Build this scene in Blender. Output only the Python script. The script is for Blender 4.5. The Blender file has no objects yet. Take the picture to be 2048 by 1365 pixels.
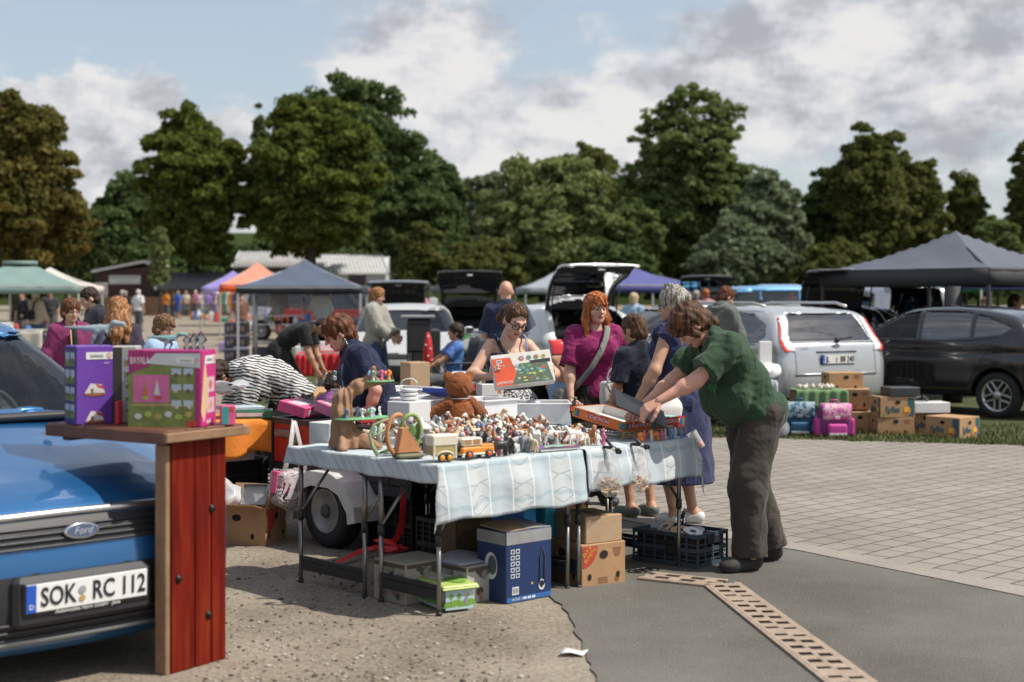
import bpy,bmesh,math,random
import numpy as np
from mathutils import Vector,Matrix
random.seed(7);RNG=np.random.default_rng(7)
SC=bpy.context.scene;COL=SC.collection
F,CX,HZ,HC=2844.0,1024.0,600.0,1.55
def gz(y):return 0.0 if y<30 else 0.0068*(y-30)
def P(px,py,d):return Vector(((px-CX)*d/F,d,HC-(py-HZ)*d/F))
def G(px,py,z=0.0):
 d=(HC-z)*F/(py-HZ);return Vector(((px-CX)*d/F,d,z))
def GX(px,d):return Vector(((px-CX)*d/F,d,gz(d)))
R=math.radians
TH=R(44);UX,UY=math.cos(TH),math.sin(TH)
L4=G(877,1235)
def T(u,v,z=0.0):return Vector((L4.x+u*UX-v*UY,L4.y+u*UY+v*UX,z))
MATS={}
def nn(nt,kind,**kw):
 n=nt.nodes.new(kind)
 for k,v in kw.items():
  if k in n.inputs.keys():n.inputs[k].default_value=v
  else:setattr(n,k,v)
 return n
def M(name,col=(.5,.5,.5),rough=.6,metal=0.,var=.18,vs=9.,bump=.0,bs=60.,coat=0.,spec=.5,sheen=0.,emit=None,stripes=None,trans=0.):
 if name in MATS:return MATS[name]
 m=bpy.data.materials.new(name);m.use_nodes=True;MATS[name]=m
 nt=m.node_tree;b=nt.nodes['Principled BSDF'];L=nt.links
 b.inputs['Base Color'].default_value=(*col,1);b.inputs['Roughness'].default_value=rough
 b.inputs['Metallic'].default_value=metal;b.inputs['Specular IOR Level'].default_value=spec
 if coat:b.inputs['Coat Weight'].default_value=coat;b.inputs['Coat Roughness'].default_value=.04
 if sheen:b.inputs['Sheen Weight'].default_value=sheen
 if trans:b.inputs['Transmission Weight'].default_value=trans
 if emit:b.inputs['Emission Color'].default_value=(*emit[:3],1);b.inputs['Emission Strength'].default_value=emit[3]
 tc=nn(nt,'ShaderNodeTexCoord')
 if var:
  n=nn(nt,'ShaderNodeTexNoise',Scale=vs,Detail=5.,Roughness=.65);L.new(tc.outputs['Object'],n.inputs['Vector'])
  r=nn(nt,'ShaderNodeMapRange');r.inputs[1].default_value=.25;r.inputs[2].default_value=.75
  r.inputs[3].default_value=1-var;r.inputs[4].default_value=1+var;L.new(n.outputs['Fac'],r.inputs[0])
  mx=nn(nt,'ShaderNodeVectorMath',operation='SCALE');mx.inputs[0].default_value=col;L.new(r.outputs[0],mx.inputs['Scale'])
  L.new(mx.outputs[0],b.inputs['Base Color'])
 if bump:
  n2=nn(nt,'ShaderNodeTexNoise',Scale=bs,Detail=4.);L.new(tc.outputs['Object'],n2.inputs['Vector'])
  bp=nn(nt,'ShaderNodeBump',Strength=bump,Distance=.01);L.new(n2.outputs['Fac'],bp.inputs['Height']);L.new(bp.outputs[0],b.inputs['Normal'])
 return m
def ramp(nt,pts,inp,interp='LINEAR'):
 r=nn(nt,'ShaderNodeValToRGB');r.color_ramp.interpolation=interp
 e=r.color_ramp.elements
 e[0].position,e[0].color=pts[0][0],(*pts[0][1],1);e[1].position,e[1].color=pts[1][0],(*pts[1][1],1)
 for p,c in pts[2:]:x=e.new(p);x.color=(*c,1)
 nt.links.new(inp,r.inputs[0]);return r
def glassy(name,tint,refl=1.0,rough=.02,ior=1.55):
 if name in MATS:return MATS[name]
 m=bpy.data.materials.new(name);m.use_nodes=True;MATS[name]=m;nt=m.node_tree;L=nt.links
 nt.nodes.remove(nt.nodes['Principled BSDF']);out=nt.nodes['Material Output']
 t=nn(nt,'ShaderNodeBsdfTransparent',Color=(*tint,1));g=nn(nt,'ShaderNodeBsdfGlossy',Roughness=rough);g.inputs['Color'].default_value=(refl,refl,refl,1)
 f=nn(nt,'ShaderNodeFresnel',IOR=ior);x=nn(nt,'ShaderNodeMixShader')
 L.new(f.outputs[0],x.inputs[0]);L.new(t.outputs[0],x.inputs[1]);L.new(g.outputs[0],x.inputs[2]);L.new(x.outputs[0],out.inputs[0]);return m
def milky(name,col,see=.4,rough=.25):
 if name in MATS:return MATS[name]
 m=M(name,col,rough,var=.06,bump=.15,bs=25);nt=m.node_tree;L=nt.links;out=nt.nodes['Material Output'];b=nt.nodes['Principled BSDF']
 t=nn(nt,'ShaderNodeBsdfTransparent');x=nn(nt,'ShaderNodeMixShader');x.inputs[0].default_value=see
 L.new(b.outputs[0],x.inputs[1]);L.new(t.outputs[0],x.inputs[2]);L.new(x.outputs[0],out.inputs[0]);return m
def tag(o,label=None,cat=None,group=None,kind=None):
 if label:o['label']=label
 if cat:o['category']=cat
 if group:o['group']=group
 if kind:o['kind']=kind
 return o
def link(name,me,parent=None,loc=None,rz=0.,mats=None):
 o=bpy.data.objects.new(name,me);COL.objects.link(o)
 if parent is not None:o.parent=parent
 if loc is not None:o.location=loc
 if rz:o.rotation_euler=(0,0,rz)
 if mats is not None and me is not None and not me.materials:
  for m in(mats if isinstance(mats,(list,tuple))else[mats]):me.materials.append(m)
 return o
def thing(name,label,cat,loc=(0,0,0),rz=0.,group=None):return tag(link(name,None,None,loc,rz),label,cat,group)
def arrmesh(name,v,f,smooth=True,mi=None):
 me=bpy.data.meshes.new(name);v=np.asarray(v,np.float32);f=np.asarray(f,np.int32);k=f.shape[1]
 me.vertices.add(len(v));me.vertices.foreach_set('co',v.ravel())
 me.loops.add(f.size);me.loops.foreach_set('vertex_index',f.ravel())
 me.polygons.add(len(f));me.polygons.foreach_set('loop_start',np.arange(0,f.size,k,dtype=np.int32))
 me.polygons.foreach_set('use_smooth',np.full(len(f),smooth))
 if mi is not None:me.polygons.foreach_set('material_index',np.asarray(mi,np.int32))
 me.update(calc_edges=True);me.validate();return me
class MB:
 def __init__(s):s.v=[];s.f=[];s.m=[];s.sm=[]
 def add(s,v,f,mat=0,smooth=False,X=None):
  n=len(s.v);s.v+=[tuple(X@Vector(p))if X is not None else tuple(p)for p in v]
  s.f+=[[i+n for i in q]for q in f];s.m+=[mat]*len(f);s.sm+=[smooth]*len(f);return s
 def box(s,c,d,rz=0.,mat=0,bev=0.,X=None,taper=1.):
  x,y,z=d[0]/2,d[1]/2,d[2]/2;b=min(bev,x*.9,y*.9,z*.9)
  A=Matrix.Translation(c)@Matrix.Rotation(rz,4,'Z')
  if X is not None:A=X@A
  if not b:
   v=[(i*x*(taper if k<0 else 1),j*y*(taper if k<0 else 1),k*z)for k in(-1,1)for i,j in((-1,-1),(1,-1),(1,1),(-1,1))]
   return s.add(v,[[3,2,1,0],[4,5,6,7],[0,1,5,4],[1,2,6,5],[2,3,7,6],[3,0,4,7]],mat,False,A)
  v=[];rings=[(-z,b),(-z+b,0),(z-b,0),(z,b)]
  for zz,ins in rings:
   tp=1+(taper-1)*(z-zz)/(2*z);X0,Y0=(x-ins)*tp,(y-ins)*tp;e=b if ins==0 else b*.6
   v+=[(-X0+e,-Y0,zz),(X0-e,-Y0,zz),(X0,-Y0+e,zz),(X0,Y0-e,zz),(X0-e,Y0,zz),(-X0+e,Y0,zz),(-X0,Y0-e,zz),(-X0,-Y0+e,zz)]
  f=[list(range(7,-1,-1)),list(range(24,32))]
  for r in range(3):f+=[[r*8+i,r*8+(i+1)%8,r*8+8+(i+1)%8,r*8+8+i]for i in range(8)]
  return s.add(v,f,mat,False,A)
 def tube(s,pts,r,seg=8,mat=0,cap=True,X=None,flat=None):
  pts=[Vector(p)for p in pts];n=len(pts);rr=r if isinstance(r,(list,tuple))else[r]*n
  v=[];pu=None
  for i,p in enumerate(pts):
   t=(pts[min(i+1,n-1)]-pts[max(i-1,0)])
   if t.length<1e-9:t=Vector((0,0,1))
   t.normalize()
   if pu is None:pu=t.orthogonal().normalized()
   pu=pu-t*pu.dot(t)
   pu=pu.normalized()if pu.length>1e-6 else t.orthogonal().normalized()
   w=t.cross(pu);fl=flat or 1.
   v+=[p+(pu*math.cos(a)*fl+w*math.sin(a))*rr[i]for a in(2*math.pi*k/seg for k in range(seg))]
  f=[[i*seg+k,i*seg+(k+1)%seg,(i+1)*seg+(k+1)%seg,(i+1)*seg+k]for i in range(n-1)for k in range(seg)]
  if cap:f+=[list(range(seg-1,-1,-1)),list(range((n-1)*seg,n*seg))]
  return s.add(v,f,mat,True,X)
 def bar(s,a,b,w,h=None,mat=0,X=None):
  a,b=Vector(a),Vector(b);t=(b-a);L=t.length;t.normalize()
  q=Vector((0,0,1)).rotation_difference(t).to_matrix().to_4x4()if abs(t.z)>.99 else Matrix((Vector((0,0,1)).cross(t).normalized(),t.cross(Vector((0,0,1)).cross(t).normalized()),t)).transposed().to_4x4()
  A=Matrix.Translation((a+b)/2)@q
  return s.box((0,0,0),(w,h or w,L),0,mat,0,A if X is None else X@A)
 def lathe(s,prof,seg=20,mat=0,X=None,smooth=True,cap=True):
  n=len(prof);v=[(r*math.cos(2*math.pi*k/seg),r*math.sin(2*math.pi*k/seg),z)for r,z in prof for k in range(seg)]
  f=[[i*seg+k,i*seg+(k+1)%seg,(i+1)*seg+(k+1)%seg,(i+1)*seg+k]for i in range(n-1)for k in range(seg)]
  if cap:f+=[list(range(seg-1,-1,-1)),list(range((n-1)*seg,n*seg))]
  return s.add(v,f,mat,smooth,X)
 def ell(s,c,r,seg=14,mat=0,X=None,rot=None):
  A=Matrix.Translation(c)@(rot if rot is not None else Matrix())@Matrix.Diagonal((*r,1))if not isinstance(r,(int,float))else Matrix.Translation(c)@Matrix.Diagonal((r,r,r,1))
  n=max(6,seg//2);pr=[(max(1e-3,math.sin(math.pi*i/n)),-math.cos(math.pi*i/n))for i in range(n+1)]
  return s.lathe(pr,seg,mat,A if X is None else X@A)
 def prism(s,poly,d,mat=0,X=None,bev=0.):
  n=len(poly);v=[(x,-d/2,z)for x,z in poly]+[(x,d/2,z)for x,z in poly]
  f=[list(range(n)),list(range(2*n-1,n-1,-1))]+[[i,i+n,(i+1)%n+n,(i+1)%n]for i in range(n)]
  return s.add(v,f,mat,False,X)
 def sheet(s,nu,nv,fn,mat=0,X=None,smooth=True,both=0.):
  v=[fn(i/(nu-1),j/(nv-1))for i in range(nu)for j in range(nv)]
  f=[[i*nv+j,(i+1)*nv+j,(i+1)*nv+j+1,i*nv+j+1]for i in range(nu-1)for j in range(nv-1)]
  return s.add(v,f,mat,smooth,X)
 def quad(s,X,w,h,mat=0,c=(0,0),lift=0.):
  x,y=c;return s.add([(x-w/2,y-h/2,lift),(x+w/2,y-h/2,lift),(x+w/2,y+h/2,lift),(x-w/2,y+h/2,lift)],[[0,1,2,3]],mat,False,X)
 def disc(s,X,rx,ry,mat=0,c=(0,0),lift=0.,seg=18,a0=0.,a1=2*math.pi):
  v=[(c[0]+rx*math.cos(a0+(a1-a0)*k/seg),c[1]+ry*math.sin(a0+(a1-a0)*k/seg),lift)for k in range(seg+(a1-a0<6.28))]
  if a1-a0<6.28:v.append((c[0],c[1],lift))
  return s.add(v,[list(range(len(v)))],mat,False,X)
 def poly(s,X,pts,mat=0,lift=0.):return s.add([(x,y,lift)for x,y in pts],[list(range(len(pts)))],mat,False,X)
 def mesh(s,name='mesh'):
  me=bpy.data.meshes.new(name);me.from_pydata(s.v,[],s.f)
  me.polygons.foreach_set('material_index',s.m);me.polygons.foreach_set('use_smooth',s.sm);me.update();return me
 def build(s,name,mats,parent=None,loc=None,rz=0.,solid=0.,sub=0):
  o=link(name,s.mesh(name),parent,loc,rz,mats)
  if sub:md=o.modifiers.new('Subdivision','SUBSURF');md.levels=md.render_levels=sub
  if solid:md=o.modifiers.new('Solidify','SOLIDIFY');md.thickness=solid;md.offset=0
  return o
def face(c,rz,out='-y',tilt=0.):
 A=Matrix.Translation(c)@Matrix.Rotation(rz,4,'Z')
 r={'-y':0,'+x':R(90),'+y':R(180),'-x':R(-90)}.get(out)
 if out=='top':return A
 return A@Matrix.Rotation(r,4,'Z')@Matrix.Rotation(R(90)+tilt,4,'X')
def dup(o,loc,rz=None,parent=None,label=None,group=None):
 c=o.copy();COL.objects.link(c)
 if parent is not None:c.parent=parent
 else:
  c.location=loc
  if rz is not None:c.rotation_euler=(0,0,rz)
  if label:c['label']=label
  if group:c['group']=group
 for ch in list(o.children):dup(ch,None,None,c)
 return c
def text(body,size,mat,X,parent,name='lettering',align='CENTER',thick=.0006,sx=1.,shear=0.,bold=0.):
 cu=bpy.data.curves.new('lettering','FONT');cu.body=body;cu.size=size;cu.align_x=align;cu.align_y='CENTER';cu.extrude=thick;cu.resolution_u=3;cu.shear=shear;cu.offset=bold
 o=bpy.data.objects.new('lettering',cu);me=bpy.data.meshes.new_from_object(o);bpy.data.objects.remove(o);bpy.data.curves.remove(cu)
 me.transform(X@Matrix.Diagonal((sx,1,1,1)));me.materials.clear();return link(name,me,parent,mats=mat)
def smin(a,b,k):
 h=np.clip(.5+.5*(b-a)/k,0,1);return b*(1-h)+a*h-k*h*(1-h)
def smax(a,b,k):return-smin(-a,-b,k)
def cone(p,a,b,ra,rb):
 a=np.asarray(a,float);b=np.asarray(b,float);ba=b-a;pa=p-a
 h=np.clip(pa@ba/max(ba@ba,1e-9),0,1);return np.linalg.norm(pa-h[:,None]*ba,axis=1)-(ra+(rb-ra)*h)
def ellip(p,c,r,Q=None):
 q=p-np.asarray(c,float)
 if Q is not None:q=q@Q
 r=np.asarray(r,float);k0=np.linalg.norm(q/r,axis=1);k1=np.linalg.norm(q/(r*r),axis=1)
 return k0*(k0-1)/np.maximum(k1,1e-9)
def rbox(p,c,d,rad,Q=None):
 q=p-np.asarray(c,float)
 if Q is not None:q=q@Q
 q=np.abs(q)-(np.asarray(d,float)-rad);return np.linalg.norm(np.maximum(q,0),axis=1)+np.minimum(q.max(1),0)-rad
def sd2(x,y,poly):
 d=np.full(x.shape,1e9);s=np.zeros(x.shape,bool);n=len(poly)
 for i in range(n):
  ax,ay=poly[i];bx,by=poly[i-1];ex,ey=bx-ax,by-ay;wx,wy=x-ax,y-ay
  t=np.clip((wx*ex+wy*ey)/max(ex*ex+ey*ey,1e-12),0,1)
  d=np.minimum(d,(wx-ex*t)**2+(wy-ey*t)**2)
  if ay!=by:s^=((ay>y)!=(by>y))&(x<ex*(y-ay)/ey+ax)
 return np.where(s,-1,1)*np.sqrt(d)
class Poly2:
 def __init__(s,poly,res=.01,pad=.5):
  q=np.array(poly);s.lo=q.min(0)-pad;s.n=np.ceil((q.max(0)+pad-s.lo)/res).astype(int)+1;s.res=res
  X,Y=np.meshgrid(s.lo[0]+np.arange(s.n[0])*res,s.lo[1]+np.arange(s.n[1])*res,indexing='ij');s.g=sd2(X.ravel(),Y.ravel(),poly).reshape(X.shape)
 def __call__(s,x,y):
  a=(x-s.lo[0])/s.res;b=(y-s.lo[1])/s.res;ac=np.clip(a,0,s.n[0]-1.001);bc=np.clip(b,0,s.n[1]-1.001);i=ac.astype(int);j=bc.astype(int);u=ac-i;v=bc-j;g=s.g
  return(g[i,j]*(1-u)+g[i+1,j]*u)*(1-v)+(g[i,j+1]*(1-u)+g[i+1,j+1]*u)*v+np.hypot(a-ac,b-bc)*s.res
def prims(ps,k):
 def f(p):
  o=None
  for q in ps:
   if q[0]=='c':
    d=cone(p,*q[1:5])
    if len(q)>5:d=np.maximum(d,(p-np.asarray(q[5]))@np.asarray(q[6]))
   elif q[0]=='e':d=ellip(p,q[1],q[2],q[3]if len(q)>3 else None)
   else:d=rbox(p,q[1],q[2],q[3],q[4]if len(q)>4 else None)
   o=d if o is None else smin(o,d,k)
  return o
 return f
def bounds(ps,pad):
 lo=np.full(3,1e9);hi=-lo
 for q in ps:
  pts=[(q[1],q[3]),(q[2],q[4])]if q[0]=='c' else[(q[1],max(q[2])*1.5 if q[0]=='b' else max(q[2]))]
  for c,r in pts:lo=np.minimum(lo,np.asarray(c)-r);hi=np.maximum(hi,np.asarray(c)+r)
 return lo-pad,hi+pad
FOLD=[(RNG.normal(size=3),RNG.uniform(0,6.28))for _ in range(8)]
def folds(p,freq,amp,st=(1,1,1),seed=0):
 o=0
 for i in range(4):
  d,ph=FOLD[(i+seed)%8];d=d/np.linalg.norm(d)*np.asarray(st);o=o+np.sin(p@d*freq*(1+.6*i)+ph+1.7*np.sin(p@d[[1,2,0]]*freq*.7))/(1+.5*i)
 return o*amp*.6
def isosurf(fn,lo,hi,h,B=6,proj=1):
 lo=np.asarray(lo,float);hi=np.asarray(hi,float);nb=np.maximum(1,np.ceil((hi-lo)/(h*B)).astype(int))
 c=np.stack(np.meshgrid(*[lo[i]+(np.arange(nb[i])+.5)*B*h-.5*h for i in range(3)],indexing='ij'),-1).reshape(-1,3)
 fc=fn(c).reshape(nb);act=np.abs(fc)<B*h*1.25+2*h
 up=lambda a:a.repeat(B,0).repeat(B,1).repeat(B,2)
 V=up(fc).astype(np.float64);m=up(act);V[m]=fn(lo+np.argwhere(m)*h);S=V<0
 nx,ny,nz=V.shape;cr=[(i,j,k)for i in(0,1)for j in(0,1)for k in(0,1)]
 cnt=np.zeros((nx-1,ny-1,nz-1),np.int8)
 for i,j,k in cr:cnt+=S[i:nx-1+i,j:ny-1+j,k:nz-1+k]
 cm=(cnt>0)&(cnt<8);ci=np.argwhere(cm)
 if len(ci)==0:return np.zeros((0,3)),np.zeros((0,4),int)
 vid=np.full(cm.shape,-1);vid[cm]=np.arange(len(ci))
 cv=np.stack([V[ci[:,0]+i,ci[:,1]+j,ci[:,2]+k]for i,j,k in cr],1)
 acc=np.zeros((len(ci),3));num=np.zeros(len(ci))
 for a in range(8):
  for b in range(a+1,8):
   A,Bc=np.array(cr[a]),np.array(cr[b])
   if np.abs(A-Bc).sum()!=1:continue
   x=(cv[:,a]<0)!=(cv[:,b]<0);t=cv[x,a]/(cv[x,a]-cv[x,b])
   acc[x]+=A+t[:,None]*(Bc-A);num[x]+=1
 v=lo+(ci+acc/num[:,None])*h;F4=[]
 for ax in range(3):
  sl0=[slice(None)]*3;sl1=[slice(None)]*3;sl0[ax]=slice(0,-1);sl1[ax]=slice(1,None)
  e=np.argwhere(S[tuple(sl0)]!=S[tuple(sl1)]);b1,b2=[(1,2),(2,0),(0,1)][ax]
  e=e[(e[:,b1]>0)&(e[:,b2]>0)&(e[:,b1]<V.shape[b1]-1)&(e[:,b2]<V.shape[b2]-1)]
  q=[]
  for d1,d2 in((1,1),(0,1),(0,0),(1,0)):
   w=e.copy();w[:,b1]-=d1;w[:,b2]-=d2;q.append(vid[w[:,0],w[:,1],w[:,2]])
  q=np.stack(q,1);fl=~S[e[:,0],e[:,1],e[:,2]];q[fl]=q[fl][:,::-1];F4.append(q)
 f=np.concatenate(F4);f=f[(f>=0).all(1)]
 for _ in range(proj):
  g,val=grad(fn,v,h*.4);v=v-g*np.clip(val,-h,h)[:,None]
 return v,f
def grad(fn,v,e):
 g=np.stack([fn(v+np.eye(3)[i]*e)-fn(v-np.eye(3)[i]*e)for i in range(3)],1)/(2*e)
 n=np.linalg.norm(g,axis=1);return g/np.maximum(n,1e-6)[:,None],fn(v)/np.maximum(n,.3)
def soft(name,ps,k,h,mats,parent=None,pad=.02,fn=None,post=None,mi=None,loc=None,rz=0.):
 lo,hi=bounds(ps,pad);f=fn or prims(ps,k);g=(lambda p:post(p,f(p)))if post else f
 v,q=isosurf(g,lo,hi,h)
 me=arrmesh(name,v,q,True,mi(v[q].mean(1))if mi else None);return link(name,me,parent,loc,rz,mats)
cam=bpy.data.cameras.new('camera');co=bpy.data.objects.new('camera',cam);COL.objects.link(co);SC.camera=co
cam.sensor_width=36;cam.lens=36*F/2048;cam.shift_y=(HZ-682.5)/2048;cam.clip_end=3000;cam.clip_start=.1
co.location=(0,0,HC);co.rotation_euler=(R(90),0,0)
cam.dof.use_dof=True;cam.dof.focus_distance=9.3;cam.dof.aperture_fstop=2.0
SUN=Vector((.56,-.10,.82)).normalized()
sl=bpy.data.lights.new('sun','SUN');sl.energy=4.3;sl.angle=R(.55);sl.color=(1,.945,.86)
so=bpy.data.objects.new('sun',sl);COL.objects.link(so);so.rotation_euler=SUN.to_track_quat('Z','Y').to_euler();so.location=(20,0,30)
SC.view_settings.view_transform='Standard';SC.view_settings.look='None';SC.view_settings.exposure=.30;SC.view_settings.gamma=1
w=bpy.data.worlds.new('World');SC.world=w;w.use_nodes=True;nt=w.node_tree;L=nt.links;bg=nt.nodes['Background']
sky=nn(nt,'ShaderNodeTexSky',sky_type='NISHITA',sun_disc=False,sun_elevation=math.asin(SUN.z),sun_rotation=math.atan2(SUN.x,SUN.y),air_density=1.1,dust_density=1.6,ozone_density=1.6)
tc=nn(nt,'ShaderNodeTexCoord');bg.inputs[1].default_value=.118
def dirpx(px,py):return Vector(((px-CX)/F,1,(HZ-py)/F)).normalized()
def blobsum(items):
 tot=None
 for px,py,rad,wgt in items:
  c=dirpx(px,py);s=nn(nt,'ShaderNodeVectorMath',operation='SUBTRACT');s.inputs[1].default_value=c;L.new(warp.outputs[0],s.inputs[0])
  m=nn(nt,'ShaderNodeVectorMath',operation='MULTIPLY');m.inputs[1].default_value=(1,1,1.7);L.new(s.outputs[0],m.inputs[0])
  ln=nn(nt,'ShaderNodeVectorMath',operation='LENGTH');L.new(m.outputs[0],ln.inputs[0])
  r=nn(nt,'ShaderNodeMapRange',interpolation_type='SMOOTHSTEP');r.inputs[2].default_value=rad/F;r.inputs[3].default_value=wgt;r.inputs[4].default_value=0;L.new(ln.outputs['Value'],r.inputs[0])
  if tot is None:tot=r.outputs[0]
  else:a=nn(nt,'ShaderNodeMath',operation='ADD');L.new(tot,a.inputs[0]);L.new(r.outputs[0],a.inputs[1]);tot=a.outputs[0]
 return tot
mp=nn(nt,'ShaderNodeMapping');mp.inputs['Scale'].default_value=(1,1,1.5);L.new(tc.outputs['Generated'],mp.inputs[0])
wn=nn(nt,'ShaderNodeTexNoise',Scale=26.,Detail=6.,Roughness=.6);L.new(mp.outputs[0],wn.inputs['Vector'])
ws=nn(nt,'ShaderNodeVectorMath',operation='SUBTRACT');ws.inputs[1].default_value=(.5,.5,.5);L.new(wn.outputs['Color'],ws.inputs[0])
wm=nn(nt,'ShaderNodeVectorMath',operation='SCALE');wm.inputs['Scale'].default_value=.075;L.new(ws.outputs[0],wm.inputs[0])
warp=nn(nt,'ShaderNodeVectorMath',operation='ADD');L.new(tc.outputs['Generated'],warp.inputs[0]);L.new(wm.outputs[0],warp.inputs[1])
def fbm(scale,off=(0,0,0),det=7.,rough=.56):
 m=nn(nt,'ShaderNodeMapping');m.inputs['Scale'].default_value=(1,1,1.7);m.inputs['Location'].default_value=off;L.new(tc.outputs['Generated'],m.inputs[0])
 n=nn(nt,'ShaderNodeTexNoise',Scale=scale,Detail=det,Roughness=rough);L.new(m.outputs[0],n.inputs['Vector']);return n.outputs['Fac']
def add(a,b,op='ADD'):
 n=nn(nt,'ShaderNodeMath',operation=op)
 for i,x in enumerate((a,b)):
  if isinstance(x,(int,float)):n.inputs[i].default_value=x
  else:L.new(x,n.inputs[i])
 return n.outputs[0]
cov=add(add(add(fbm(7.),.62,'MULTIPLY'),add(fbm(21.,(.7,.2,.4),8.,.6),.38,'MULTIPLY')),blobsum([(250,260,310,.46),(70,190,120,.28),(420,300,160,.2),(830,120,260,.30),(1200,260,330,.26),(1500,120,420,.16),(1900,160,420,.22),(1000,420,500,.26),(300,20,380,-.24),(560,170,120,-.14),(1150,100,110,-.06)]))
cm=nn(nt,'ShaderNodeMapRange',interpolation_type='SMOOTHSTEP');cm.inputs[1].default_value=.445;cm.inputs[2].default_value=.64;L.new(cov,cm.inputs[0])
lit=add(add(fbm(15.,(.3,0,0),8.,.6),add(fbm(15.,(.315,.012,.028),8.,.6),-1.,'MULTIPLY')),0.)
sh=add(add(lit,2.2,'MULTIPLY'),blobsum([(1060,45,150,-.42),(1300,40,120,-.3),(1480,85,200,-.38),(1900,250,220,-.14),(1950,20,300,-.12),(250,330,200,-.13),(850,90,190,.24),(1230,190,230,.2),(200,160,170,.2),(1480,330,220,.16),(1850,110,200,.12),(1000,350,220,.06)]))
shr=nn(nt,'ShaderNodeMapRange',interpolation_type='SMOOTHSTEP');shr.inputs[1].default_value=-.45;shr.inputs[2].default_value=.35;L.new(sh,shr.inputs[0])
cc=ramp(nt,[(0,(3.0,3.15,3.4)),(.5,(4.35,4.45,4.7)),(1,(5.7,5.65,5.6))],shr.outputs[0])
skym=nn(nt,'ShaderNodeMix',data_type='RGBA');skym.inputs[0].default_value=.45;skym.inputs[7].default_value=(4.2,4.5,4.8,1);L.new(sky.outputs[0],skym.inputs[6])
mixc=nn(nt,'ShaderNodeMix',data_type='RGBA');L.new(cm.outputs[0],mixc.inputs[0]);L.new(skym.outputs[2],mixc.inputs[6]);L.new(cc.outputs[0],mixc.inputs[7]);L.new(mixc.outputs[2],bg.inputs[0])
def groundmat(name,cols,scales,bump=.5,rough=.9,speck=None):
 m=M(name,cols[0],rough,var=0,spec=.25);nt=m.node_tree;L=nt.links;b=nt.nodes['Principled BSDF'];tc=nn(nt,'ShaderNodeTexCoord')
 n1=nn(nt,'ShaderNodeTexNoise',Scale=scales[0],Detail=8.,Roughness=.62);n2=nn(nt,'ShaderNodeTexNoise',Scale=scales[1],Detail=5.,Roughness=.7)
 for n in(n1,n2):L.new(tc.outputs['Object'],n.inputs['Vector'])
 a=nn(nt,'ShaderNodeMath',operation='MULTIPLY_ADD');a.inputs[1].default_value=.55;L.new(n2.outputs['Fac'],a.inputs[0])
 s=nn(nt,'ShaderNodeMath',operation='MULTIPLY');s.inputs[1].default_value=.45;L.new(n1.outputs['Fac'],s.inputs[0]);L.new(s.outputs[0],a.inputs[2])
 r=ramp(nt,[(.36,cols[0]),(.5,cols[1]),(.66,cols[2])],a.outputs[0]);out=r.outputs[0];hgt=a.outputs[0]
 if speck:
  v=nn(nt,'ShaderNodeTexVoronoi',Scale=speck[0],Randomness=1.);L.new(tc.outputs['Object'],v.inputs['Vector'])
  rr=nn(nt,'ShaderNodeMapRange');rr.inputs[1].default_value=.12;rr.inputs[2].default_value=.3;L.new(v.outputs['Distance'],rr.inputs[0])
  hs=nn(nt,'ShaderNodeMath',operation='GREATER_THAN');hs.inputs[1].default_value=speck[2];sx=nn(nt,'ShaderNodeSeparateColor');L.new(v.outputs['Color'],sx.inputs[0]);L.new(sx.outputs[0],hs.inputs[0])
  inv=nn(nt,'ShaderNodeMath',operation='SUBTRACT');inv.inputs[0].default_value=1;L.new(rr.outputs[0],inv.inputs[1])
  f=nn(nt,'ShaderNodeMath',operation='MULTIPLY');L.new(inv.outputs[0],f.inputs[0]);L.new(hs.outputs[0],f.inputs[1])
  mx=nn(nt,'ShaderNodeMix',data_type='RGBA');L.new(f.outputs[0],mx.inputs[0]);L.new(out,mx.inputs[6]);mx.inputs[7].default_value=(*speck[1],1);out=mx.outputs[2]
 L.new(out,b.inputs['Base Color'])
 bp=nn(nt,'ShaderNodeBump',Strength=bump,Distance=.03);L.new(hgt,bp.inputs['Height']);L.new(bp.outputs[0],b.inputs['Normal']);return m
mg=groundmat('gravel',[(.115,.092,.067),(.245,.204,.156),(.38,.33,.264)],(1.3,34.),.9,speck=(38.,(.10,.075,.05),.8))
ma=groundmat('asphalt',[(.062,.058,.049),(.146,.137,.118),(.25,.236,.21)],(.5,120.),.7,speck=(120.,(.34,.32,.29),.72))
ml=groundmat('lawn',[(.03,.042,.014),(.06,.072,.026),(.12,.11,.055)],(1.1,30.),.8)
mk=groundmat('kerb',[(.20,.175,.15),(.275,.24,.208),(.335,.30,.26)],(1.4,60.),.3)
g=MB();ys=[-12,0,4,8,12,16,20,25,30,34,40,50,60,75,90,120,160,250,400,900];xs=[-700,-200,-60,-25,-12,-6,0,6,12,25,60,200,700]
g.v=[(x,y,gz(y)if y<160 else gz(160))for y in ys for x in xs];nx=len(xs)
g.f=[[j*nx+i,j*nx+i+1,(j+1)*nx+i+1,(j+1)*nx+i]for j in range(len(ys)-1)for i in range(nx-1)];g.m=[0]*len(g.f);g.sm=[True]*len(g.f)
tag(g.build('ground',mg),kind='structure')
def flat(name,pts,z,mat):
 bm=bmesh.new();f=bm.faces.new([bm.verts.new((x,y,z))for x,y in pts]);bmesh.ops.triangulate(bm,faces=[f]);me=bpy.data.meshes.new(name);bm.to_mesh(me);bm.free()
 if me.polygons[0].normal.z<0:me.flip_normals()
 return tag(link(name,me,mats=mat),kind='structure')
def g2(px,py):q=G(px,py);return(q.x,q.y)
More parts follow.
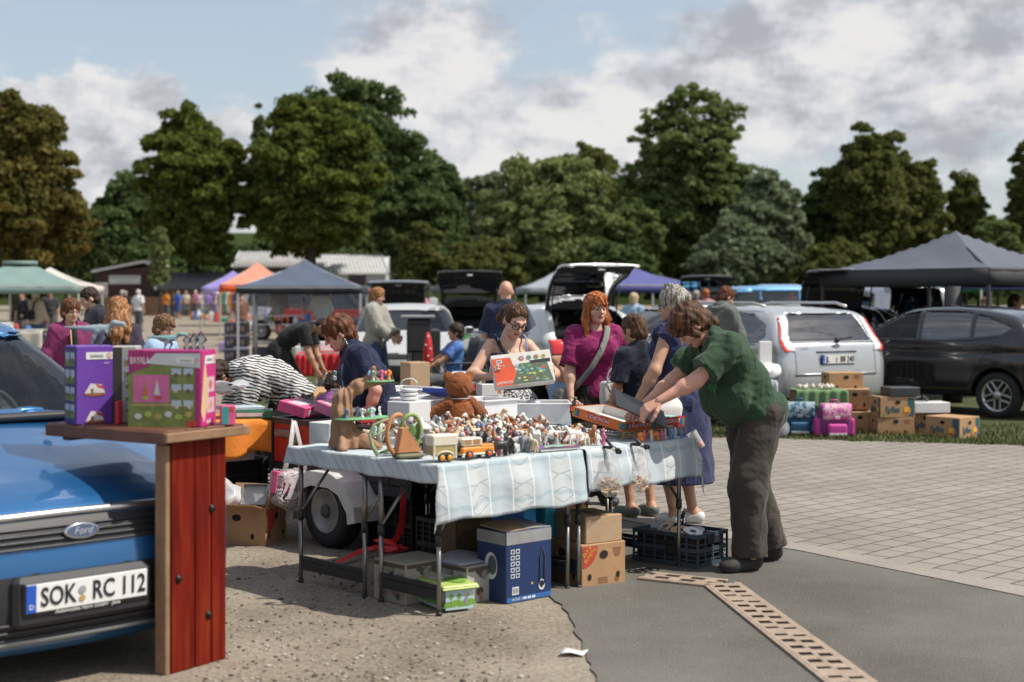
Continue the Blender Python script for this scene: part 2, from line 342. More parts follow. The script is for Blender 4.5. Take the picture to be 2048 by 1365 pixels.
def wob(pts,n,a):
 o=[]
 for i in range(len(pts)-1):
  for k in range(n):t=k/n;o.append((pts[i][0]*(1-t)+pts[i+1][0]*t+random.uniform(-a,a),pts[i][1]*(1-t)+pts[i+1][1]*t+random.uniform(-a,a)))
 return o+[pts[-1]]
edge=[(-1.5,13.2),(-.2,11.2)]+[g2(*q)for q in((1512,1091),(1600,1105),(1700,1126),(1850,1156),(2048,1197))]+[(3.6,6.1),(5.5,4.4),(9,2.6),(14,1)]
rough_edge=wob([(.5,-6),(.45,3.),g2(1197,1365),g2(1170,1310),g2(1152,1265),g2(1128,1218),g2(1104,1196),(.1,7.7),(-.3,8.4),(-.9,9.6),(-1.3,11.2),(-1.5,13.2)],7,.012)
flat('asphalt',rough_edge+edge[1:]+[(14,-6)],.008,ma)
def offset(pts,d):
 o=[]
 for i,p in enumerate(pts):
  a=pts[max(i-1,0)];b=pts[min(i+1,len(pts)-1)];t=Vector((b[0]-a[0],b[1]-a[1])).normalized();o.append((p[0]-t.y*d,p[1]+t.x*d))
 return o
flat('kerb_strip',edge+offset(edge,.2)[::-1],.012,mk)
mpv=M('paving',(.3,.26,.22),.85,var=0,spec=.3);nt=mpv.node_tree;L=nt.links;b=nt.nodes['Principled BSDF'];tc=nn(nt,'ShaderNodeTexCoord')
mp=nn(nt,'ShaderNodeMapping');mp.inputs['Rotation'].default_value=(0,0,-TH);L.new(tc.outputs['Object'],mp.inputs[0])
nzw=nn(nt,'ShaderNodeTexNoise',Scale=3.);L.new(tc.outputs['Object'],nzw.inputs['Vector'])
vw=nn(nt,'ShaderNodeVectorMath',operation='MULTIPLY_ADD');vw.inputs[1].default_value=(.02,.02,0);L.new(nzw.outputs['Color'],vw.inputs[0]);L.new(mp.outputs[0],vw.inputs[2])
bk=nn(nt,'ShaderNodeTexBrick',Scale=1.);bk.offset=.5;bk.inputs['Mortar Size'].default_value=.008;bk.inputs['Mortar Smooth'].default_value=.35;bk.inputs['Brick Width'].default_value=.225;bk.inputs['Row Height'].default_value=.175
bk.inputs['Color1'].default_value=(.232,.206,.178,1);bk.inputs['Color2'].default_value=(.272,.242,.209,1);bk.inputs['Mortar'].default_value=(.095,.066,.042,1);L.new(vw.outputs[0],bk.inputs['Vector'])
nz=nn(nt,'ShaderNodeTexNoise',Scale=90.,Detail=4.);nz2=nn(nt,'ShaderNodeTexNoise',Scale=.8,Detail=5.)
for n in(nz,nz2):L.new(tc.outputs['Object'],n.inputs['Vector'])
ad=nn(nt,'ShaderNodeMath',operation='ADD');L.new(nz.outputs['Fac'],ad.inputs[0]);L.new(nz2.outputs['Fac'],ad.inputs[1])
mr=nn(nt,'ShaderNodeMapRange');mr.inputs[1].default_value=.6;mr.inputs[2].default_value=1.4;mr.inputs[3].default_value=.76;mr.inputs[4].default_value=1.22;L.new(ad.outputs[0],mr.inputs[0])
vs=nn(nt,'ShaderNodeVectorMath',operation='SCALE');L.new(bk.outputs['Color'],vs.inputs[0]);L.new(mr.outputs[0],vs.inputs['Scale']);L.new(vs.outputs[0],b.inputs['Base Color'])
bp=nn(nt,'ShaderNodeBump',Strength=.6,Distance=.012,invert=True);L.new(bk.outputs['Fac'],bp.inputs['Height']);L.new(bp.outputs[0],b.inputs['Normal'])
lawn_edge=wob([(-2.2,15.9),g2(1545,878),g2(1700,884),g2(1900,889),g2(2048,893),(9,14.6),(16,13.6)],9,.05)
flat('paving',offset(edge,.204)+[(16,12.5),(16,14.)]+lawn_edge[::-1]+[(-6,16.4),(-4.5,14)],.010,mpv)
flat('lawn',lawn_edge+[(34,13),(34,30),(-6.2,30),(-4.2,22)],.006,ml)
tag(MB().sheet(2,12,lambda i,j:(-6.2+i*46-j*2,30+j*80,gz(30+j*80)+.006)).build('lawn',ml),kind='structure')
n=17000;x=RNG.uniform(-1.5,8,n);y=15.0+RNG.random(n)**1.6*3.2
le=np.array(lawn_edge);y0=np.interp(x,le[:,0],le[:,1]);y=y0-.04+RNG.random(n)**1.5*2.6
clump=np.sin(x*5.1+2*np.sin(y*3.7))*np.sin(y*6.3+x);keep=clump+RNG.random(n)*1.6>.1;x,y=x[keep],y[keep];n=len(x)
h=RNG.uniform(.02,.075,n);a=RNG.uniform(0,6.28,n);wd=.006;lean=RNG.normal(0,.025,(n,2))
base=np.stack([x,y,np.full(n,.006)],1);dx=np.stack([np.cos(a)*wd,np.sin(a)*wd,np.zeros(n)],1);tip=base+np.stack([lean[:,0],lean[:,1],h],1)
gm=M('grass_blade',(.085,.10,.028),.7,var=.5,vs=4.,spec=.2)
tag(link('grass',arrmesh('grass',np.stack([base-dx,base+dx,tip],1).reshape(-1,3),np.arange(3*n).reshape(-1,3),False),mats=gm),kind='stuff')
st=MB()
for i in range(1300):
 px,py=random.uniform(380,1200),1365-random.random()**1.3*300;q=G(px,py)
 if q.x>.05+random.uniform(-.1,.05):continue
 s=random.uniform(.0025,.0085)*(1.6 if random.random()<.06 else 1);st.ell((q.x,q.y,s*.3),(s*random.uniform(.8,1.5),s,s*.6),6,random.randrange(3),rot=Matrix.Rotation(random.random()*6,4,'Z'))
tag(st.build('pebbles',[M('stone_pale',(.38,.34,.29),.9),M('stone_brown',(.15,.11,.08),.9),M('stone_dark',(.08,.065,.05),.9)]),kind='stuff')
dm=MB();mid=[(G(1290,1153)+G(1290,1160))/2,(G(1412,1178)+G(1472,1168))/2,(G(1640,1365)+G(1744,1365))/2];mid[2]=mid[1]+(mid[2]-mid[1])*1.5
for s in range(2):
 a,b2=Vector(mid[s]),Vector(mid[s+1]);t=(b2-a).normalized();nrm=Vector((-t.y,t.x,0));ln=(b2-a).length;W=.088;rz=math.atan2(t.y,t.x)
 C=lambda l,o,z:a+t*l+nrm*o+Vector((0,0,z))
 dm.box(C(ln/2,0,.0115),(ln,W*2-.01,.003),rz,1)
 for o,ww in((-W+.008,.022),(W-.008,.022),(0,.02),(-W-.01,.016),(W+.01,.016)):dm.box(C(ln/2,o,.016 if abs(o)<W else.0145),(ln,ww,.012),rz,0,.002)
 k=int(ln/.12)
 for i in range(k):
  for o in(-.042,.042):dm.box(C((i+(.5 if o>0 else.3))*ln/k,o,.0198),(.066+(.04 if i%6==3 else 0),.066,.003),rz)
tag(dm.build('drain_channel',[M('cast_grate',(.34,.26,.195),.7,metal=.1,var=.25,vs=14,bump=.3),M('drain_dark',(.035,.02,.012),.9)]),'pale slotted drainage channel running across the grey asphalt','drain')
pq=G(1148,1310);tag(MB().sheet(5,4,lambda i,j:(pq.x+(i-.5)*.1+.03*(j-.5),pq.y+(j-.5)*.09,.014+.008*math.sin(4*i+2*j))).build('paper_scrap',M('paper',(.72,.70,.68),.8,var=.05),solid=.001),'crumpled white paper scrap lying where the gravel meets the asphalt','paper')
def leafmat(name,ca,cb,cc_,rust=None):
 if name in MATS:return MATS[name]
 m=bpy.data.materials.new(name);m.use_nodes=True;MATS[name]=m;nt=m.node_tree;L=nt.links;nt.nodes.remove(nt.nodes['Principled BSDF'])
 ge=nn(nt,'ShaderNodeNewGeometry');r=ramp(nt,[(0,ca),(.55,cb),(1,cc_)],ge.outputs['Random Per Island']);col=r.outputs[0]
 tc=nn(nt,'ShaderNodeTexCoord');nz=nn(nt,'ShaderNodeTexNoise',Scale=.45,Detail=3.);L.new(tc.outputs['Object'],nz.inputs['Vector'])
 if rust:
  sp=nn(nt,'ShaderNodeSeparateXYZ');L.new(tc.outputs['Object'],sp.inputs[0])
  a=nn(nt,'ShaderNodeMath',operation='MULTIPLY_ADD');a.inputs[1].default_value=rust[1];a.inputs[2].default_value=rust[2];L.new(sp.outputs['Z'],a.inputs[0])
  b=nn(nt,'ShaderNodeMath',operation='MULTIPLY_ADD');b.inputs[1].default_value=1.6;L.new(nz.outputs['Fac'],b.inputs[0]);L.new(a.outputs[0],b.inputs[2]);b.use_clamp=True
  mx=nn(nt,'ShaderNodeMix',data_type='RGBA');L.new(b.outputs[0],mx.inputs[0]);L.new(col,mx.inputs[6]);mx.inputs[7].default_value=(*rust[0],1);col=mx.outputs[2]
 d=nn(nt,'ShaderNodeBsdfDiffuse');t=nn(nt,'ShaderNodeBsdfTranslucent');x=nn(nt,'ShaderNodeMixShader');x.inputs[0].default_value=.42
 L.new(col,d.inputs[0]);L.new(col,t.inputs[0]);L.new(d.outputs[0],x.inputs[1]);L.new(t.outputs[0],x.inputs[2]);L.new(x.outputs[0],nt.nodes['Material Output'].inputs[0]);return m
bark=M('bark',(.05,.04,.03),.95,var=.35,vs=3,bump=.8,bs=12)
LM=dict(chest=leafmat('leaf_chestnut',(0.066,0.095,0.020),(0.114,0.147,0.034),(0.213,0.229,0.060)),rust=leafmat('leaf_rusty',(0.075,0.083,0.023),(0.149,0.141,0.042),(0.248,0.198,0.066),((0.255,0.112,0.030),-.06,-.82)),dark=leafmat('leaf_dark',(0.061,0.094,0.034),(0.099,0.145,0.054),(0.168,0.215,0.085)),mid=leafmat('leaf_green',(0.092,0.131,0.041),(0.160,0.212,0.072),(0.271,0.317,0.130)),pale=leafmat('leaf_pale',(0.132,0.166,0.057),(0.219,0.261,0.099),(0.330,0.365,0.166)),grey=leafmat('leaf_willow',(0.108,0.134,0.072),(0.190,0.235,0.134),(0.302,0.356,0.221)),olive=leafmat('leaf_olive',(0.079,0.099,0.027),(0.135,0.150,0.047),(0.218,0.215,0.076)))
def crown(rx,ry,rz_,lobes,nleaf,ls,airy,seed,zexp=1.,fill=.25):
 r=np.random.default_rng(seed);V=[]
 d=r.normal(size=(lobes,3));d/=np.linalg.norm(d,axis=1)[:,None];rad=r.uniform(.35,1.,lobes)**.5*.84
 c=d*rad[:,None];sh=1-.35*np.clip(c[:,2],0,1)**2*zexp;c[:,0]*=sh*rx;c[:,1]*=sh*ry;c[:,2]*=rz_;c0=c
 l1=r.uniform(.15,.32,lobes)*min(rx,rz_)*(1.1-.25*airy);ns=9;s1=r.normal(size=(lobes,ns,3));s1/=np.linalg.norm(s1,axis=2)[:,:,None];s1[:,:,2]=np.abs(s1[:,:,2])-.35
 c=(c[:,None]+s1*l1[:,None,None]*r.uniform(.55,1.05+.3*airy,(lobes,ns,1))).reshape(-1,3);lr=(l1[:,None]*r.uniform(.22,.5,(lobes,ns))).ravel();lobes=len(c);wts=lr**2;k=r.choice(lobes,nleaf,p=wts/wts.sum())
 q=r.normal(size=(nleaf,3));q/=np.linalg.norm(q,axis=1)[:,None];q[:,2]=np.where(q[:,2]<-.3,-q[:,2]*.6,q[:,2])
 rr=lr[k]*(1.05-np.abs(r.normal(0,.3,nleaf)));stray=r.random(nleaf)<.06+.1*airy;rr[stray]*=r.uniform(1.0,1.16,stray.sum())
 p=c[k]+q*rr[:,None]*np.array([1,1,.85]);nf=int(nleaf*fill)
 pf=r.normal(size=(nf,3));pf*=(r.random(nf)[:,None]**.4*.72/np.linalg.norm(pf,axis=1)[:,None])*np.array([rx,ry,rz_]);p[:nf]=pf
 nr=q+r.normal(0,.55,(nleaf,3));nr/=np.linalg.norm(nr,axis=1)[:,None];a=np.cross(nr,r.normal(size=(nleaf,3)));a/=np.linalg.norm(a,axis=1)[:,None];b=np.cross(nr,a)
 s=ls*r.uniform(.55,1.25,nleaf)[:,None]
 pts=np.stack([p-a*s,p-b*s*.5+nr*s*.18,p+a*s,p+b*s*.5+nr*s*.12],1).reshape(-1,3)
 return arrmesh('crown',pts,np.arange(4*nleaf).reshape(-1,4),False),c0
NT=0
def tree(label,px,hw,top,bot,d,kind,name='tree',lobes=46,nleaf=9000,ls=None,airy=0.,cat='tree',group=None,zexp=1.,fill=.25):
 global NT;NT+=1
 z1=HC-(top-HZ)*d/F;z0=HC-(bot-HZ)*d/F;g0=gz(min(d,160));rx=hw*d/F;cz=(z0+z1)/2;rz_=(z1-z0)/2
 t=thing(name,label,cat,(GX(px,d).x,d,g0),group=group)
 me,cs=crown(rx*1.1,rx*.95,rz_*1.04,int(lobes*1.25),int(nleaf*2.6),(ls or d*.0034)*.66,airy,100+NT,zexp,fill)
 link('crown',me,t,(0,0,cz-g0),mats=LM[kind])
 m=MB();tr=max(.04,rx*.055);hh=cz-g0;m.tube([(0,0,-.1),(tr*.4,0,hh*.4),(-tr*.3,tr*.3,hh),(0,0,hh+rz_*.55)],[tr*1.4,tr,tr*.7,tr*.2],8)
 for c in cs[::3]:m.tube([(0,0,hh*.55+random.random()*hh*.3),(c[0]*.45,c[1]*.45,hh+c[2]*.5-.1*hh),(c[0],c[1],hh+c[2])],[tr*.45,tr*.28,tr*.08],5,cap=False)
 m.build('trunk',bark,t);return t
tg='trees behind the market'
tree('tall rusty brown-edged chestnut tree at the left edge behind the green canopy',30,118,160,560,78,'rust','chestnut_tree',60,16000,.34,.15)
tree('low orange-brown tree beside the rusty chestnut tree',132,62,345,560,80,'rust','chestnut_tree',30,6500,.3,.2)
tree('round dark green chestnut tree, left of the pair behind the huts',388,112,198,560,104,'chest','chestnut_tree',70,17000,.42,0,zexp=.4)
tree('round olive chestnut tree, right of the pair behind the huts',622,138,188,545,104,'chest','chestnut_tree',80,20000,.42,0,zexp=.4)
tree('huge blue-green domed tree rising behind the olive chestnut',705,152,142,560,150,'dark','tree',80,15000,.6,.1,zexp=.5)
tree('slim dark treetop showing between the two chestnut trees',520,26,186,500,150,'dark','tree',20,2500,.5,.4)
tree('thin leafy tree between the rusty tree and dark chestnut',252,62,305,570,128,'dark','tree',30,6000,.5,.5)
tree('dark low tree between rusty tree and the red hut',200,70,400,590,118,'dark','tree',30,7000,.5,.1)
tree('slender pale sapling in front of the dark red hut',320,24,438,590,88,'pale','sapling',24,2400,.22,.4,zexp=2.)
tree('bushy dark tree right of the light-walled building',838,92,318,600,112,'dark','tree',50,12000,.44,.1)
tree('deep green pointed tree right of the domed tree',890,56,290,560,118,'dark','tree',36,7000,.44,.2,zexp=2)
tree('olive bush in front of the bushy dark tree',842,56,435,600,96,'olive','bush',30,6000,.3,.2)
tree('grey-green airy tree left of the pale willow',968,62,318,600,135,'grey','tree',40,7500,.5,.5)
tree('broad pale yellow-green willow in the centre of the treeline',1092,138,300,610,102,'pale','willow_tree',80,19000,.38,.25,zexp=1.4)
tree('dark tree showing behind the pale willow',1175,112,268,590,140,'olive','tree',50,11000,.5,.5)
tree('tallest airy poplar with sky showing through, right of centre',1376,126,160,500,112,'mid','poplar_tree',62,10500,.36,.95,zexp=.8,fill=.06)
tree('spreading crown below the tallest airy poplar',1370,165,300,600,114,'mid','tree',70,15000,.42,.3)
tree('small grey-green tree under the tall poplar',1265,70,400,605,104,'mid','tree',36,7000,.36,.2)
tree('silvery grey-green willow between poplar and dark right trees',1530,84,328,600,103,'grey','willow_tree',56,13000,.38,.3)
tree('silvery low willow bush behind the open tailgates',1465,92,432,610,98,'grey','bush',50,10000,.34,.3)
tree('blue-green tree between the silvery willow and spiky trees',1652,62,330,600,112,'dark','tree',40,8500,.42,.2)
tree('tall spiky olive tree above the black canopy',1742,92,226,600,108,'olive','tree',64,13000,.40,.4,zexp=.3)
tree('brownish olive tree right of the tall spiky tree',1838,62,284,600,110,'olive','tree',44,9000,.40,.35)
tree('narrow brownish tree above the black canopy peak',1932,44,300,600,112,'olive','tree',34,6000,.38,.4,zexp=1.6)
tree('dark tree leaning in at the right edge',2062,52,262,600,110,'olive','tree',40,8000,.4,.4)
tree('low dull green bush behind the black canopy',1995,56,420,600,104,'mid','bush',34,6500,.36,.2)
tree('low olive bush behind the open black tailgate',1668,78,478,610,96,'olive','bush',40,8500,.32,.2)
tree('dark bush in the shade beside the pale willow',1225,78,470,610,96,'dark','bush',36,7000,.32,.1)
tree('dark bush behind the small grey canopy',960,86,470,610,94,'olive','bush',40,8000,.32,.2)
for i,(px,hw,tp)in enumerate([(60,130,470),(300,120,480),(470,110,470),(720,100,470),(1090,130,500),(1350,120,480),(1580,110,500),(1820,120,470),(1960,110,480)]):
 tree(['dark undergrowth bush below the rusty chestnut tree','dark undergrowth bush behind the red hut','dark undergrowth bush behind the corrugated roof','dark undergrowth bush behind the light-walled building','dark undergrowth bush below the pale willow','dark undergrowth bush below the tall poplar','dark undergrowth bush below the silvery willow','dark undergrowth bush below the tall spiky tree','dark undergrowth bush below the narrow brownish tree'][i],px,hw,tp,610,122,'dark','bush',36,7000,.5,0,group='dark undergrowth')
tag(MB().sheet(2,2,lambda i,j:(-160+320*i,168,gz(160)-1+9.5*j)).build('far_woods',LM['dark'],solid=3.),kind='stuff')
white=M('white_paint',(.62,.61,.58),.6);darkwood=M('dark_red_wood',(.055,.022,.016),.7,var=.3,vs=5);brownwood=M('fence_wood',(.15,.085,.045),.8,var=.35,vs=4)
corr=M('corrugated_roof',(.33,.32,.31),.6,var=.3,vs=2.2);dark=M('dark_void',(.012,.012,.013),.8,var=0)
def X3(px,py,d,z=None):p=P(px,py,d);return p
d=104;s=d/F
t=thing('hut','dark red wooden hut with white-edged roof and white sign','hut',GX(245,d));o=t.location
def zz(py,d=d):return HC-(py-HZ)*d/F-gz(d)
m=MB();xl,xr=(190-245)*s,(306-245)*s;m.prism([(xl,0),(xr,0),(xr,zz(532)),(xl+.1,zz(545))],5,0);m.build('wall',darkwood,t,(0,2.5,0))
m=MB();m.prism([(xl-.2,zz(546)),(xl-.2,zz(541)),((290-245)*s,zz(521)),((304-245)*s,zz(529)),((304-245)*s,zz(533)),((290-245)*s,zz(526))],5.6,0);rf=m.build('roof',white,t,(0,2.5,0))
MB().box(((286-245)*s,1,zz(517)),(.45,.45,.6)).build('chimney',M('red_brick',(.2,.08,.05),.9),rf)
sg=MB().box(((250-245)*s,-.05,zz(560)),(63*s,.06,17*s),0,0,.01).build('sign_board',white,t);sm=MB()
for k in range(26):sm.box(((222+k*2.2-245)*s,-.09,zz(555+(k%3)*.4)),(1.2*s,.01,2.6*s))
for k in range(9):sm.box(((238+k*3-245)*s,-.09,zz(564)),(1.6*s,.01,2.*s),mat=1)
sm.build('lettering',[M('sign_ink',(.12,.12,.13),.7),M('sign_green',(.2,.4,.08),.7)],sg)
t=thing('fence','brown vertical board fence in front of the huts','fence',GX(330,97));s2=97/F;m=MB()
for k in range(64):m.box(((205+k*4.1-330)*s2,random.uniform(-.01,.01),.62+random.uniform(-.02,.02)),(3.9*s2,.03,1.3),0,0,.004)
m.build('boards',brownwood,t);m=MB()
for px in(205,290,375,465):m.box(((px-330)*s2,.07,.62),(.12,.1,1.35))
m.box((0,.06,.3),(260*s2,.05,.1));m.box((0,.06,1.),(260*s2,.05,.1));m.build('frame',M('fence_rail',(.08,.05,.03),.8),t)
def shed(label,px0,px1,ridge,eave,base,d,depth,wallm,roofm,gabx=0):
 s=d/F;c=(px0+px1)/2;t=thing('shed',label,'shed',GX(c,d));z=lambda py:HC-(py-HZ)*d/F-gz(d);W=(px1-px0)*s
 m=MB();m.prism([(0,0),(depth,0),(depth,z(eave)),(depth/2,z(ridge)-.1),(0,z(eave))],W-.5,0,Matrix.Rotation(R(90),4,'Z'));m.build('wall',wallm,t)
 n=int(W/.28);m=MB();prof=lambda i:.035*math.cos(i*math.pi)
 for sgn in(0,1):
  y0,y1=(-.35,depth/2)if sgn==0 else(depth+.35,depth/2)
  m.sheet(6*n,2,lambda a,b:(-W/2+a*W+gabx*b,y0+(y1-y0)*b,z(eave)-.15+(z(ridge)-z(eave)+.15)*b+.04*math.cos(a*n*2*math.pi)))
 m.build('roof',roofm,t,solid=.02);m=MB()
 for e in(-1,1):MB().bar((e*(W/2+.02),-.35,z(eave)-.16),(e*(W/2+.02)+gabx,depth/2,z(ridge)-.02),.05,.22).build('fascia',white,t)
 m=MB();return t,z,s
shed('grey corrugated-roofed shed behind the board fence',313,500,545,575,600,101,4,brownwood,M('corrugated_dark',(.11,.11,.115),.7,var=.3,vs=2),0)
shed('long barn with pale corrugated roof behind the orange canopy',465,600,501,531,600,112,6,M('barn_wall',(.16,.15,.13),.9),corr,0)
t,z,s=shed('light-walled building with pale hipped roof right of the barn',640,778,507,545,600,106,7,M('pale_wall',(.50,.53,.52),.9,var=.08),M('pale_roof',(.46,.46,.45),.7,var=.2,vs=2),-.9)
f=MB().box((.2,-.07,z(560)),(1.3,.08,.9),0,0,.01).build('window',brownwood,t);MB().box((.2,-.12,z(560)),(1.1,.02,.7)).build('pane',glassy('dark_pane',(.15,.17,.18)),f)
t=thing('metal_fence','low pale metal railing left of the red hut','railing',GX(198,98));m=MB()
for k in range(9):m.tube([(-.5+k*.13,0,0),(-.5+k*.13,0,2.2)],.018,5)
m.tube([(-.55,0,2.2),(.6,0,2.2)],.03,5);m.tube([(-.55,0,.2),(.6,0,.2)],.03,5);m.build('railing_bars',white,t)
tyre=M('tyre_rubber',(.018,.018,.019),.85,var=.2,bump=.2);blk=M('black_plastic',(.02,.02,.022),.55,var=.1);inner=M('car_interior',(.02,.02,.021),.9,var=.1)
chrome=M('chrome',(.75,.75,.76),.12,1.,var=0);alloy=M('alloy_rim',(.5,.5,.52),.3,.9,var=.05);steel=M('dull_steel',(.32,.32,.32),.45,.8,var=.15)
redlamp=M('tail_lamp_red',(.55,.012,.012),.12,coat=1.,var=0);clearlamp=M('lamp_clear',(.7,.7,.7),.1,coat=1.,var=.05);gls=glassy('car_glass',(.42,.47,.46),.9,.02,1.9);gdk=glassy('car_glass_dark',(.10,.115,.12),1.,.02,2.5)
platew=M('plate_white',(.74,.74,.72),.4,var=.03);plateb=M('plate_blue',(.02,.09,.45),.4,var=0);ink=M('black_ink',(.012,.012,.013),.6,var=0)
def paint(n,c,metal=.35,rough=.3):return M('paint_'+n,c,rough,metal,var=.03,vs=3,coat=1.)
def crs(pts,k=4):
 o=[];n=len(pts)
 for i in range(n-1):
  p0,p1,p2,p3=(np.array(pts[max(0,min(n-1,j))],float)for j in(i-1,i,i+1,i+2))
  for s in range(k):t=s/k;o.append(tuple(.5*(2*p1+(p2-p0)*t+(2*p0-5*p1+4*p2-p3)*t*t+(3*p1-p0-3*p2+p3)*t**3)))
 return o+[tuple(pts[-1])]
PROF=dict(hatch=dict(L=4.3,W=1.80,top=[(-2.04,.14),(-2.13,.24),(-2.14,.48),(-2.08,.68),(-1.85,.80),(-1.15,.965),(-.98,1.01),(-.16,1.385),(.16,1.465),(.6,1.49),(1.25,1.44),(1.62,1.33),(1.90,1.03),(2.04,.88),(2.10,.60),(2.08,.35),(2.0,.25)],belt=.92,side=[(-.96,1.0),(-.20,1.345),(.15,1.415),(.75,1.415),(1.15,1.36),(1.55,1.16),(1.42,1.06),(.6,1.0)],cuts=(.12,.92),ws=[(-.66,1.03),(.66,1.03),(.53,1.355),(-.53,1.355)],rw=[(-.60,.98),(.60,.98),(.50,1.38),(-.50,1.38)],ax=(-1.30,1.28),wr=.315),small=dict(L=3.95,W=1.72,top=[(-1.92,.22),(-1.96,.48),(-1.9,.68),(-1.68,.82),(-1.12,.99),(-.98,1.03),(-.25,1.38),(.1,1.455),(.6,1.47),(1.15,1.42),(1.5,1.32),(1.76,1.05),(1.90,.90),(1.96,.62),(1.94,.35),(1.86,.25)],belt=.95,side=[(-.86,1.03),(-.24,1.34),(.15,1.40),(.7,1.395),(1.05,1.33),(1.42,1.19),(1.3,1.1),(.5,1.02)],cuts=(.12,.88),ws=[(-.64,1.05),(.64,1.05),(.51,1.345),(-.51,1.345)],rw=[(-.56,1.1),(.56,1.1),(.47,1.33),(-.47,1.33)],ax=(-1.26,1.24),wr=.305),estate=dict(L=4.5,W=1.84,top=[(-2.2,.22),(-2.24,.48),(-2.18,.68),(-1.9,.82),(-1.2,.97),(-1.02,1.02),(-.32,1.39),(.05,1.465),(.7,1.485),(1.5,1.45),(1.86,1.37),(2.06,1.08),(2.16,.96),(2.2,.62),(2.18,.36),(2.1,.27)],belt=.95,side=[(-1.0,1.02),(-.32,1.35),(.15,1.41),(.9,1.405),(1.5,1.36),(1.80,1.22),(1.84,1.08),(1.7,1.0),(.6,1.0)],cuts=(.1,.95),ws=[(-.66,1.04),(.66,1.04),(.53,1.35),(-.53,1.35)],rw=[(-.66,1.03),(.66,1.03),(.62,1.12),(.53,1.37),(-.53,1.37),(-.62,1.12)],ax=(-1.32,1.32),wr=.315),van=dict(L=4.6,W=1.86,top=[(-2.25,.25),(-2.3,.5),(-2.22,.8),(-1.75,1.02),(-1.35,1.13),(-.62,1.74),(-.2,1.85),(.8,1.88),(1.9,1.84),(2.16,1.7),(2.24,1.1),(2.28,.9),(2.28,.5),(2.2,.28)],belt=1.08,side=[(-1.3,1.16),(-.68,1.68),(.1,1.72),(1.2,1.72),(1.9,1.66),(1.95,1.2),(.4,1.13)],cuts=(-.05,1.0),ws=[(-.7,1.17),(.7,1.17),(.62,1.7),(-.62,1.7)],rw=[(-.62,1.18),(.62,1.18),(.58,1.66),(-.58,1.66)],ax=(-1.4,1.4),wr=.33))
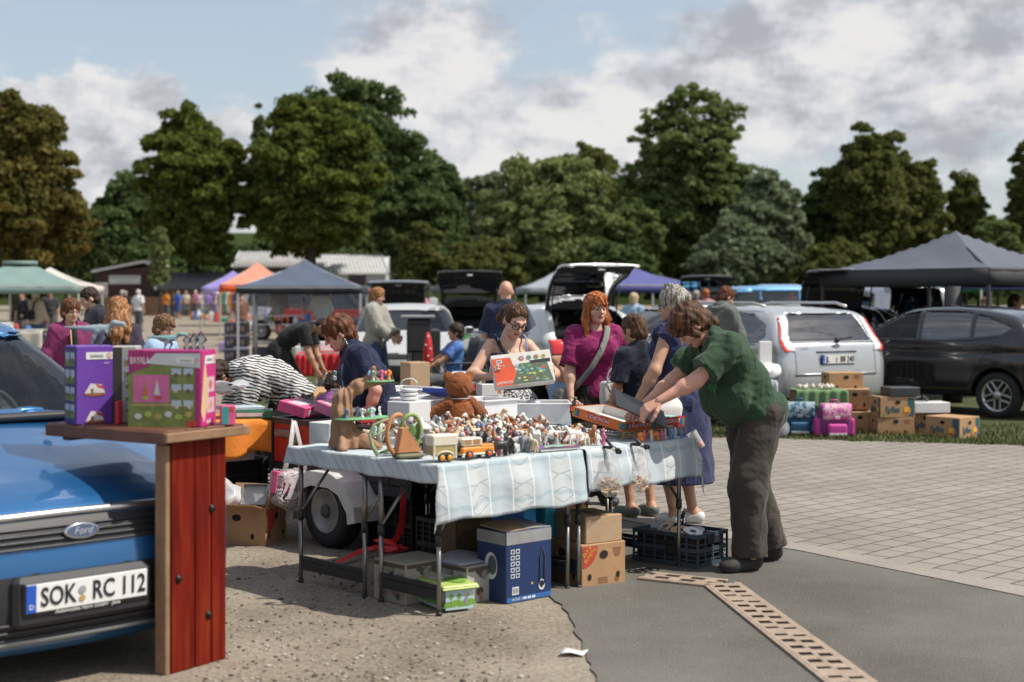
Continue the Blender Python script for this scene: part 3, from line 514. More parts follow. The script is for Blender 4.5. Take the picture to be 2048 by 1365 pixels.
def car(name,label,cat,kind,pnt,loc,rz,vox=.03,group=None,hatch=0.,lamps='high',plate=None,rails=False,rim=alloy,glass=None,backglass=None,front=True,detail=True,lamp2=None):
 K=PROF[kind];prof=crs(K['top']);prof=[(y,z)for y,z in prof];L2,W2,belt=K['L']/2,K['W']/2,K['belt'];y0=K['top'][0][0];y1=K['top'][-1][0];ztop=max(z for _,z in prof)
 def half(y,z):
  e=np.clip((np.abs(y)-(L2-.75))/.75,0,1);pl=1-np.where(y<0,.25,.12)*e**2.2
  up=np.clip((z-belt)/(ztop-belt),0,1.2);tm=1-(.22 if kind!='van' else.10)*up**1.35-.035*np.clip((.5-z)/.3,0,1)**2-.012*np.exp(-((z-belt+.1)/.05)**2)+.012*np.exp(-((z-belt+.22)/.1)**2)
  return W2*pl*tm
 pin=Poly2(prof)
 def f0(p):
  A=pin(p[:,1],p[:,2]);ax=np.abs(p[:,0]);B=(ax-half(p[:,1],p[:,2]))*.93
  crown_=.05*(ax/W2)**2
  return smax(A+crown_,B,.11)
 wells=[K['ax'][0],K['ax'][1]];wr=K['wr']
 def arches(p):
  o=np.full(len(p),9.)
  for a in wells:o=np.minimum(o,np.maximum(np.hypot(p[:,1]-a,p[:,2]-wr)-(wr+.055),.55-np.abs(p[:,0])))
  return o
 memo={}
 def prism(p,view,poly):
  q=memo.get(id(poly))or memo.setdefault(id(poly),Poly2(poly))
  if view=='s':return np.maximum(q(p[:,1],p[:,2]),.3-np.abs(p[:,0]))
  if view=='f':return np.maximum(q(p[:,0],p[:,2]),p[:,1]+.05)
  return np.maximum(q(p[:,0],p[:,2]),.75-p[:,1])
 c0,c1=K['cuts'];sp=K['side']
 hat=[(-.62,.60),(.62,.60),(.66,1.0),(.56,ztop-.06),(-.56,ztop-.06),(-.66,1.0)]
 yh=K['top'][-6][0]-.42
 hatg=Poly2(hat)
 def hatp(p):return np.maximum(hatg(p[:,0],p[:,2]),np.maximum(yh-p[:,1],.57-p[:,2]))
 wins=[('f',K['ws']),('s',sp)]+([]if hatch else[('r',K['rw'])])
 def pillars(p):return np.minimum(np.minimum(np.abs(p[:,1]-c0),np.abs(p[:,1]-c1))-.032,9)
 def shell(p,hole=True):
  v=f0(p);b=np.maximum(v,-(v+.045))
  for w_,poly in wins:
   q=prism(p,w_,poly)
   if w_=='s':q=np.maximum(q,-pillars(p))
   b=np.maximum(b,-q)
  b=np.maximum(b,-arches(p));return np.maximum(b,-hatp(p))if(hatch and hole)else b
 lo=np.array([-W2-.06,-L2-.1,.08]);hi=np.array([W2+.06,L2+.1,ztop+.06])
 t=thing(name,label,cat,loc,rz,group)
 def normals(v,q):
  n=np.zeros_like(v);a=np.cross(v[q[:,2]]-v[q[:,0]],v[q[:,3]]-v[q[:,1]])
  for i in range(4):np.add.at(n,q[:,i],a)
  return n/np.maximum(np.linalg.norm(n,axis=1),1e-9)[:,None]
 def part(nm,v,q,n,sel,mats,par,mi=None):
  u,inv=np.unique(q[sel],return_inverse=True)
  if len(u)<3:return None
  me=arrmesh(nm,v[u],inv.reshape(-1,4),True,None if mi is None else mi[sel]);me.normals_split_custom_set_from_vertices(n[u].tolist());return link(nm,me,par,mats=mats)
 v,q=isosurf(shell,lo,hi,vox);n=normals(v,q);c=v[q].mean(1);fin=f0(c);mi=(fin<-.02).astype(int)
 low=(c[:,2]<.34)&(fin>-.02);mi[low]=2
 if lamps=='front':
  gr=(fin>-.02)&(c[:,1]<-1.9)&(np.abs(c[:,0])<.78)
  mi[gr&(np.abs(c[:,0])<.42+.6*(c[:,2]-.57))&(c[:,2]>.57)&(c[:,2]<.675)]=2
  mi[gr&(c[:,2]>.215)&(c[:,2]<.475)&(np.abs(c[:,0])<.47-.25*np.abs(c[:,2]-.36))]=2;mi[(c[:,2]<.215)&(c[:,1]<-1.6)&(fin>-.02)]=0
 dr=[([(-.98,.30),(-.93,1.0),(-.3,1.40),(c0,1.44),(c0,.30)],'door'),([(c0,.30),(c0,1.44),(c1+.05,1.41),(c1+.35,1.0),(c1+.1,.66),(c1-.12,.3)],'door')]
 dsel=[]
 for poly,nm in dr:
  for sg in(-1,1):dsel.append((nm,(c[:,0]*sg>.4)&(sd2(c[:,1],c[:,2],poly)<0)&(c[:,2]>.3)&(fin>-.02),sg,poly))
 used=np.zeros(len(q),bool);doors=[]
 for nm,sel,sg,poly in dsel:
  sel&=~used;used|=sel;doors.append((part(nm,v,q,n,sel,[pnt,inner,blk],t,mi),sg,poly))
 if not hatch and detail:
  ts=(c[:,1]>1.3)&(hatp(c)<0)&(fin>-.02)&~used;used|=ts;part('tailgate',v,q,n,ts,[pnt,inner,blk],t,mi)
 bn=(c[:,1]<-.95)&(c[:,2]>.70)&(np.abs(c[:,0])<.72)&(fin>-.02)&~used&(mi==0);used|=bn;part('bonnet',v,q,n,bn,[pnt,inner,blk],t,mi)
 part('body',v,q,n,~used,[pnt,inner,blk],t,mi)
 gm=glass or gls
 for(w_,poly)in[('f',K['ws']),('s',sp)]+([]if hatch else[('r',K['rw'])]):
  gv,gq=isosurf(lambda p:np.maximum(f0(p)+.014,0)+np.where(f0(p)+.014<0,f0(p)+.014,0),lo,hi,vox*1.3)if w_=='f' else(GV,GQ)
  if w_=='f':GV,GQ=gv,gq;GN=normals(gv,gq)
  gc=gv[gq].mean(1);s0=prism(gc,w_,poly)<.03
  if w_=='s':
   for sg in(-1,1):
    for a,b,dI in((-9,c0,0),(c0,c1,1),(c1,9,2)):
     di={(-1,0):0,(1,0):1,(-1,1):2,(1,1):3}.get((sg,dI));par=doors[di][0]if di is not None and doors[di][0]else t
     part('window',gv,gq,GN,s0&(gc[:,0]*sg>0)&(gc[:,1]>a)&(gc[:,1]<b),backglass if(backglass and dI>0)else gm,par)
  else:part('windscreen' if w_=='f' else 'rear_window',gv,gq,GN,s0,(backglass or gm)if w_=='r' else gm,t)
 def find(mk_,a,b,n,off):
  a=np.full(n,a);b=np.full(n,b)
  for _ in range(20):m_=(a+b)/2;i=f0(mk_(m_))<off;a=np.where(i,m_,a);b=np.where(i,b,m_)
  return a
 def sx(y,z,sg=1,off=0.):
  y=np.atleast_1d(np.asarray(y,float));z=np.broadcast_to(np.asarray(z,float),y.shape);o=sg*find(lambda m_:np.stack([m_,y,z],1),0.,1.3,len(y),off);return o if len(o)>1 else float(o[0])
 def sy(x,z,sg=1,off=0.):
  x=np.atleast_1d(np.asarray(x,float));z=np.broadcast_to(np.asarray(z,float),x.shape);o=sg*find(lambda m_:np.stack([x,sg*m_,z],1),1.2,3.,len(x),off);return o if len(o)>1 else float(o[0])
 def patch(nm,poly,view,mat,par=t,off=.006,res=.025,sg=1):
  xs=[a for a,_ in poly];zs=[b for _,b in poly];nu=max(4,int((max(xs)-min(xs))/res));nv=max(4,int((max(zs)-min(zs))/res));pts=[]
  X_,Z_=np.meshgrid(np.linspace(min(xs),max(xs),nu),np.linspace(min(zs),max(zs),nv),indexing='ij');d_=sd2(X_.ravel(),Z_.ravel(),poly).reshape(X_.shape)
  e=1e-3;g1=(sd2((X_+e).ravel(),Z_.ravel(),poly).reshape(X_.shape)-d_)/e;g2_=(sd2(X_.ravel(),(Z_+e).ravel(),poly).reshape(X_.shape)-d_)/e
  out=d_>0;X_=np.where(out,X_-g1*d_,X_);Z_=np.where(out,Z_-g2_*d_,Z_);step=max((max(xs)-min(xs))/nu,(max(zs)-min(zs))/nv)
  a_,b_=X_.ravel(),Z_.ravel();o_=np.stack([sx(a_,b_,sg,off),a_,b_]if view=='s' else[a_,sy(a_,b_,-1 if view=='f' else 1,off),b_],1)
  idx=np.arange(nu*nv).reshape(nu,nv);qq=np.stack([idx[:-1,:-1],idx[1:,:-1],idx[1:,1:],idx[:-1,1:]],-1).reshape(-1,4);dd=d_.ravel()[qq].min(1);qq=qq[dd<0]
  o2=link(nm,arrmesh(nm,o_,qq),par,mats=mat);md=o2.modifiers.new('Solidify','SOLIDIFY');md.thickness=.008;md.offset=0;return o2
 def seam(pts,view,r=.004,par=t,nm='panel_gap',sg=1,mat=ink):
  pp=[]
  for i in range(len(pts)-1):
   for k in range(7):pp.append((pts[i][0]+(pts[i+1][0]-pts[i][0])*k/6,pts[i][1]+(pts[i+1][1]-pts[i][1])*k/6))
  a_,b_=np.array(pp).T;pp=np.stack([sx(a_,b_,sg),a_,b_]if view=='s' else[a_,sy(a_,b_,-1 if view=='f' else 1),b_],1).tolist()
  return MB().tube(pp,r,5).build(nm,mat,par)
 for i,a in enumerate(wells):
  for sg in(-1,1):
   X=Matrix.Translation((sg*(W2-.115),a,wr))@Matrix.Rotation(R(90)*sg,4,'Y')
   wo=MB().lathe([(.19,-.1),(wr-.03,-.105),(wr,-.07),(wr,.07),(wr-.03,.105),(wr-.09,.11),(.19,.06)],28,0,X).build('wheel',tyre,t)
   m=MB();m.lathe([(.205,.05),(.215,.095),(.2,.1),(.18,.03),(.03,.02)],28,0,X,cap=False)
   for k in range(5):
    A=X@Matrix.Rotation(k*2*math.pi/5,4,'Z')
    for o_ in(-.022,.022):m.box((.12,o_+(.016 if o_>0 else-.016),.075),(.19,.026,.03),0,0,.006,A)
   m.lathe([(.06,.05),(.06,.09),(.04,.1)],14,0,X);m.lathe([(.2,.02),(.02,.018)],20,1,X)
   m.build('rim',[rim,dark],wo)
 if detail:
  for di,(o_,sg,poly)in enumerate(doors):
   pr=poly[:2]+poly[-1:]if di<2 else[(c0,.32),(c0,.9)]
   if di<2:seam([(-.96,.34),(-.95,.93)],'s',par=t,sg=sg);seam([(c0,.34),(c0,1.0)],'s',par=t,sg=sg)
   else:seam([(c0+.02,.31),(c1-.12,.31),(c1+.1,.66),(c1+.33,1.02)],'s',par=t,sg=sg)
   if o_:
    yy=(c0-.16)if di<2 else(c1-.02);zc=belt-.06
    MB().tube([(sx(yy+k*.05-.1,zc,sg)+sg*(.012+.018*math.sin(math.pi*k/4)),yy+k*.05-.1,zc+.01)for k in range(5)],.013,6).build('handle',pnt,o_)
  for sg in(-1,1):
   m=MB();bx=sx(-.78,belt+.06,sg);m.box((bx+sg*.09,-.80,belt+.12),(.19,.10,.13),sg*.25,0,.035);m.box((bx+sg*.02,-.77,belt+.06),(.1,.05,.03));m.box((bx+sg*.095,-.748,belt+.12),(.15,.006,.095),sg*.25,1,.002);m.build('wing_mirror',[pnt,chrome],t)
   seam([(-.1+-.9,1.0),(-.32,1.0),(c1,belt+.06),(sp[-2][0],sp[-2][1]-.02)],'s',.007,t,'window_trim',sg,blk)
 m=MB()
 for sg in(-1,1):
  m.box((sg*.36,.05,.62),(.5,.5,.2),0,0,.06);m.box((sg*.36,.33,.88),(.48,.14,.55),0,0,.06);m.box((sg*.36,.36,1.22),(.25,.09,.16),0,0,.03)
 m.box((0,1.0,.86),(1.3,.15,.55),0,0,.05);m.box((0,1.0,.5),(1.4,2.0,.08));m.box((0,-.75,.86),(1.3,.35,.16),0,0,.05);m.build('seats',inner,t)
 MB().tube([(.36+.18*math.cos(a),-.42+.05*math.sin(a),.92+.18*math.sin(a))for a in[k*math.pi/10 for k in range(21)]],.016,6).build('steering_wheel',blk,t)
 if front and lamps!='none':
  for sg in(-1,1):patch('headlight',[(sg*(W2-.42),.62),(sg*(W2-.16),.66),(sg*(W2-.2),.77),(sg*(W2-.46),.71)],'f',lamp2 or clearlamp,off=.008)
 if lamps=='high':
  for sg in(-1,1):patch('tail_light',[(K['top'][-5][0]-.20,1.30),(K['top'][-5][0]-.02,1.30),(K['top'][-4][0]+.02,.80),(K['top'][-4][0]-.10,.86)],'s',redlamp,sg=sg)
 elif lamps in('low','front'):
  for sg in(-1,1):patch('tail_light',[(sg*.58,.72),(sg*.80,.72),(sg*.80,.95),(sg*.60,.95)],'r',redlamp)
 if lamps=='high' and False:pass
 if hatch:
  hs=lambda p:np.maximum(np.maximum(np.maximum(f0(p),-(f0(p)+.05)),hatp(p)+.012),-prism(p,'r',K['rw']))
  hv,hq=isosurf(hs,lo,hi,vox);hn=normals(hv,hq);piv=np.array([0,yh+.05,ztop-.05]);hc=hv[hq].mean(1)
  g_=bpy.data.objects.new('tailgate',None);
  me=arrmesh('tailgate',hv-piv,hq,True,np.where(f0(hc)<-.038,1,0));me.normals_split_custom_set_from_vertices(hn.tolist())
  ho=link('tailgate',me,t,piv.tolist(),mats=[pnt,inner]);ho.rotation_euler=(R(hatch),0,0)
  gc=GV[GQ].mean(1);s0=prism(gc,'r',K['rw'])<.03;po=part('rear_window',GV-piv,GQ,GN,s0,backglass or gm,ho)
  MB().box((-piv[0],sy(0,.75)-piv[1]-.09,.72-piv[2]),(.12,.05,.05),0,0,.01).build('latch',chrome,ho)
  for sg in(-1,1):MB().tube([(sg*.58,yh+.2,.98),(sg*.56,yh+.45,ztop+.28)],.012,6).build('gas_strut',blk,t)
  MB().box((0,yh+.1,.60),(1.1,.7,.03)).build('boot_floor',inner,t)
 if rails:
  for sg in(-1,1):
   yy=[-.25+k*.23 for k in range(9)];xx=[sx(y_,ztop-.09,sg)for y_ in yy]
   zt=[ztop-.035+.06*min(1,3*math.sin(math.pi*(k+.12)/8.3))for k in range(9)];MB().tube([(xx[k]*.93,yy[k],zt[k])for k in range(9)],.018,6).build('roof_rail',M('rail_silver',(.55,.55,.55),.35,.7,var=.05),t)
 K2=dict(sx=sx,sy=sy,patch=patch,seam=seam,W2=W2,zt=ztop);return t,K2
def numplate(parent,X,txt,dealer=None):
 m=MB();m.box((0,0,0),(.54,.132,.012),0,0,.004,X);pl=m.build('number_plate',blk,parent)
 m=MB();m.box((0,.004,.008),(.52,.11,.006),0,0,.002,X);m.box((-.24,.004,.010),(.04,.108,.006),0,1,0,X)
 face_=m.build('plate_face',[platew,plateb],pl)
 T0=X@Matrix.Translation((0,.002,.0135));a,b=txt.split('|')
 text(a,.104,ink,T0@Matrix.Translation((-.203,.0,0)),pl,align='LEFT',sx=.74,bold=.0016);text(b,.104,ink,T0@Matrix.Translation((.252,0,0)),pl,align='RIGHT',sx=.74,bold=.0016)
 text('D',.028,platew,T0@Matrix.Translation((-.24,-.03,.001)),pl);MB().disc(T0,.016,.016,0,(-.028,.012),.001).disc(T0,.013,.013,1,(-.028,-.022),.001).build('sticker',[M('sticker_grey',(.3,.3,.3)),M('sticker_gold',(.5,.3,.1))],pl)
 if dealer:text(dealer,.022,platew,X@Matrix.Translation((0,-.0595,.008)),pl,shear=.25)
 return pl
def oval_badge(parent,X,w_,h_,word):
 m=MB();m.lathe([(1.,0),(1.,.5),(.94,.9),(.9,1.)],28,0,X@Matrix.Diagonal((w_/2,h_/2,.012,1)));b=m.build('badge',chrome,parent)
 MB().disc(X,w_*.44,h_*.4,0,(0,0),.0135,28).build('badge_field',M('badge_blue',(.05,.07,.13),.25,coat=1,var=0),b)
 text(word,h_*.62,chrome,X@Matrix.Translation((0,0,.015)),b,shear=.35);return b
carg='cars parked at the market'
bluep=paint('blue',(.018,.125,.32),.42,.34)
fw=Vector((UY,-UX,0));nose=P(163,1168,5.72);nose.z=0
bc=nose-fw*2.13
bt,K=car('parked_car','metallic blue hatchback in the left foreground, nose beside the red wooden panel','car','hatch',bluep,bc,TH,.016,carg,lamps='front',glass=glassy('blue_car_glass',(.82,.87,.87),1.,.02,1.7))
sy,sx=K['sy'],K['sx']
for k in range(4):
 z=.575+k*.024;MB().tube([(x,sy(x,z,-1)-.006,z)for x in np.linspace(-.44,.44,15)],.006,5).build('grille_bar',M('grille_grey',(.035,.035,.037),.4,.3,var=0),bt)
MB().tube([(x,sy(x,.69-.02*x*x,-1)-.004,.695-.03*x*x)for x in np.linspace(-.5,.5,21)],.017,8,flat=1.).build('chrome_strip',M('satin_chrome',(.7,.7,.7),.2,.9,var=0),bt)
for k in range(3):
 z=.225+k*.03;MB().tube([(x,sy(x,z,-1)-.006,z)for x in np.linspace(-.43,.43,15)],.007,5).build('grille_bar',M('grille_dark',(.035,.035,.037),.5,.2,var=0),bt)
MB().tube([(x,sy(x,.205,-1)-.008,.208+.01*x*x)for x in np.linspace(-.62,.62,15)],.013,6).build('lower_strip',M('strip_grey',(.28,.28,.27),.35,.6,var=.05),bt)
oval_badge(bt,Matrix.Translation((0,sy(0,.615,-1)-.012,.622))@Matrix.Rotation(R(82),4,'X'),.155,.066,'Ford')
numplate(bt,Matrix.Translation((0,sy(0,.37,-1)-.035,.385))@Matrix.Rotation(R(92),4,'X'),'SOK| RC 112','Automobile Horn GmbH · Jena')
MB().box((0,sy(0,.37,-1)+.01,.37),(.6,.08,.2),0,0,.02).build('plate_bracket',blk,bt)
MB().box((-.1,-1.02,1.0),(1.2,.12,.03),0,0,.01).build('wiper_cowl',blk,bt)
for sg in(-1,1):MB().tube([(sg*.1-.45,-1.06,1.01),(sg*.1+.1,-.93,1.045)],.012,6).build('wiper',blk,bt)
MB().lathe([(.02,0),(.022,.01),(.01,.018)],10,0,Matrix.Translation((.28,-1.28,.968))).build('washer_nozzle',blk,bt)
silver=paint('silver',(.52,.53,.54),.55,.32)
se,K=car('parked_car','silver estate car with roof rails, closed tailgate facing the camera','car','estate',silver,(3.07,19.84,0),R(180+28),.02,carg,lamps='none',rails=True,backglass=gdk,glass=gdk)
sy,patch,seam=K['sy'],K['patch'],K['seam']
X=Matrix.Translation((0,sy(0,.80)+.012,.80))@Matrix.Rotation(R(180),4,'Z')@Matrix.Rotation(R(92),4,'X');numplate(se,X,'JL| BB 240')
oval_badge(se,Matrix.Translation((0,sy(0,.965),.972))@Matrix.Rotation(R(180),4,'Z')@Matrix.Rotation(R(85),4,'X'),.13,.055,'Ford')
for sg in(-1,1):
 patch('tail_light',[(sg*.635,.90),(sg*.80,.93),(sg*.80,1.05),(sg*.685,1.34),(sg*.60,1.34),(sg*.67,1.05)],'r',clearlamp,res=.02)
 patch('lamp_edge',[(sg*.66,.92),(sg*.78,.895),(sg*.825,.95),(sg*.795,1.06),(sg*.70,1.33),(sg*.678,1.33),(sg*.765,1.06),(sg*.78,.965),(sg*.76,.925)],'r',M('lamp_edge_red',(.7,.05,.02),.15,coat=1.,var=0),off=.012,res=.014)
seam([(-.64,.60),(-.64,.92)],'r');seam([(.64,.60),(.64,.92)],'r');seam([(-.64,.6),(.64,.6)],'r',.005);seam([(-.66,.62),(.66,.62)],'r',.012,nm='bumper_line',mat=silver);seam([(-.32,.895),(.32,.895)],'r',.012,nm='handle_recess');seam([(-.66,1.01),(.66,1.01)],'r',.008,nm='rear_window_trim',mat=blk)
MB().tube([(-.05,sy(-.05,1.04)+.03,1.05),(-.32,sy(-.3,1.07)+.03,1.075)],.014,6).tube([(-.05,sy(-.05,1.04)+.01,1.04),(-.05,sy(-.05,1.04)+.05,1.05)],.03,8).build('rear_wiper',blk,se)
text('FOCUS',.035,steel,Matrix.Translation((.5,sy(.5,.93)+.004,.94))@Matrix.Rotation(R(180),4,'Z')@Matrix.Rotation(R(90),4,'X'),se)
blackp=paint('black',(.018,.018,.021),.3,.22)
bk_,K=car('parked_car','black hatchback seen side on at the right edge, silver five-spoke wheel','car','small',blackp,(6.02,19.94,0),R(224.6),.02,carg,lamps='none',glass=glassy('black_car_glass',(.75,.8,.78),.9),backglass=gdk)
for sg in(-1,1):K['patch']('tail_light',[(1.72,.84),(1.93,.80),(1.93,.98),(1.80,1.14),(1.70,1.10)],'s',redlamp,sg=sg)
MB().tube([(K['sx'](1.35+.085*math.cos(a),.87+.085*math.sin(a),-1),1.35+.085*math.cos(a),.87+.085*math.sin(a))for a in[k*math.pi/8 for k in range(17)]],.004,5).build('fuel_flap_gap',ink,bk_)
def boot(label,kind,pnt,px,d,rz,hatch,vox=.03,**kw):
 q=GX(px,d);a=R(rz);q+=Vector((math.sin(a),-math.cos(a),0))*(PROF[kind]['L']/2)
 return car('parked_car',label,'car',kind,pnt,q,a,vox,carg,hatch=hatch,**kw)
boot('silver-white hatchback with raised tailgate behind the red-haired woman','hatch',paint('white_silver',(.55,.56,.55),.3,.35),1205,21.5,180+24,78,.024,lamps='low',backglass=gdk)
boot('black car with raised tailgate behind the man in the navy polo','hatch',paint('black_green',(.02,.028,.027),.3,.25),940,28.,180+3,80,.027,lamps='low')
boot('dark brown car with raised tailgate beside the light-walled building','estate',paint('brown',(.045,.04,.034),.3,.3),797,30.,180+5,76,lamps='none')
boot('black estate with raised tailgate under the black canopy','estate',blackp,1700,23.2,180+12,84,.024,lamps='low',backglass=gdk)
boot('silver van with raised tailgate seen under the black canopy','van',silver,1838,31,180+8,80,lamps='low')
boot('small dark car far back with its tailgate raised, left of the light blue van','hatch',paint('grey_dark',(.10,.10,.11),.4,.3),1415,36,180,80,lamps='none',detail=False)
def plain(label,kind,pnt,px,d,rz,vox=.045,**kw):return car('parked_car',label,'car',kind,pnt,GX(px,d),R(rz),vox,carg,detail=False,**kw)
plain('white car facing the camera in front of the dark brown car','hatch',paint('white',(.5,.5,.48),.1,.3),812,25.2,4,.03,lamps='front')
plain('grey car whose side windows show behind the white-haired woman','hatch',paint('grey',(.22,.23,.24),.5,.3),1330,24,-70,lamps='low')
plain('red van parked behind the grey-blue canopy','van',paint('red',(.40,.02,.015),.1,.3),690,46,62,lamps='low')
plain('white van parked behind the grey-blue canopy','van',paint('van_white',(.55,.56,.56),.1,.3),618,50,70,lamps='low')
plain('light blue van behind the parked cars','van',paint('light_blue',(.12,.36,.62),.1,.35),1502,37,-80,lamps='low')
plain('dark car roof showing between the silver estate and blue van','estate',paint('slate',(.12,.13,.15),.4,.3),1560,25,-78,lamps='low')
plain('silver car far back behind the small grey canopy','hatch',silver,1085,34,-75,lamps='low')
plain('pale blue car far back left of the bald man','hatch',paint('pale_blue',(.3,.4,.48),.3,.3),985,40,85,lamps='low')
def rot(ax,a):
 c,s=math.cos(a),math.sin(a)
 return np.array({'x':[[1,0,0],[0,c,-s],[0,s,c]],'y':[[c,0,s],[0,1,0],[-s,0,c]],'z':[[c,-s,0],[s,c,0],[0,0,1]]}[ax])
A3=lambda*v:np.array(v,float)
def skinmat(n,c):
 m=M('skin_'+n,c,.5,var=.14,vs=22,bump=.12,bs=120);b=m.node_tree.nodes['Principled BSDF'];b.inputs['Subsurface Weight'].default_value=.12;b.inputs['Subsurface Radius'].default_value=(.012,.005,.003);return m
SK=dict(fair=skinmat('fair',(.56,.33,.235)),pink=skinmat('pink',(.58,.31,.22)),tan=skinmat('tan',(.42,.22,.13)),warm=skinmat('warm',(.47,.26,.17)))
lip=M('lips',(.40,.13,.11),.4,var=.05)
def hairmat(n,c,c2):
 if 'hair_'+n in MATS:return MATS['hair_'+n]
 m=M('hair_'+n,c,.55,var=0,spec=.22);nt=m.node_tree;L=nt.links;b=nt.nodes['Principled BSDF'];tc=nn(nt,'ShaderNodeTexCoord')
 mp=nn(nt,'ShaderNodeMapping');mp.inputs['Scale'].default_value=(70,70,6);L.new(tc.outputs['Object'],mp.inputs[0]);nz=nn(nt,'ShaderNodeTexNoise',Scale=1.,Detail=3.);L.new(mp.outputs[0],nz.inputs['Vector'])
 r=ramp(nt,[(.36,c),(.66,c2)],nz.outputs['Fac']);L.new(r.outputs[0],b.inputs['Base Color']);bp=nn(nt,'ShaderNodeBump',Strength=.8,Distance=.01);L.new(nz.outputs['Fac'],bp.inputs['Height']);L.new(bp.outputs[0],b.inputs['Normal']);return m
HR=dict(red=hairmat('copper',(.20,.045,.012),(.48,.16,.05)),brown=hairmat('brown',(.03,.014,.008),(.13,.062,.03)),dark=hairmat('dark',(.012,.008,.006),(.055,.032,.02)),grey=hairmat('grey',(.10,.08,.06),(.5,.46,.40)),ginger=hairmat('ginger',(.13,.05,.018),(.42,.21,.085)),lbrown=hairmat('light_brown',(.06,.03,.014),(.22,.125,.06)),auburn=hairmat('auburn',(.045,.015,.008),(.17,.06,.025)),white=hairmat('white',(.4,.38,.35),(.7,.68,.63)),blond=hairmat('blond',(.32,.23,.13),(.6,.48,.3)))
def cloth(n,c,var=.12,bump=.35,bs=38.,rough=.85):
 if 'cloth_'+n in MATS:return MATS['cloth_'+n]
 m=M('cloth_'+n,c,rough,var=var,vs=6,bump=bump,bs=bs*1.6,spec=.2,sheen=.1);nt=m.node_tree;b=nt.nodes['Principled BSDF'];tc=nn(nt,'ShaderNodeTexCoord');mp=nn(nt,'ShaderNodeMapping');mp.inputs['Scale'].default_value=(1,1,.55);mp.inputs['Rotation'].default_value=(.4,.5,0);nt.links.new(tc.outputs['Object'],mp.inputs[0])
 nz=nn(nt,'ShaderNodeTexNoise',Scale=4.6,Detail=2.,Roughness=.45,Distortion=1.1);nt.links.new(mp.outputs[0],nz.inputs['Vector']);rg=nn(nt,'ShaderNodeMath',operation='PINGPONG');rg.inputs[1].default_value=.15;nt.links.new(nz.outputs['Fac'],rg.inputs[0])
 bp=nn(nt,'ShaderNodeBump',Strength=.42,Distance=.13);nt.links.new(rg.outputs[0],bp.inputs['Height']);old=b.inputs['Normal'].links[0].from_node;nt.links.new(bp.outputs[0],old.inputs['Normal']);return m
eyew=M('eye_white',(.40,.36,.33),.3,var=0);eyed=M('eye_iris',(.03,.02,.015),.1,var=0)
def hand_prims(W,dr,pn,side,curl=.5,sc=1.,spread=.12,thumb=.6):
 dr=dr/np.linalg.norm(dr);pn=pn-dr*(pn@dr);pn=pn/np.linalg.norm(pn);lt=np.cross(dr,pn)*side;ps=[]
 for i,(off,ln)in enumerate(((.028,.92),(.010,1.),(-.009,.95),(-.027,.76))):
  a=W+lt*off*.5*sc+dr*.012*sc;kn=W+(lt*off+dr*(.088-.004*abs(i-1)))*sc;ps.append(('c',a,kn,.0135*sc,.0115*sc))
  d=dr+lt*(off*spread*22);d=d/np.linalg.norm(d);p=kn;ang=0
  for k,l in enumerate((.040,.026,.021)):
   ang+=curl*(.75,1.,.7)[k]*(1+.08*i);dd=d*math.cos(ang)+pn*math.sin(ang);q=p+dd*l*ln*sc;ps.append(('c',p,q,(.0098-.0009*k)*sc,(.0092-.0011*k)*sc));p=q
 p=W+(lt*.022+dr*.02+pn*.006)*sc;d=lt*.75+dr*.75+pn*.35*thumb
 for k,l in enumerate((.038,.032,.026)):
  d=d/np.linalg.norm(d);q=p+d*l*sc;ps.append(('c',p,q,(.0135-.0016*k)*sc,(.0115-.0014*k)*sc));p=q;d=d+dr*.28+pn*.35*thumb-lt*.28*thumb
 return ps
def ik(a,t,l1,l2,pole):
 v=t-a;d=min(np.linalg.norm(v),l1+l2-.004);u=v/np.linalg.norm(v);x=(l1*l1-l2*l2+d*d)/(2*d);y=math.sqrt(max(l1*l1-x*x,1e-6))
 n=pole-u*(pole@u);n=n/max(np.linalg.norm(n),1e-6);return a+u*x+n*y,a+u*d
def inflate(ps,e):return[(q[0],q[1],q[2],q[3]+e,q[4]+e)+q[5:]if q[0]=='c' else(q[0],q[1],tuple(np.asarray(q[2])+e))+q[3:]for q in ps]
def merge(parts):
 V,Q,I,n=[],[],[],0
 for v,q,mi in parts:
  V.append(v);Q.append(q+n);I.append(mi);n+=len(v)
 return np.concatenate(V),np.concatenate(Q),np.concatenate(I)
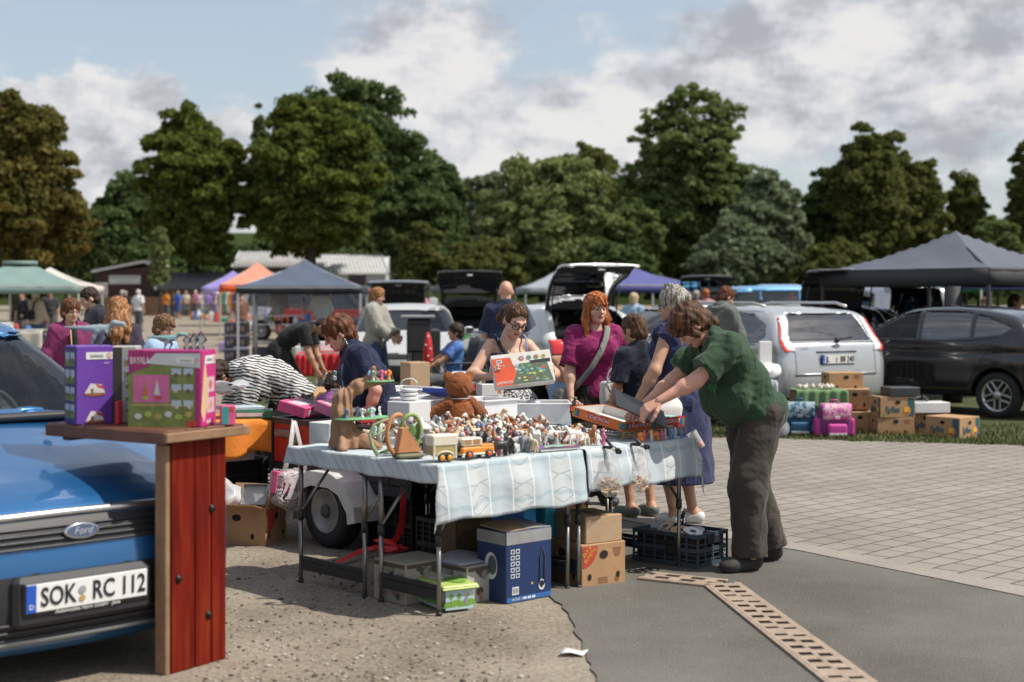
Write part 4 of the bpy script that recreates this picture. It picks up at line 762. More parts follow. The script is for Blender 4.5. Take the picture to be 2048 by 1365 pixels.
def person(label,loc,rz,h=1.7,g=1.,sh=1.,lean=0.,side=0.,twist=0.,head=(0,0,0),pz=None,py=0.,feet=None,hands=None,poles=None,handdir=None,palm=None,curl=(.5,.5),skin='fair',hair=None,hairx=None,hcol='brown',hairt=.016,face=True,top=None,sleeve=.55,hem=-.08,infl=.015,neckcut=.075,bot=None,botlen=1.,boti=.03,botkind='trousers',shoe=None,belly=0.,bust=0.,vox=.013,hv=.0052,group='people at the market',fold=.006,hidehands=False,kneepole=(0,-1,0),straps=None,sleeve_flare=.012,foldfreq=34.):
 s=h/1.72;t=thing('person',label,'person',loc,rz,group);S=SK[skin]
 pel=A3(0,py,(pz if pz else.95)*s if not pz else pz)
 Rf=lambda f:rot('z',twist*f)@rot('y',side*f)@rot('x',lean*f)
 wa=pel+Rf(.55)@A3(0,0,.17*s);ch=wa+Rf(.9)@A3(0,0,.18*s);Rc=Rf(1);nk=ch+Rc@A3(0,.012,.155*s)
 Q=rot('z',head[1])@rot('x',head[0])@rot('y',head[2]);hs=s*.5+.5;hc=nk+(Rc@A3(0,-.012,.05*s)+Q@A3(0,-.008,.105*hs))
 H_=lambda*p:hc+Q@(A3(*p)*hs)
 hips=[pel+Rf(.15)@A3(k*.09*s*g**.5,0,-.045*s)for k in(1,-1)];shs=[ch+Rc@A3(k*.158*s*sh,.008,.098*s)for k in(1,-1)]
 feet=feet or[(.1*s,0,0),(-.1*s,.02,0)];legs=[]
 for i in(0,1):
  an=A3(*feet[i][:3])+A3(0,.03,.085*s);kn,an=ik(hips[i],an,.42*s,.415*s,A3(*kneepole)+A3((.12,-.12)[i],0,0));legs.append((hips[i],kn,an))
 arms=[]
 for i,k in((0,1),(1,-1)):
  tg_=A3(*hands[i])if hands and hands[i]is not None else shs[i]+A3(k*.075,-.04,-.52*s)
  pl=A3(*poles[i])if poles and poles[i]is not None else A3(k*.5,.8,-.3);el,wr_=ik(shs[i],tg_,.295*s,.25*s,pl);arms.append((shs[i],el,wr_))
 b=s*(.85+.15*g)
 torso=[('e',pel+Rf(.2)@A3(0,.012,-.01),(.158*s*g,.112*s*g,.12*s),Rf(.2)),('e',wa,(.138*s*g,.102*s*g,.15*s),Rf(.55)),('e',ch+Rc@A3(0,.005,-.01),(.155*s*sh*(.6+.4*g),.108*s*(.5+.5*g),.165*s),Rc),('c',shs[0]-Rc@A3(.02,0,-.006),nk+Rc@A3(.03,0,-.035),.05*s,.05*s),('c',nk-Rc@A3(0,0,.03),nk+Rc@A3(0,0,.02),.07*s,.055*s)]
 torso.insert(4,('c',shs[1]-Rc@A3(-.02,0,-.006),nk+Rc@A3(-.03,0,-.035),.05*s,.05*s))
 for k in(1,-1):torso.append(('e',pel+Rf(.2)@A3(k*.07*s,.052*s,-.055*s),(.078*s*g**.7,)*3))
 if belly:torso.append(('e',wa+Rf(.5)@A3(0,-.085*belly*s,-.045*s),(.15*s*g,.115*s*belly,.15*s),Rf(.5)))
 if bust:
  for k in(1,-1):torso.append(('e',ch+Rc@A3(k*.074*s,-.092*s,-.015*s),(.068*bust*s,.062*bust*s,.066*bust*s)))
 legp=[]
 for hp,kn,an in legs:legp+=[('c',hp,kn,.083*b,.056*b),('c',kn,an,.052*b,.036*s),('e',kn*.68+an*.32+A3(0,.018,0),(.05*b,.052*b,.1*s))]
 foot=[]
 for i in(0,1):
  an=legs[i][2];fx=A3(*feet[i][:3]);dr=A3((.16,-.16)[i],-1,0)if len(feet[i])<4 else rot('z',feet[i][3])@A3(0,-1,0);z0=fx[2]
  foot.append([('c',A3(an[0],an[1],z0+.045)-dr*.035,A3(an[0],an[1],z0+.036)+dr*.12*s,.04*s,.036*s),('e',A3(an[0],an[1],z0+.032)+dr*.14*s,(.045*s,.06*s,.03*s)),('c',A3(an[0],an[1],z0+.045)-dr*.03,an,.04*s,.037*s)])
 armp=[]
 for i,(a,e,w_)in enumerate(arms):
  armp+=[('c',a,e,.051*b,.041*b),('c',e,w_,.041*b,.0265*s),('e',e*.7+w_*.3,(.043*b,)*3)]
 neck=('c',nk-Rc@A3(0,0,.02),hc+Q@A3(0,.022,-.05),.056*s*(.8+.2*g),.05*s)
 hp_=[]
 handp=[]
 for i,k in((0,1),(1,-1)):
  a,e,w_=arms[i];dr=A3(*handdir[i])if handdir and handdir[i]is not None else w_-e;pn=A3(*palm[i])if palm and palm[i]is not None else A3(-k,.15,.1)
  handp.append(hand_prims(w_,dr,pn,k if True else 1,curl[i],s*(.97 if bust or h<1.5 else 1.04)))
 body=[(q[0],q[1],tuple(np.asarray(q[2])*.9))+q[3:]if q[0]=='e' and top else q for q in torso]+legp+armp+[neck]+foot[0]+foot[1]
 if not top:body=torso+legp+armp+[neck]+foot[0]+foot[1]
 fb=prims(body,.03);lo,hi=bounds(body,.03);v,q=isosurf(fb,lo,hi,vox);parts=[(v,q,np.zeros(len(q),int))]
 fat=.6+.4*g
 hd=[('e',H_(0,.012,.035),(.074*hs,.094*hs,.088*hs),Q),('e',H_(0,-.022,-.03),(.060*hs*fat,.068*hs,.085*hs),Q),('e',H_(0,-.042,-.072),(.043*hs*fat,.042*hs,.036*hs),Q),('e',H_(0,-.071,-.088),(.022*hs,.018*hs,.017*hs),Q)]
 for k in(1,-1):hd+=[('e',H_(k*.036,-.056,-.024),(.026*hs*fat,.022*hs,.026*hs),Q),('e',H_(k*.076,.012,-.006),(.011*hs,.02*hs,.031*hs),Q@rot('z',k*.35)),('c',H_(0,-.084,.026),H_(k*.045,-.068,.030),.012*hs,.010*hs)]
 hd+=[neck]
 fine=[('c',H_(0,-.088,.014),H_(0,-.112,-.021),.0075*hs,.0115*hs),('e',H_(.011,-.098,-.024),(.009*hs,)*3),('e',H_(-.011,-.098,-.024),(.009*hs,)*3),('e',H_(0,-.088,-.050),(.023*hs,.011*hs,.0065*hs),Q),('e',H_(0,-.086,-.060),(.019*hs,.011*hs,.0075*hs),Q)]
 fh,ff=prims(hd,.018),prims(fine,.006)
 def fhead(p):
  d=smin(fh(p),ff(p),.008)
  for k in(1,-1):d=smax(d,-ellip(p,H_(k*.031,-.090,.006),(.018*hs,.014*hs,.0105*hs),Q),.006)
  return smax(d,-((p-(nk+Rc@A3(0,0,.02)))@(Q@A3(0,-.15,1))),.004)
 lo,hi=bounds(hd,.02);v,q=isosurf(fhead if face else fh,lo,hi,hv);c=(v[q].mean(1)-hc)@Q/hs;mi=np.zeros(len(q),int)
 mi[(np.abs(c[:,0])<.024)&(c[:,1]<-.078)&(c[:,2]<-.0455)&(c[:,2]>-.067)]=1
 bz=.027+.006*np.abs(c[:,0])/.03;mi[(np.abs(c[:,0])>.013)&(np.abs(c[:,0])<.049)&(c[:,1]<-.055)&(np.abs(c[:,2]-bz)<.0042)]=2
 parts.append((v,q,mi))
 if not hidehands:
  for ps in handp:
   lo,hi=bounds(ps,.012);f=prims(ps,.0065);v,q=isosurf(f,lo,hi,max(.0042,hv*.8)if hv<.012 else hv*.8);parts.append((v,q,np.zeros(len(q),int)))
 V,QQ,I=merge(parts);link('body',arrmesh('body',V,QQ,True,I),t,mats=[S,lip,HR.get(hcol,HR['brown'])])
 if face and hv<.009:
  for k in(1,-1):
   m=MB();X=Matrix.Translation(H_(k*.031,-.0715,.005).tolist())@Matrix([list(r)for r in Q]).to_4x4()@Matrix.Rotation(R(90)+.25,4,'X');r_=.0135*hs
   m.lathe([(.001,-r_),(r_*.7,-r_*.7),(r_,0),(r_*.87,r_*.5),(r_*.55,r_*.83)],14,0,X,cap=False);m.lathe([(r_*.55,r_*.835),(r_*.3,r_*.97),(.0005,r_*1.02)],14,1,X,cap=False);m.build('eye',[eyew,eyed],t)
 if hair is not None:
  T_=hairt
  base=[('e',H_(0,.018,.040),((.074+T_)*hs,(.094+T_)*hs,(.088+T_)*hs),Q),('e',H_(0,.05,-.025),((.060+T_*.7)*hs,(.052+T_)*hs,(.072)*hs),Q)]
  for a,c_,ra,rb in(hairx or[]):base.append(('c',H_(*a),H_(*c_),ra*hs,rb*hs))
  fz=prims(base,.02);cutc,cutr={'short':((0,-.112,-.045),(.075,.098,.098)),'fringe':((0,-.125,-.062),(.070,.105,.098)),'pulled':((0,-.125,-.02),(.088,.114,.118)),'crop':((0,-.105,-.055),(.085,.10,.115))}[hair]
  def fhair(p):
   lp=(p-hc)@Q;d=fz(p)+folds(lp,170,.004,(1,.5,.22),2)+folds(lp,60,.0055,(1,1,.25),5);d=smax(d,-ellip(p,H_(*cutc),np.array(cutr)*hs,Q),.012)
   if hair in('short','crop'):
    for k in(1,-1):d=smax(d,-ellip(p,H_(k*.082,-.012,-.030),np.array((.022,.036,.042))*hs,Q),.006)
   return d
  lo,hi=bounds(base,.03);v,q=isosurf(fhair,lo,hi,hv);link('hair',arrmesh('hair',v,q),t,mats=HR[hcol])
 if top:
  tp=inflate(torso,infl)
  if sleeve>0:
   for i,(a,e,w_)in enumerate(arms):
    f1=min(sleeve,1.);en=a+(e-a)*f1;u=(e-a)/np.linalg.norm(e-a)
    tp.append(('c',a,en+u*(.05 if sleeve<=1 else 0),.054*b+infl,.047*b+infl+sleeve_flare)+((en,u)if sleeve<=1 else()))
    if sleeve>1:u2=(w_-e)/np.linalg.norm(w_-e);en2=e+(w_-e)*(sleeve-1);tp.append(('c',e,en2+u2*.03,.047*b+infl,.034*b+infl+.004,en2,u2))
  ft=prims(tp,.04);up=Rf(.25)@A3(0,0,1);hemp=pel+Rf(.25)@A3(0,0,hem*s);ncf=nk+Rc@A3(0,-.035,.01)
  def ftop(p):
   d=ft(p)+folds(p,foldfreq,fold,(1,1,.75))+folds(p,foldfreq*2.2,fold*.35,(1,.6,1),3)-fold*.5
   d=smax(d,-((p-hemp)@up),.008)
   if straps is not None:d=smax(d,(p-(ch+Rc@A3(0,0,straps*s)))@(Rc@A3(0,0,1)),.004)
   else:d=smax(d,-cone(p,ncf,nk+Rc@A3(0,-.02,.16),neckcut*s,neckcut*s),.006)
   return d
  lo,hi=bounds(tp,.03);v,q=isosurf(ftop,lo,hi,vox);link({0:'top'}.get(sleeve,'shirt' if sleeve<=1 else 'jacket'),arrmesh('shirt',v,q),t,mats=top)
 if bot:
  bp=inflate([torso[0]]+torso[6:8],boti*.3)
  if botkind=='skirt':
   kz=legs[0][0]*(1-botlen)+legs[0][2]*botlen;kz2=legs[1][0]*(1-botlen)+legs[1][2]*botlen;c0_=(kz+kz2)/2
   bp+=[('c',pel,c0_+A3(0,0,-.1),.135*s*g+boti,.17*s*g+boti),('c',legs[0][0],A3(*kz),.1*s*g+boti,.13*s+boti),('c',legs[1][0],A3(*kz2),.1*s*g+boti,.13*s+boti)];zc=c0_
  else:
   zc=None
   for hp,kn,an in legs:
    bp.append(('c',hp,kn,.088*b+boti*.8,.064*b+boti))
    if botlen>.5:f1=(botlen-.5)*2;en=kn+(an-kn)*f1;u=(an-kn)/np.linalg.norm(an-kn);bp.append(('c',kn,en+u*.03,.062*b+boti,.052*b+boti,en,u))
    else:en=hp+(kn-hp)*botlen*2;u=(kn-hp)/np.linalg.norm(kn-hp);bp[-1]=('c',hp,en+u*.03,.09*b+boti,.08*b+boti,en,u)
  fbt=prims(bp,.03);wp=pel+Rf(.3)@A3(0,0,.045*s);up2=Rf(.3)@A3(0,0,1)
  def fbot(p):
   st=folds(p,30,fold*.5,(1,1,.45),4)+folds(p,62,fold*.28,(.5,.5,1),1);d=fbt(p)+st-fold*.5;d=smax(d,(p-wp)@up2,.006)
   return np.maximum(d,zc[2]-p[:,2])if zc is not None else d
  lo,hi=bounds(bp,.03);v,q=isosurf(fbot,lo,hi,vox);link(botkind,arrmesh(botkind,v,q),t,mats=bot)
 if shoe:
  for i in(0,1):
   ps=inflate(foot[i][:2],.010)+[foot[i][2]];f=prims(ps,.02);fx=feet[i];an=legs[i][2];lo,hi=bounds(ps,.02)
   v,q=isosurf(lambda p:np.maximum(np.maximum(f(p),fx[2]+.002-p[:,2]),p[:,2]-(fx[2]+.085*s)),lo,hi,vox*.8);cz=v[q].mean(1)[:,2]
   link('shoe',arrmesh('shoe',v,q,True,(cz<fx[2]+.02).astype(int)),t,mats=shoe if isinstance(shoe,list)else[shoe,M('sole',(.05,.05,.05),.8)])
 return t,dict(H=H_,Q=Q,hc=hc,arms=arms,legs=legs,ch=ch,Rc=Rc,pel=pel,shs=shs,nk=nk,wa=wa,Rf=Rf,s=s,hs=hs)
def specs(t,k,mat,r=.021,th=.0022,part='glasses'):
 m=MB();H_=k['H']
 for sg in(1,-1):
  m.tube([H_(sg*.032+r*1.12*math.cos(a),-.1005+.012*abs(math.cos(a))*(1 if math.cos(a)*sg>0 else 0),.004+r*.86*math.sin(a))for a in[j*math.pi/8 for j in range(17)]],th,5);m.tube([H_(sg*.056,-.09,.010),H_(sg*.078,-.03,.012),H_(sg*.078,.015,.006)],th*.9,5)
 m.tube([H_(.011,-.101,.007),H_(0,-.105,.010),H_(-.011,-.101,.007)],th,5);return m.build(part,mat,t)
def ribbon(name,mat,pts,w_,t=None,nrm=None,th=.002):
 m=MB();pts=[Vector(p)for p in pts];v=[];n=len(pts)
 for i,p in enumerate(pts):
  d=(pts[min(i+1,n-1)]-pts[max(i-1,0)]).normalized();nv=Vector(nrm[i]if isinstance(nrm,list)else nrm or(0,-1,0));sd=d.cross(nv).normalized()*(w_/2);v+=[p-sd,p+sd]
 m.add(v,[[2*i,2*i+1,2*i+3,2*i+2]for i in range(n-1)],0,True);return m.build(name,mat,t,solid=th)
black_cloth=cloth('black',(.014,.014,.016));navy=cloth('navy',(.016,.022,.055));jeans=cloth('jeans',(.05,.09,.17),.25);greyt=cloth('grey_trousers',(.10,.10,.105));beige=cloth('beige',(.42,.36,.27));whitec=cloth('white',(.62,.62,.62),.05)
olive=cloth('olive',(.13,.125,.10));blksh=M('shoe_black',(.02,.02,.02),.6);whsh=M('shoe_white',(.6,.6,.6),.6)
gq=P(1500,860,8.25)
t,k=person('stout man in green printed T-shirt leaning over the board game boxes',(gq.x,gq.y,.012),R(-72),1.64,1.28,1.06,lean=.74,head=(.95,-.12,0),py=.02,feet=[(.13,-.10,0),(-.12,.16,0)],hands=[(.13,-.80,.86),(-.20,-.66,.86)],poles=[(.5,.3,-.5),(-.6,.3,-.5)],handdir=[(-.2,-.85,-.5),(.5,-.7,-.3)],palm=[(-.5,.2,-.8),(.2,-.3,-.9)],curl=(.55,.4),skin='pink',hair='fringe',hcol='brown',hairt=.024,hairx=[((.06,-.03,.03),(.078,-.035,-.035),.03,.022),((-.06,-.03,.03),(-.078,-.035,-.035),.03,.022),((0,.07,.0),(0,.085,-.085),.06,.045),((.03,-.07,.09),(.035,-.098,.045),.03,.016),((-.03,-.07,.09),(-.035,-.098,.045),.03,.016)],top=cloth('green',(.030,.062,.032),.1),sleeve=.72,hem=-.10,infl=.022,sleeve_flare=.02,bot=cloth('trousers_brown',(.052,.044,.036),.2),boti=.042,botlen=1.0,shoe=[M('shoe_worn',(.025,.022,.02),.75),M('sole_dark',(.05,.045,.04),.8)],belly=1.25,vox=.0105,hv=.0045,fold=.012,foldfreq=24.)
MAN=(t,k)
pm=MB();gl_=M('print_green',(.03,.22,.06),.7,var=.1);ch_=k['wa']+k['Rf'](.6)@A3(.085,-.225,.06)
for j in range(5):
 a0=j*.5;pm.tube([tuple(ch_+k['Rf'](.6)@A3(.045*math.cos(u)+.03*(j-2)*.6,.012*math.cos(u*2)+.006,.07*math.sin(u+a0)+.02*(j-2)))for u in[i*.45 for i in range(12)]],.0028,5)
pm.build('shirt_print',gl_,t)
for sg in(0,1):
 an=k['legs'][sg][2];MB().lathe([(.038,0),(.041,.03),(.04,.07)],14,0,Matrix.Translation((an[0],an[1],.05))).build('sock',M('sock_pale',(.55,.48,.47),.9),t)
q=GX(1362,9.75)
t,k=person('grey spiky-haired woman in navy sleeveless top, seen from behind',(q.x,q.y,.01),R(-128),1.60,1.1,.98,lean=.10,head=(.1,.1,0),hands=[(.33,-.14,.86),(-.26,-.28,.98)],poles=[(.6,.7,-.2),None],skin='warm',hair='short',hcol='grey',hairt=.022,hairx=[((.01*i-.04,.02*(i%3)-.01,.12),(.016*i-.064,.03*(i%3)-.03,.158+.008*(i%2)),.014,.004)for i in range(9)],top=navy2 if False else cloth('navy_blue',(.028,.034,.085),.1),sleeve=.12,hem=-.12,infl=.03,neckcut=.07,bot=cloth('culotte',(.03,.035,.085),.1),botkind='skirt',botlen=.72,boti=.035,shoe=[whsh,whsh],bust=1.1,vox=.012,hv=.0052,fold=.009,feet=[(.10,-.02,0,-.4),(-.11,.0,0,.55)])
specs(t,k,M('specs_dark',(.02,.015,.015),.3,var=0));an=k['legs'][0][2];MB().tube([(an[0]+.045*math.cos(a),an[1]+.045*math.sin(a),.12+.008*math.cos(a))for a in[i*math.pi/8 for i in range(17)]],.003,5).build('anklet',M('copper_wire',(.6,.25,.1),.3,1.,var=0),t)
WOM=(t,k)
q=GX(1276,10.15)
person('boy in dark T-shirt standing between the red-haired and grey-haired women',(q.x,q.y,.01),R(-150),1.40,.92,.9,head=(.35,.25,0),hands=[(.23,-.05,.66),(-.18,-.22,.78)],skin='tan',hair='crop',hcol='brown',hairt=.012,top=cloth('dark_tee',(.018,.02,.035)),sleeve=.8,infl=.02,bot=cloth('shorts_dark',(.02,.022,.03)),botlen=.45,shoe=[M('shoe_grey_green',(.10,.13,.12),.7),M('sole_pale',(.3,.33,.2),.7)],vox=.012,hv=.006)
q=GX(1190,10.7)
t,k=person('woman with long copper hair and fringe in magenta T-shirt, holding a small bottle',(q.x,q.y,.01),R(10),1.565,1.08,1.02,head=(.06,.24,0),hands=[(.36,-.20,.94),(-.225,-.17,.81)],poles=[(.7,.7,-.1),(-.6,.8,0)],palm=[None,(.6,-.6,.2)],handdir=[None,(.25,-.35,-.75)],curl=(.6,.95),skin='fair',hair='fringe',hcol='red',hairt=.017,hairx=[((.068,.0,.04),(.088,-.01,-.08),.030,.034),((.088,-.01,-.08),(.098,-.05,-.215),.034,.018),((-.068,.0,.04),(-.088,-.01,-.08),.030,.034),((-.088,-.01,-.08),(-.10,-.05,-.215),.034,.018),((.075,.03,-.05),(.10,-.02,-.25),.03,.02),((-.075,.03,-.05),(-.085,-.02,-.24),.03,.02),((0,.075,.0),(0,.085,-.19),.07,.06),((-.035,-.075,.085),(-.03,-.108,.04),.026,.014),((.0,-.08,.09),(.002,-.112,.042),.026,.013),((.035,-.075,.085),(.036,-.106,.038),.026,.014)],top=cloth('magenta',(.205,.014,.085),.1),sleeve=.88,hem=-.06,infl=.02,sleeve_flare=.022,neckcut=.072,bot=cloth('olive_black',(.022,.021,.019)),boti=.03,shoe=blksh,bust=1.15,vox=.0105,hv=.0042,fold=.008)
RED=(t,k)
text('THE NORTH FACE',.006,whitec,Matrix.Translation(tuple(k['ch']+k['Rc']@A3(.095,-.172,.085)))@Matrix.Rotation(R(80),4,'X')@Matrix.Rotation(.5,4,'Z'),t)
w_=k['arms'][1][2];hd_=A3(.25,-.35,-.75);hd_/=np.linalg.norm(hd_)
q=GX(1018,9.75)
t,k=person('woman with black glasses and dark bun in navy strappy top, reading a game box',(q.x,q.y,.01),R(14),1.50,1.2,.98,lean=.06,head=(.52,.20,.12),hands=[(.215,-.29,1.035),(-.20,-.30,1.03)],poles=[(.75,.35,-.6),(-.75,.35,-.6)],palm=[(-.9,-.1,.2),(.9,-.1,.2)],handdir=[(.05,-.6,.5),(-.05,-.6,.5)],curl=(.55,.55),skin='fair',hair='pulled',hcol='brown',hairt=.009,hairx=[((0,.09,.03),(-.015,.135,.0),.042,.045),((-.02,.13,.02),(-.05,.135,-.05),.035,.026),((.03,.12,.0),(.03,.13,-.05),.024,.02)],top=cloth('navy_camisole',(.018,.024,.06)),sleeve=0,hem=.0,infl=.012,straps=.055,bot=None,shoe=blksh,bust=1.25,vox=.0105,hv=.0042,fold=.005)
GLA=(t,k);specs(t,k,M('specs_black',(.012,.012,.02),.25,var=0),.023,.0032)
sm_=M('skirt_print',(.02,.02,.025),.85,var=0);nt=sm_.node_tree;tcn=nn(nt,'ShaderNodeTexCoord');vo=nn(nt,'ShaderNodeTexNoise',Scale=95.,Detail=1.5);nt.links.new(tcn.outputs['Object'],vo.inputs['Vector']);rr_=ramp(nt,[(.50,(.018,.018,.024)),(.545,(.62,.62,.62))],vo.outputs['Fac']);nt.links.new(rr_.outputs[0],nt.nodes['Principled BSDF'].inputs['Base Color'])
bp=inflate([('e',k['pel']+A3(0,.012,-.01),(.19,.135,.12))],.02)+[('c',k['pel'],k['pel']+A3(0,0,-.62),.17,.25)];fz_=prims(bp,.04);zt,zb=k['pel'][2]+.10,k['pel'][2]-.6
v,qd=isosurf(lambda p:np.maximum(np.maximum(fz_(p)+.014*np.sin(np.arctan2(p[:,0],p[:,1])*11+2*np.sin(p[:,2]*5))*np.clip((zt-p[:,2])*2.5,0,1),p[:,2]-zt),zb-p[:,2]),*bounds(bp,.03),.012);link('skirt',arrmesh('skirt',v,qd),t,mats=sm_)
for sg in(1,-1):
 C=lambda x,y,z:tuple(k['ch']+k['Rc']@A3(x,y,z));ribbon('strap',cloth('strap_blue',(.16,.22,.36)),[C(sg*.088,-.128,.03),C(sg*.095,-.105,.10),C(sg*.098,-.055,.155),C(sg*.098,.01,.17),C(sg*.09,.07,.14)],.013,t,[(0,-1,.2),(0,-1,.5),(0,-.6,1),(0,.2,1),(0,1,.6)])
C=lambda x,y,z:tuple(k['ch']+k['Rc']@A3(x,y,z));ribbon('crossbody_strap',black_cloth,[C(-.09,.05,.165),C(-.105,-.04,.165),C(-.095,-.112,.10),C(-.05,-.145,.04),C(.0,-.168,-.01),C(.04,-.172,-.06)],.03,t,[(0,.5,1),(0,0,1),(0,-1,.6),(0,-1,.3),(0,-1,.2),(0,-1,.2)])
q=GX(1012,16.2)
t,k=person('bald man in navy polo shirt seen from behind, arms folded',(q.x,q.y,.01),R(184),1.74,1.16,1.08,hands=[(.02,-.24,1.12),(-.02,-.26,1.08)],poles=[(1,.3,-.5),(-1,.3,-.5)],skin='pink',top=cloth('navy_polo',(.02,.026,.06)),sleeve=.85,infl=.025,bot=jeans,shoe=blksh,vox=.016,hv=.007,face=True)
MB().tube([tuple(k['nk']+A3(.07*math.cos(a),.062*math.sin(a)+.004,.022+.012*math.sin(a)))for a in[i*math.pi/8 for i in range(17)]],.011,6).build('collar',cloth('collar_blue',(.2,.3,.42)),t)
for i in(0,1):
 a,e,w_=k['arms'][i];c=a+(e-a)*.84;u=Vector(e-a).normalized();X=Matrix.Translation(c.tolist())@Vector((0,0,1)).rotation_difference(u).to_matrix().to_4x4();MB().lathe([(.092,-.012),(.094,.004)],16,0,X,cap=False).build('cuff',MATS['cloth_collar_blue'],t,solid=.004)
q=GX(762,9.6)
t,k=person('dark-haired woman in navy T-shirt with long beaded earring, looking down over the toys',(q.x,q.y,.01),R(-74),1.48,1.24,1.,lean=.62,head=(.5,-.05,0),hands=[(.20,-.14,.74),(-.12,-.26,.76)],poles=[(.5,.6,-.1),None],skin='pink',hair='short',hcol='auburn',hairt=.021,hairx=[((0,-.05,.10),(.02,-.10,.055),.028,.014),((.03,-.05,.09),(.055,-.085,.03),.025,.014),((0,.06,.02),(0,.08,-.08),.055,.035),((.06,-.02,.03),(.078,-.04,-.01),.026,.014),((-.06,-.02,.03),(-.078,-.04,-.01),.026,.014)],top=cloth('navy_black',(.013,.018,.045)),sleeve=.75,hem=-.14,infl=.026,bot=cloth('navy_skirt',(.013,.016,.035)),botkind='skirt',botlen=.6,shoe=blksh,bust=1.35,belly=1.,vox=.0115,hv=.0045,fold=.008)
specs(t,k,M('specs_red',(.25,.03,.03),.3,var=0));er=MB()
for j in range(8):er.ell(k['H'](.084,.012,-.045-.014*j),(.0075 if j%2 else.005,)*3,8,j%2)
er.build('earring',[M('bead_silver',(.6,.6,.62),.2,.8,var=0),M('bead_blue',(.25,.32,.42),.2,var=0)],t)
C=lambda x,y,z:tuple(k['ch']+k['Rc']@A3(x,y,z));ribbon('lanyard',cloth('lanyard',(.16,.25,.36)),[C(.085,-.01,.15),C(.10,-.12,.09),C(.10,-.19,-.02),C(.10,-.2,-.2),C(.09,-.22,-.32)],.012,t,(.8,-.6,0))
zm=M('zebra_cloth',(.5,.5,.5),.85,var=0,bump=.3,bs=30);nt=zm.node_tree;tcn=nn(nt,'ShaderNodeTexCoord');mpn=nn(nt,'ShaderNodeMapping');mpn.inputs['Rotation'].default_value=(.25,.2,.3);nt.links.new(tcn.outputs['Object'],mpn.inputs[0]);wv=nn(nt,'ShaderNodeTexWave',Scale=12.5,Distortion=3.4,Detail=1.2,bands_direction='Z');wv.inputs['Detail Scale'].default_value=1.1;nt.links.new(mpn.outputs[0],wv.inputs['Vector']);rr_=ramp(nt,[(.46,(.035,.037,.045)),(.54,(.60,.59,.56))],wv.outputs['Fac']);nt.links.new(rr_.outputs[0],nt.nodes['Principled BSDF'].inputs['Base Color'])
q=GX(582,11.3)
person('woman in zebra-striped top with dark curls bending deep over the boxes',(q.x,q.y,.01),R(-62),1.66,1.16,1.,lean=1.5,head=(1.7,0,0),pz=.80,hands=[(.12,-.52,.44),(-.2,-.5,.44)],skin='tan',hair='short',hcol='dark',hairt=.032,hairx=[((.05*math.cos(a),.05*math.sin(a)+.02,.08),(.085*math.cos(a),.085*math.sin(a)+.02,.10+.03*math.sin(3*a)),.035,.028)for a in[i*.7 for i in range(9)]],top=zm,sleeve=.9,infl=.03,hem=-.04,neckcut=.06,bot=black_cloth,boti=.035,shoe=blksh,bust=1.1,vox=.012,hv=.007,fold=.012)
q=GX(655,10.9)
t,k=person('small girl with coloured flower clips in her dark hair behind the toy bins',(q.x,q.y,.01),R(150),.93,.95,.9,lean=.2,head=(.5,.2,0),skin='tan',hair='short',hcol='dark',hairt=.014,hairx=[((0,.09,.02),(0,.12,-.04),.04,.03)],top=cloth('girl_purple',(.25,.08,.25)),bot=greyt,shoe=whsh,vox=.014,hv=.006)
for j,(x,y,z)in enumerate([(.06,.07,.07),(.02,.105,.075),(-.03,.10,.08),(-.065,.07,.06),(-.08,.03,.04),(.085,.03,.03),(-.05,.115,.02)]):
 m=MB();c=Vector(k['H'](x*1.1,y*1.1,z*1.1));mt=j%3
 for a in range(5):m.ell(c+Vector((.012*math.cos(a*1.257),0,.012*math.sin(a*1.257))),(.009,.006,.009),8,mt)
 m.build('hair_clip',[M('clip_white',(.65,.75,.75),.4),M('clip_orange',(.7,.18,.04),.4),M('clip_blue',(.25,.5,.55),.4)],t)
q=GX(560,19.2)
person('man in black clothes bending far down beside the red cloths',(q.x,q.y,.01),R(84),1.78,1.08,1.05,lean=1.25,head=(1.45,0,0),pz=.88,hands=[(.2,-.62,.38),(-.16,-.62,.36)],skin='tan',hair='crop',hcol='dark',hairt=.006,top=black_cloth,sleeve=.7,infl=.022,bot=cloth('charcoal',(.022,.02,.02)),shoe=blksh,vox=.018,hv=.009)
q=GX(898,20.5)
person('person in bright blue patterned shirt sitting in a folding chair',(q.x,q.y,.01),R(-72),1.66,1.15,1.,lean=-.12,pz=.43,py=.05,feet=[(.12,-.62,0),(-.12,-.55,0)],hands=[(.1,-.42,.52),(-.06,-.45,.52)],skin='tan',hair='short',hcol='dark',hairt=.026,top=M('cloth_blue_print',(.07,.16,.42),.8,var=.5,vs=22),sleeve=.7,bot=greyt,shoe=blksh,kneepole=(0,-1,.6),vox=.018,hv=.010)
q=GX(752,21.4)
t,k=person('ginger-haired woman in long greige coat standing by the white car',(q.x,q.y,.01),R(68),1.70,1.05,1.,head=(.2,0,0),hands=[(.12,-.30,1.0),(-.10,-.32,.98)],skin='pink',hair='fringe',hcol='ginger',hairt=.02,hairx=[((0,.07,.0),(0,.06,-.14),.07,.06)],top=cloth('greige',(.30,.29,.25)),sleeve=1.9,hem=-.5,infl=.045,bot=jeans,shoe=whsh,vox=.02,hv=.010)
q=GX(1438,17.4)
t,k=person('dark-haired person in grey hooded sweatshirt, turned away beside the silver estate',(q.x,q.y,.01),R(128),1.70,1.05,1.,lean=.12,head=(.55,-.2,0),hands=[(.15,-.3,.9),(-.15,-.3,.9)],skin='fair',hair='crop',hcol='auburn',hairt=.014,top=cloth('hoodie_grey',(.12,.135,.125)),sleeve=1.95,infl=.035,bot=black_cloth,shoe=blksh,vox=.016,hv=.008)
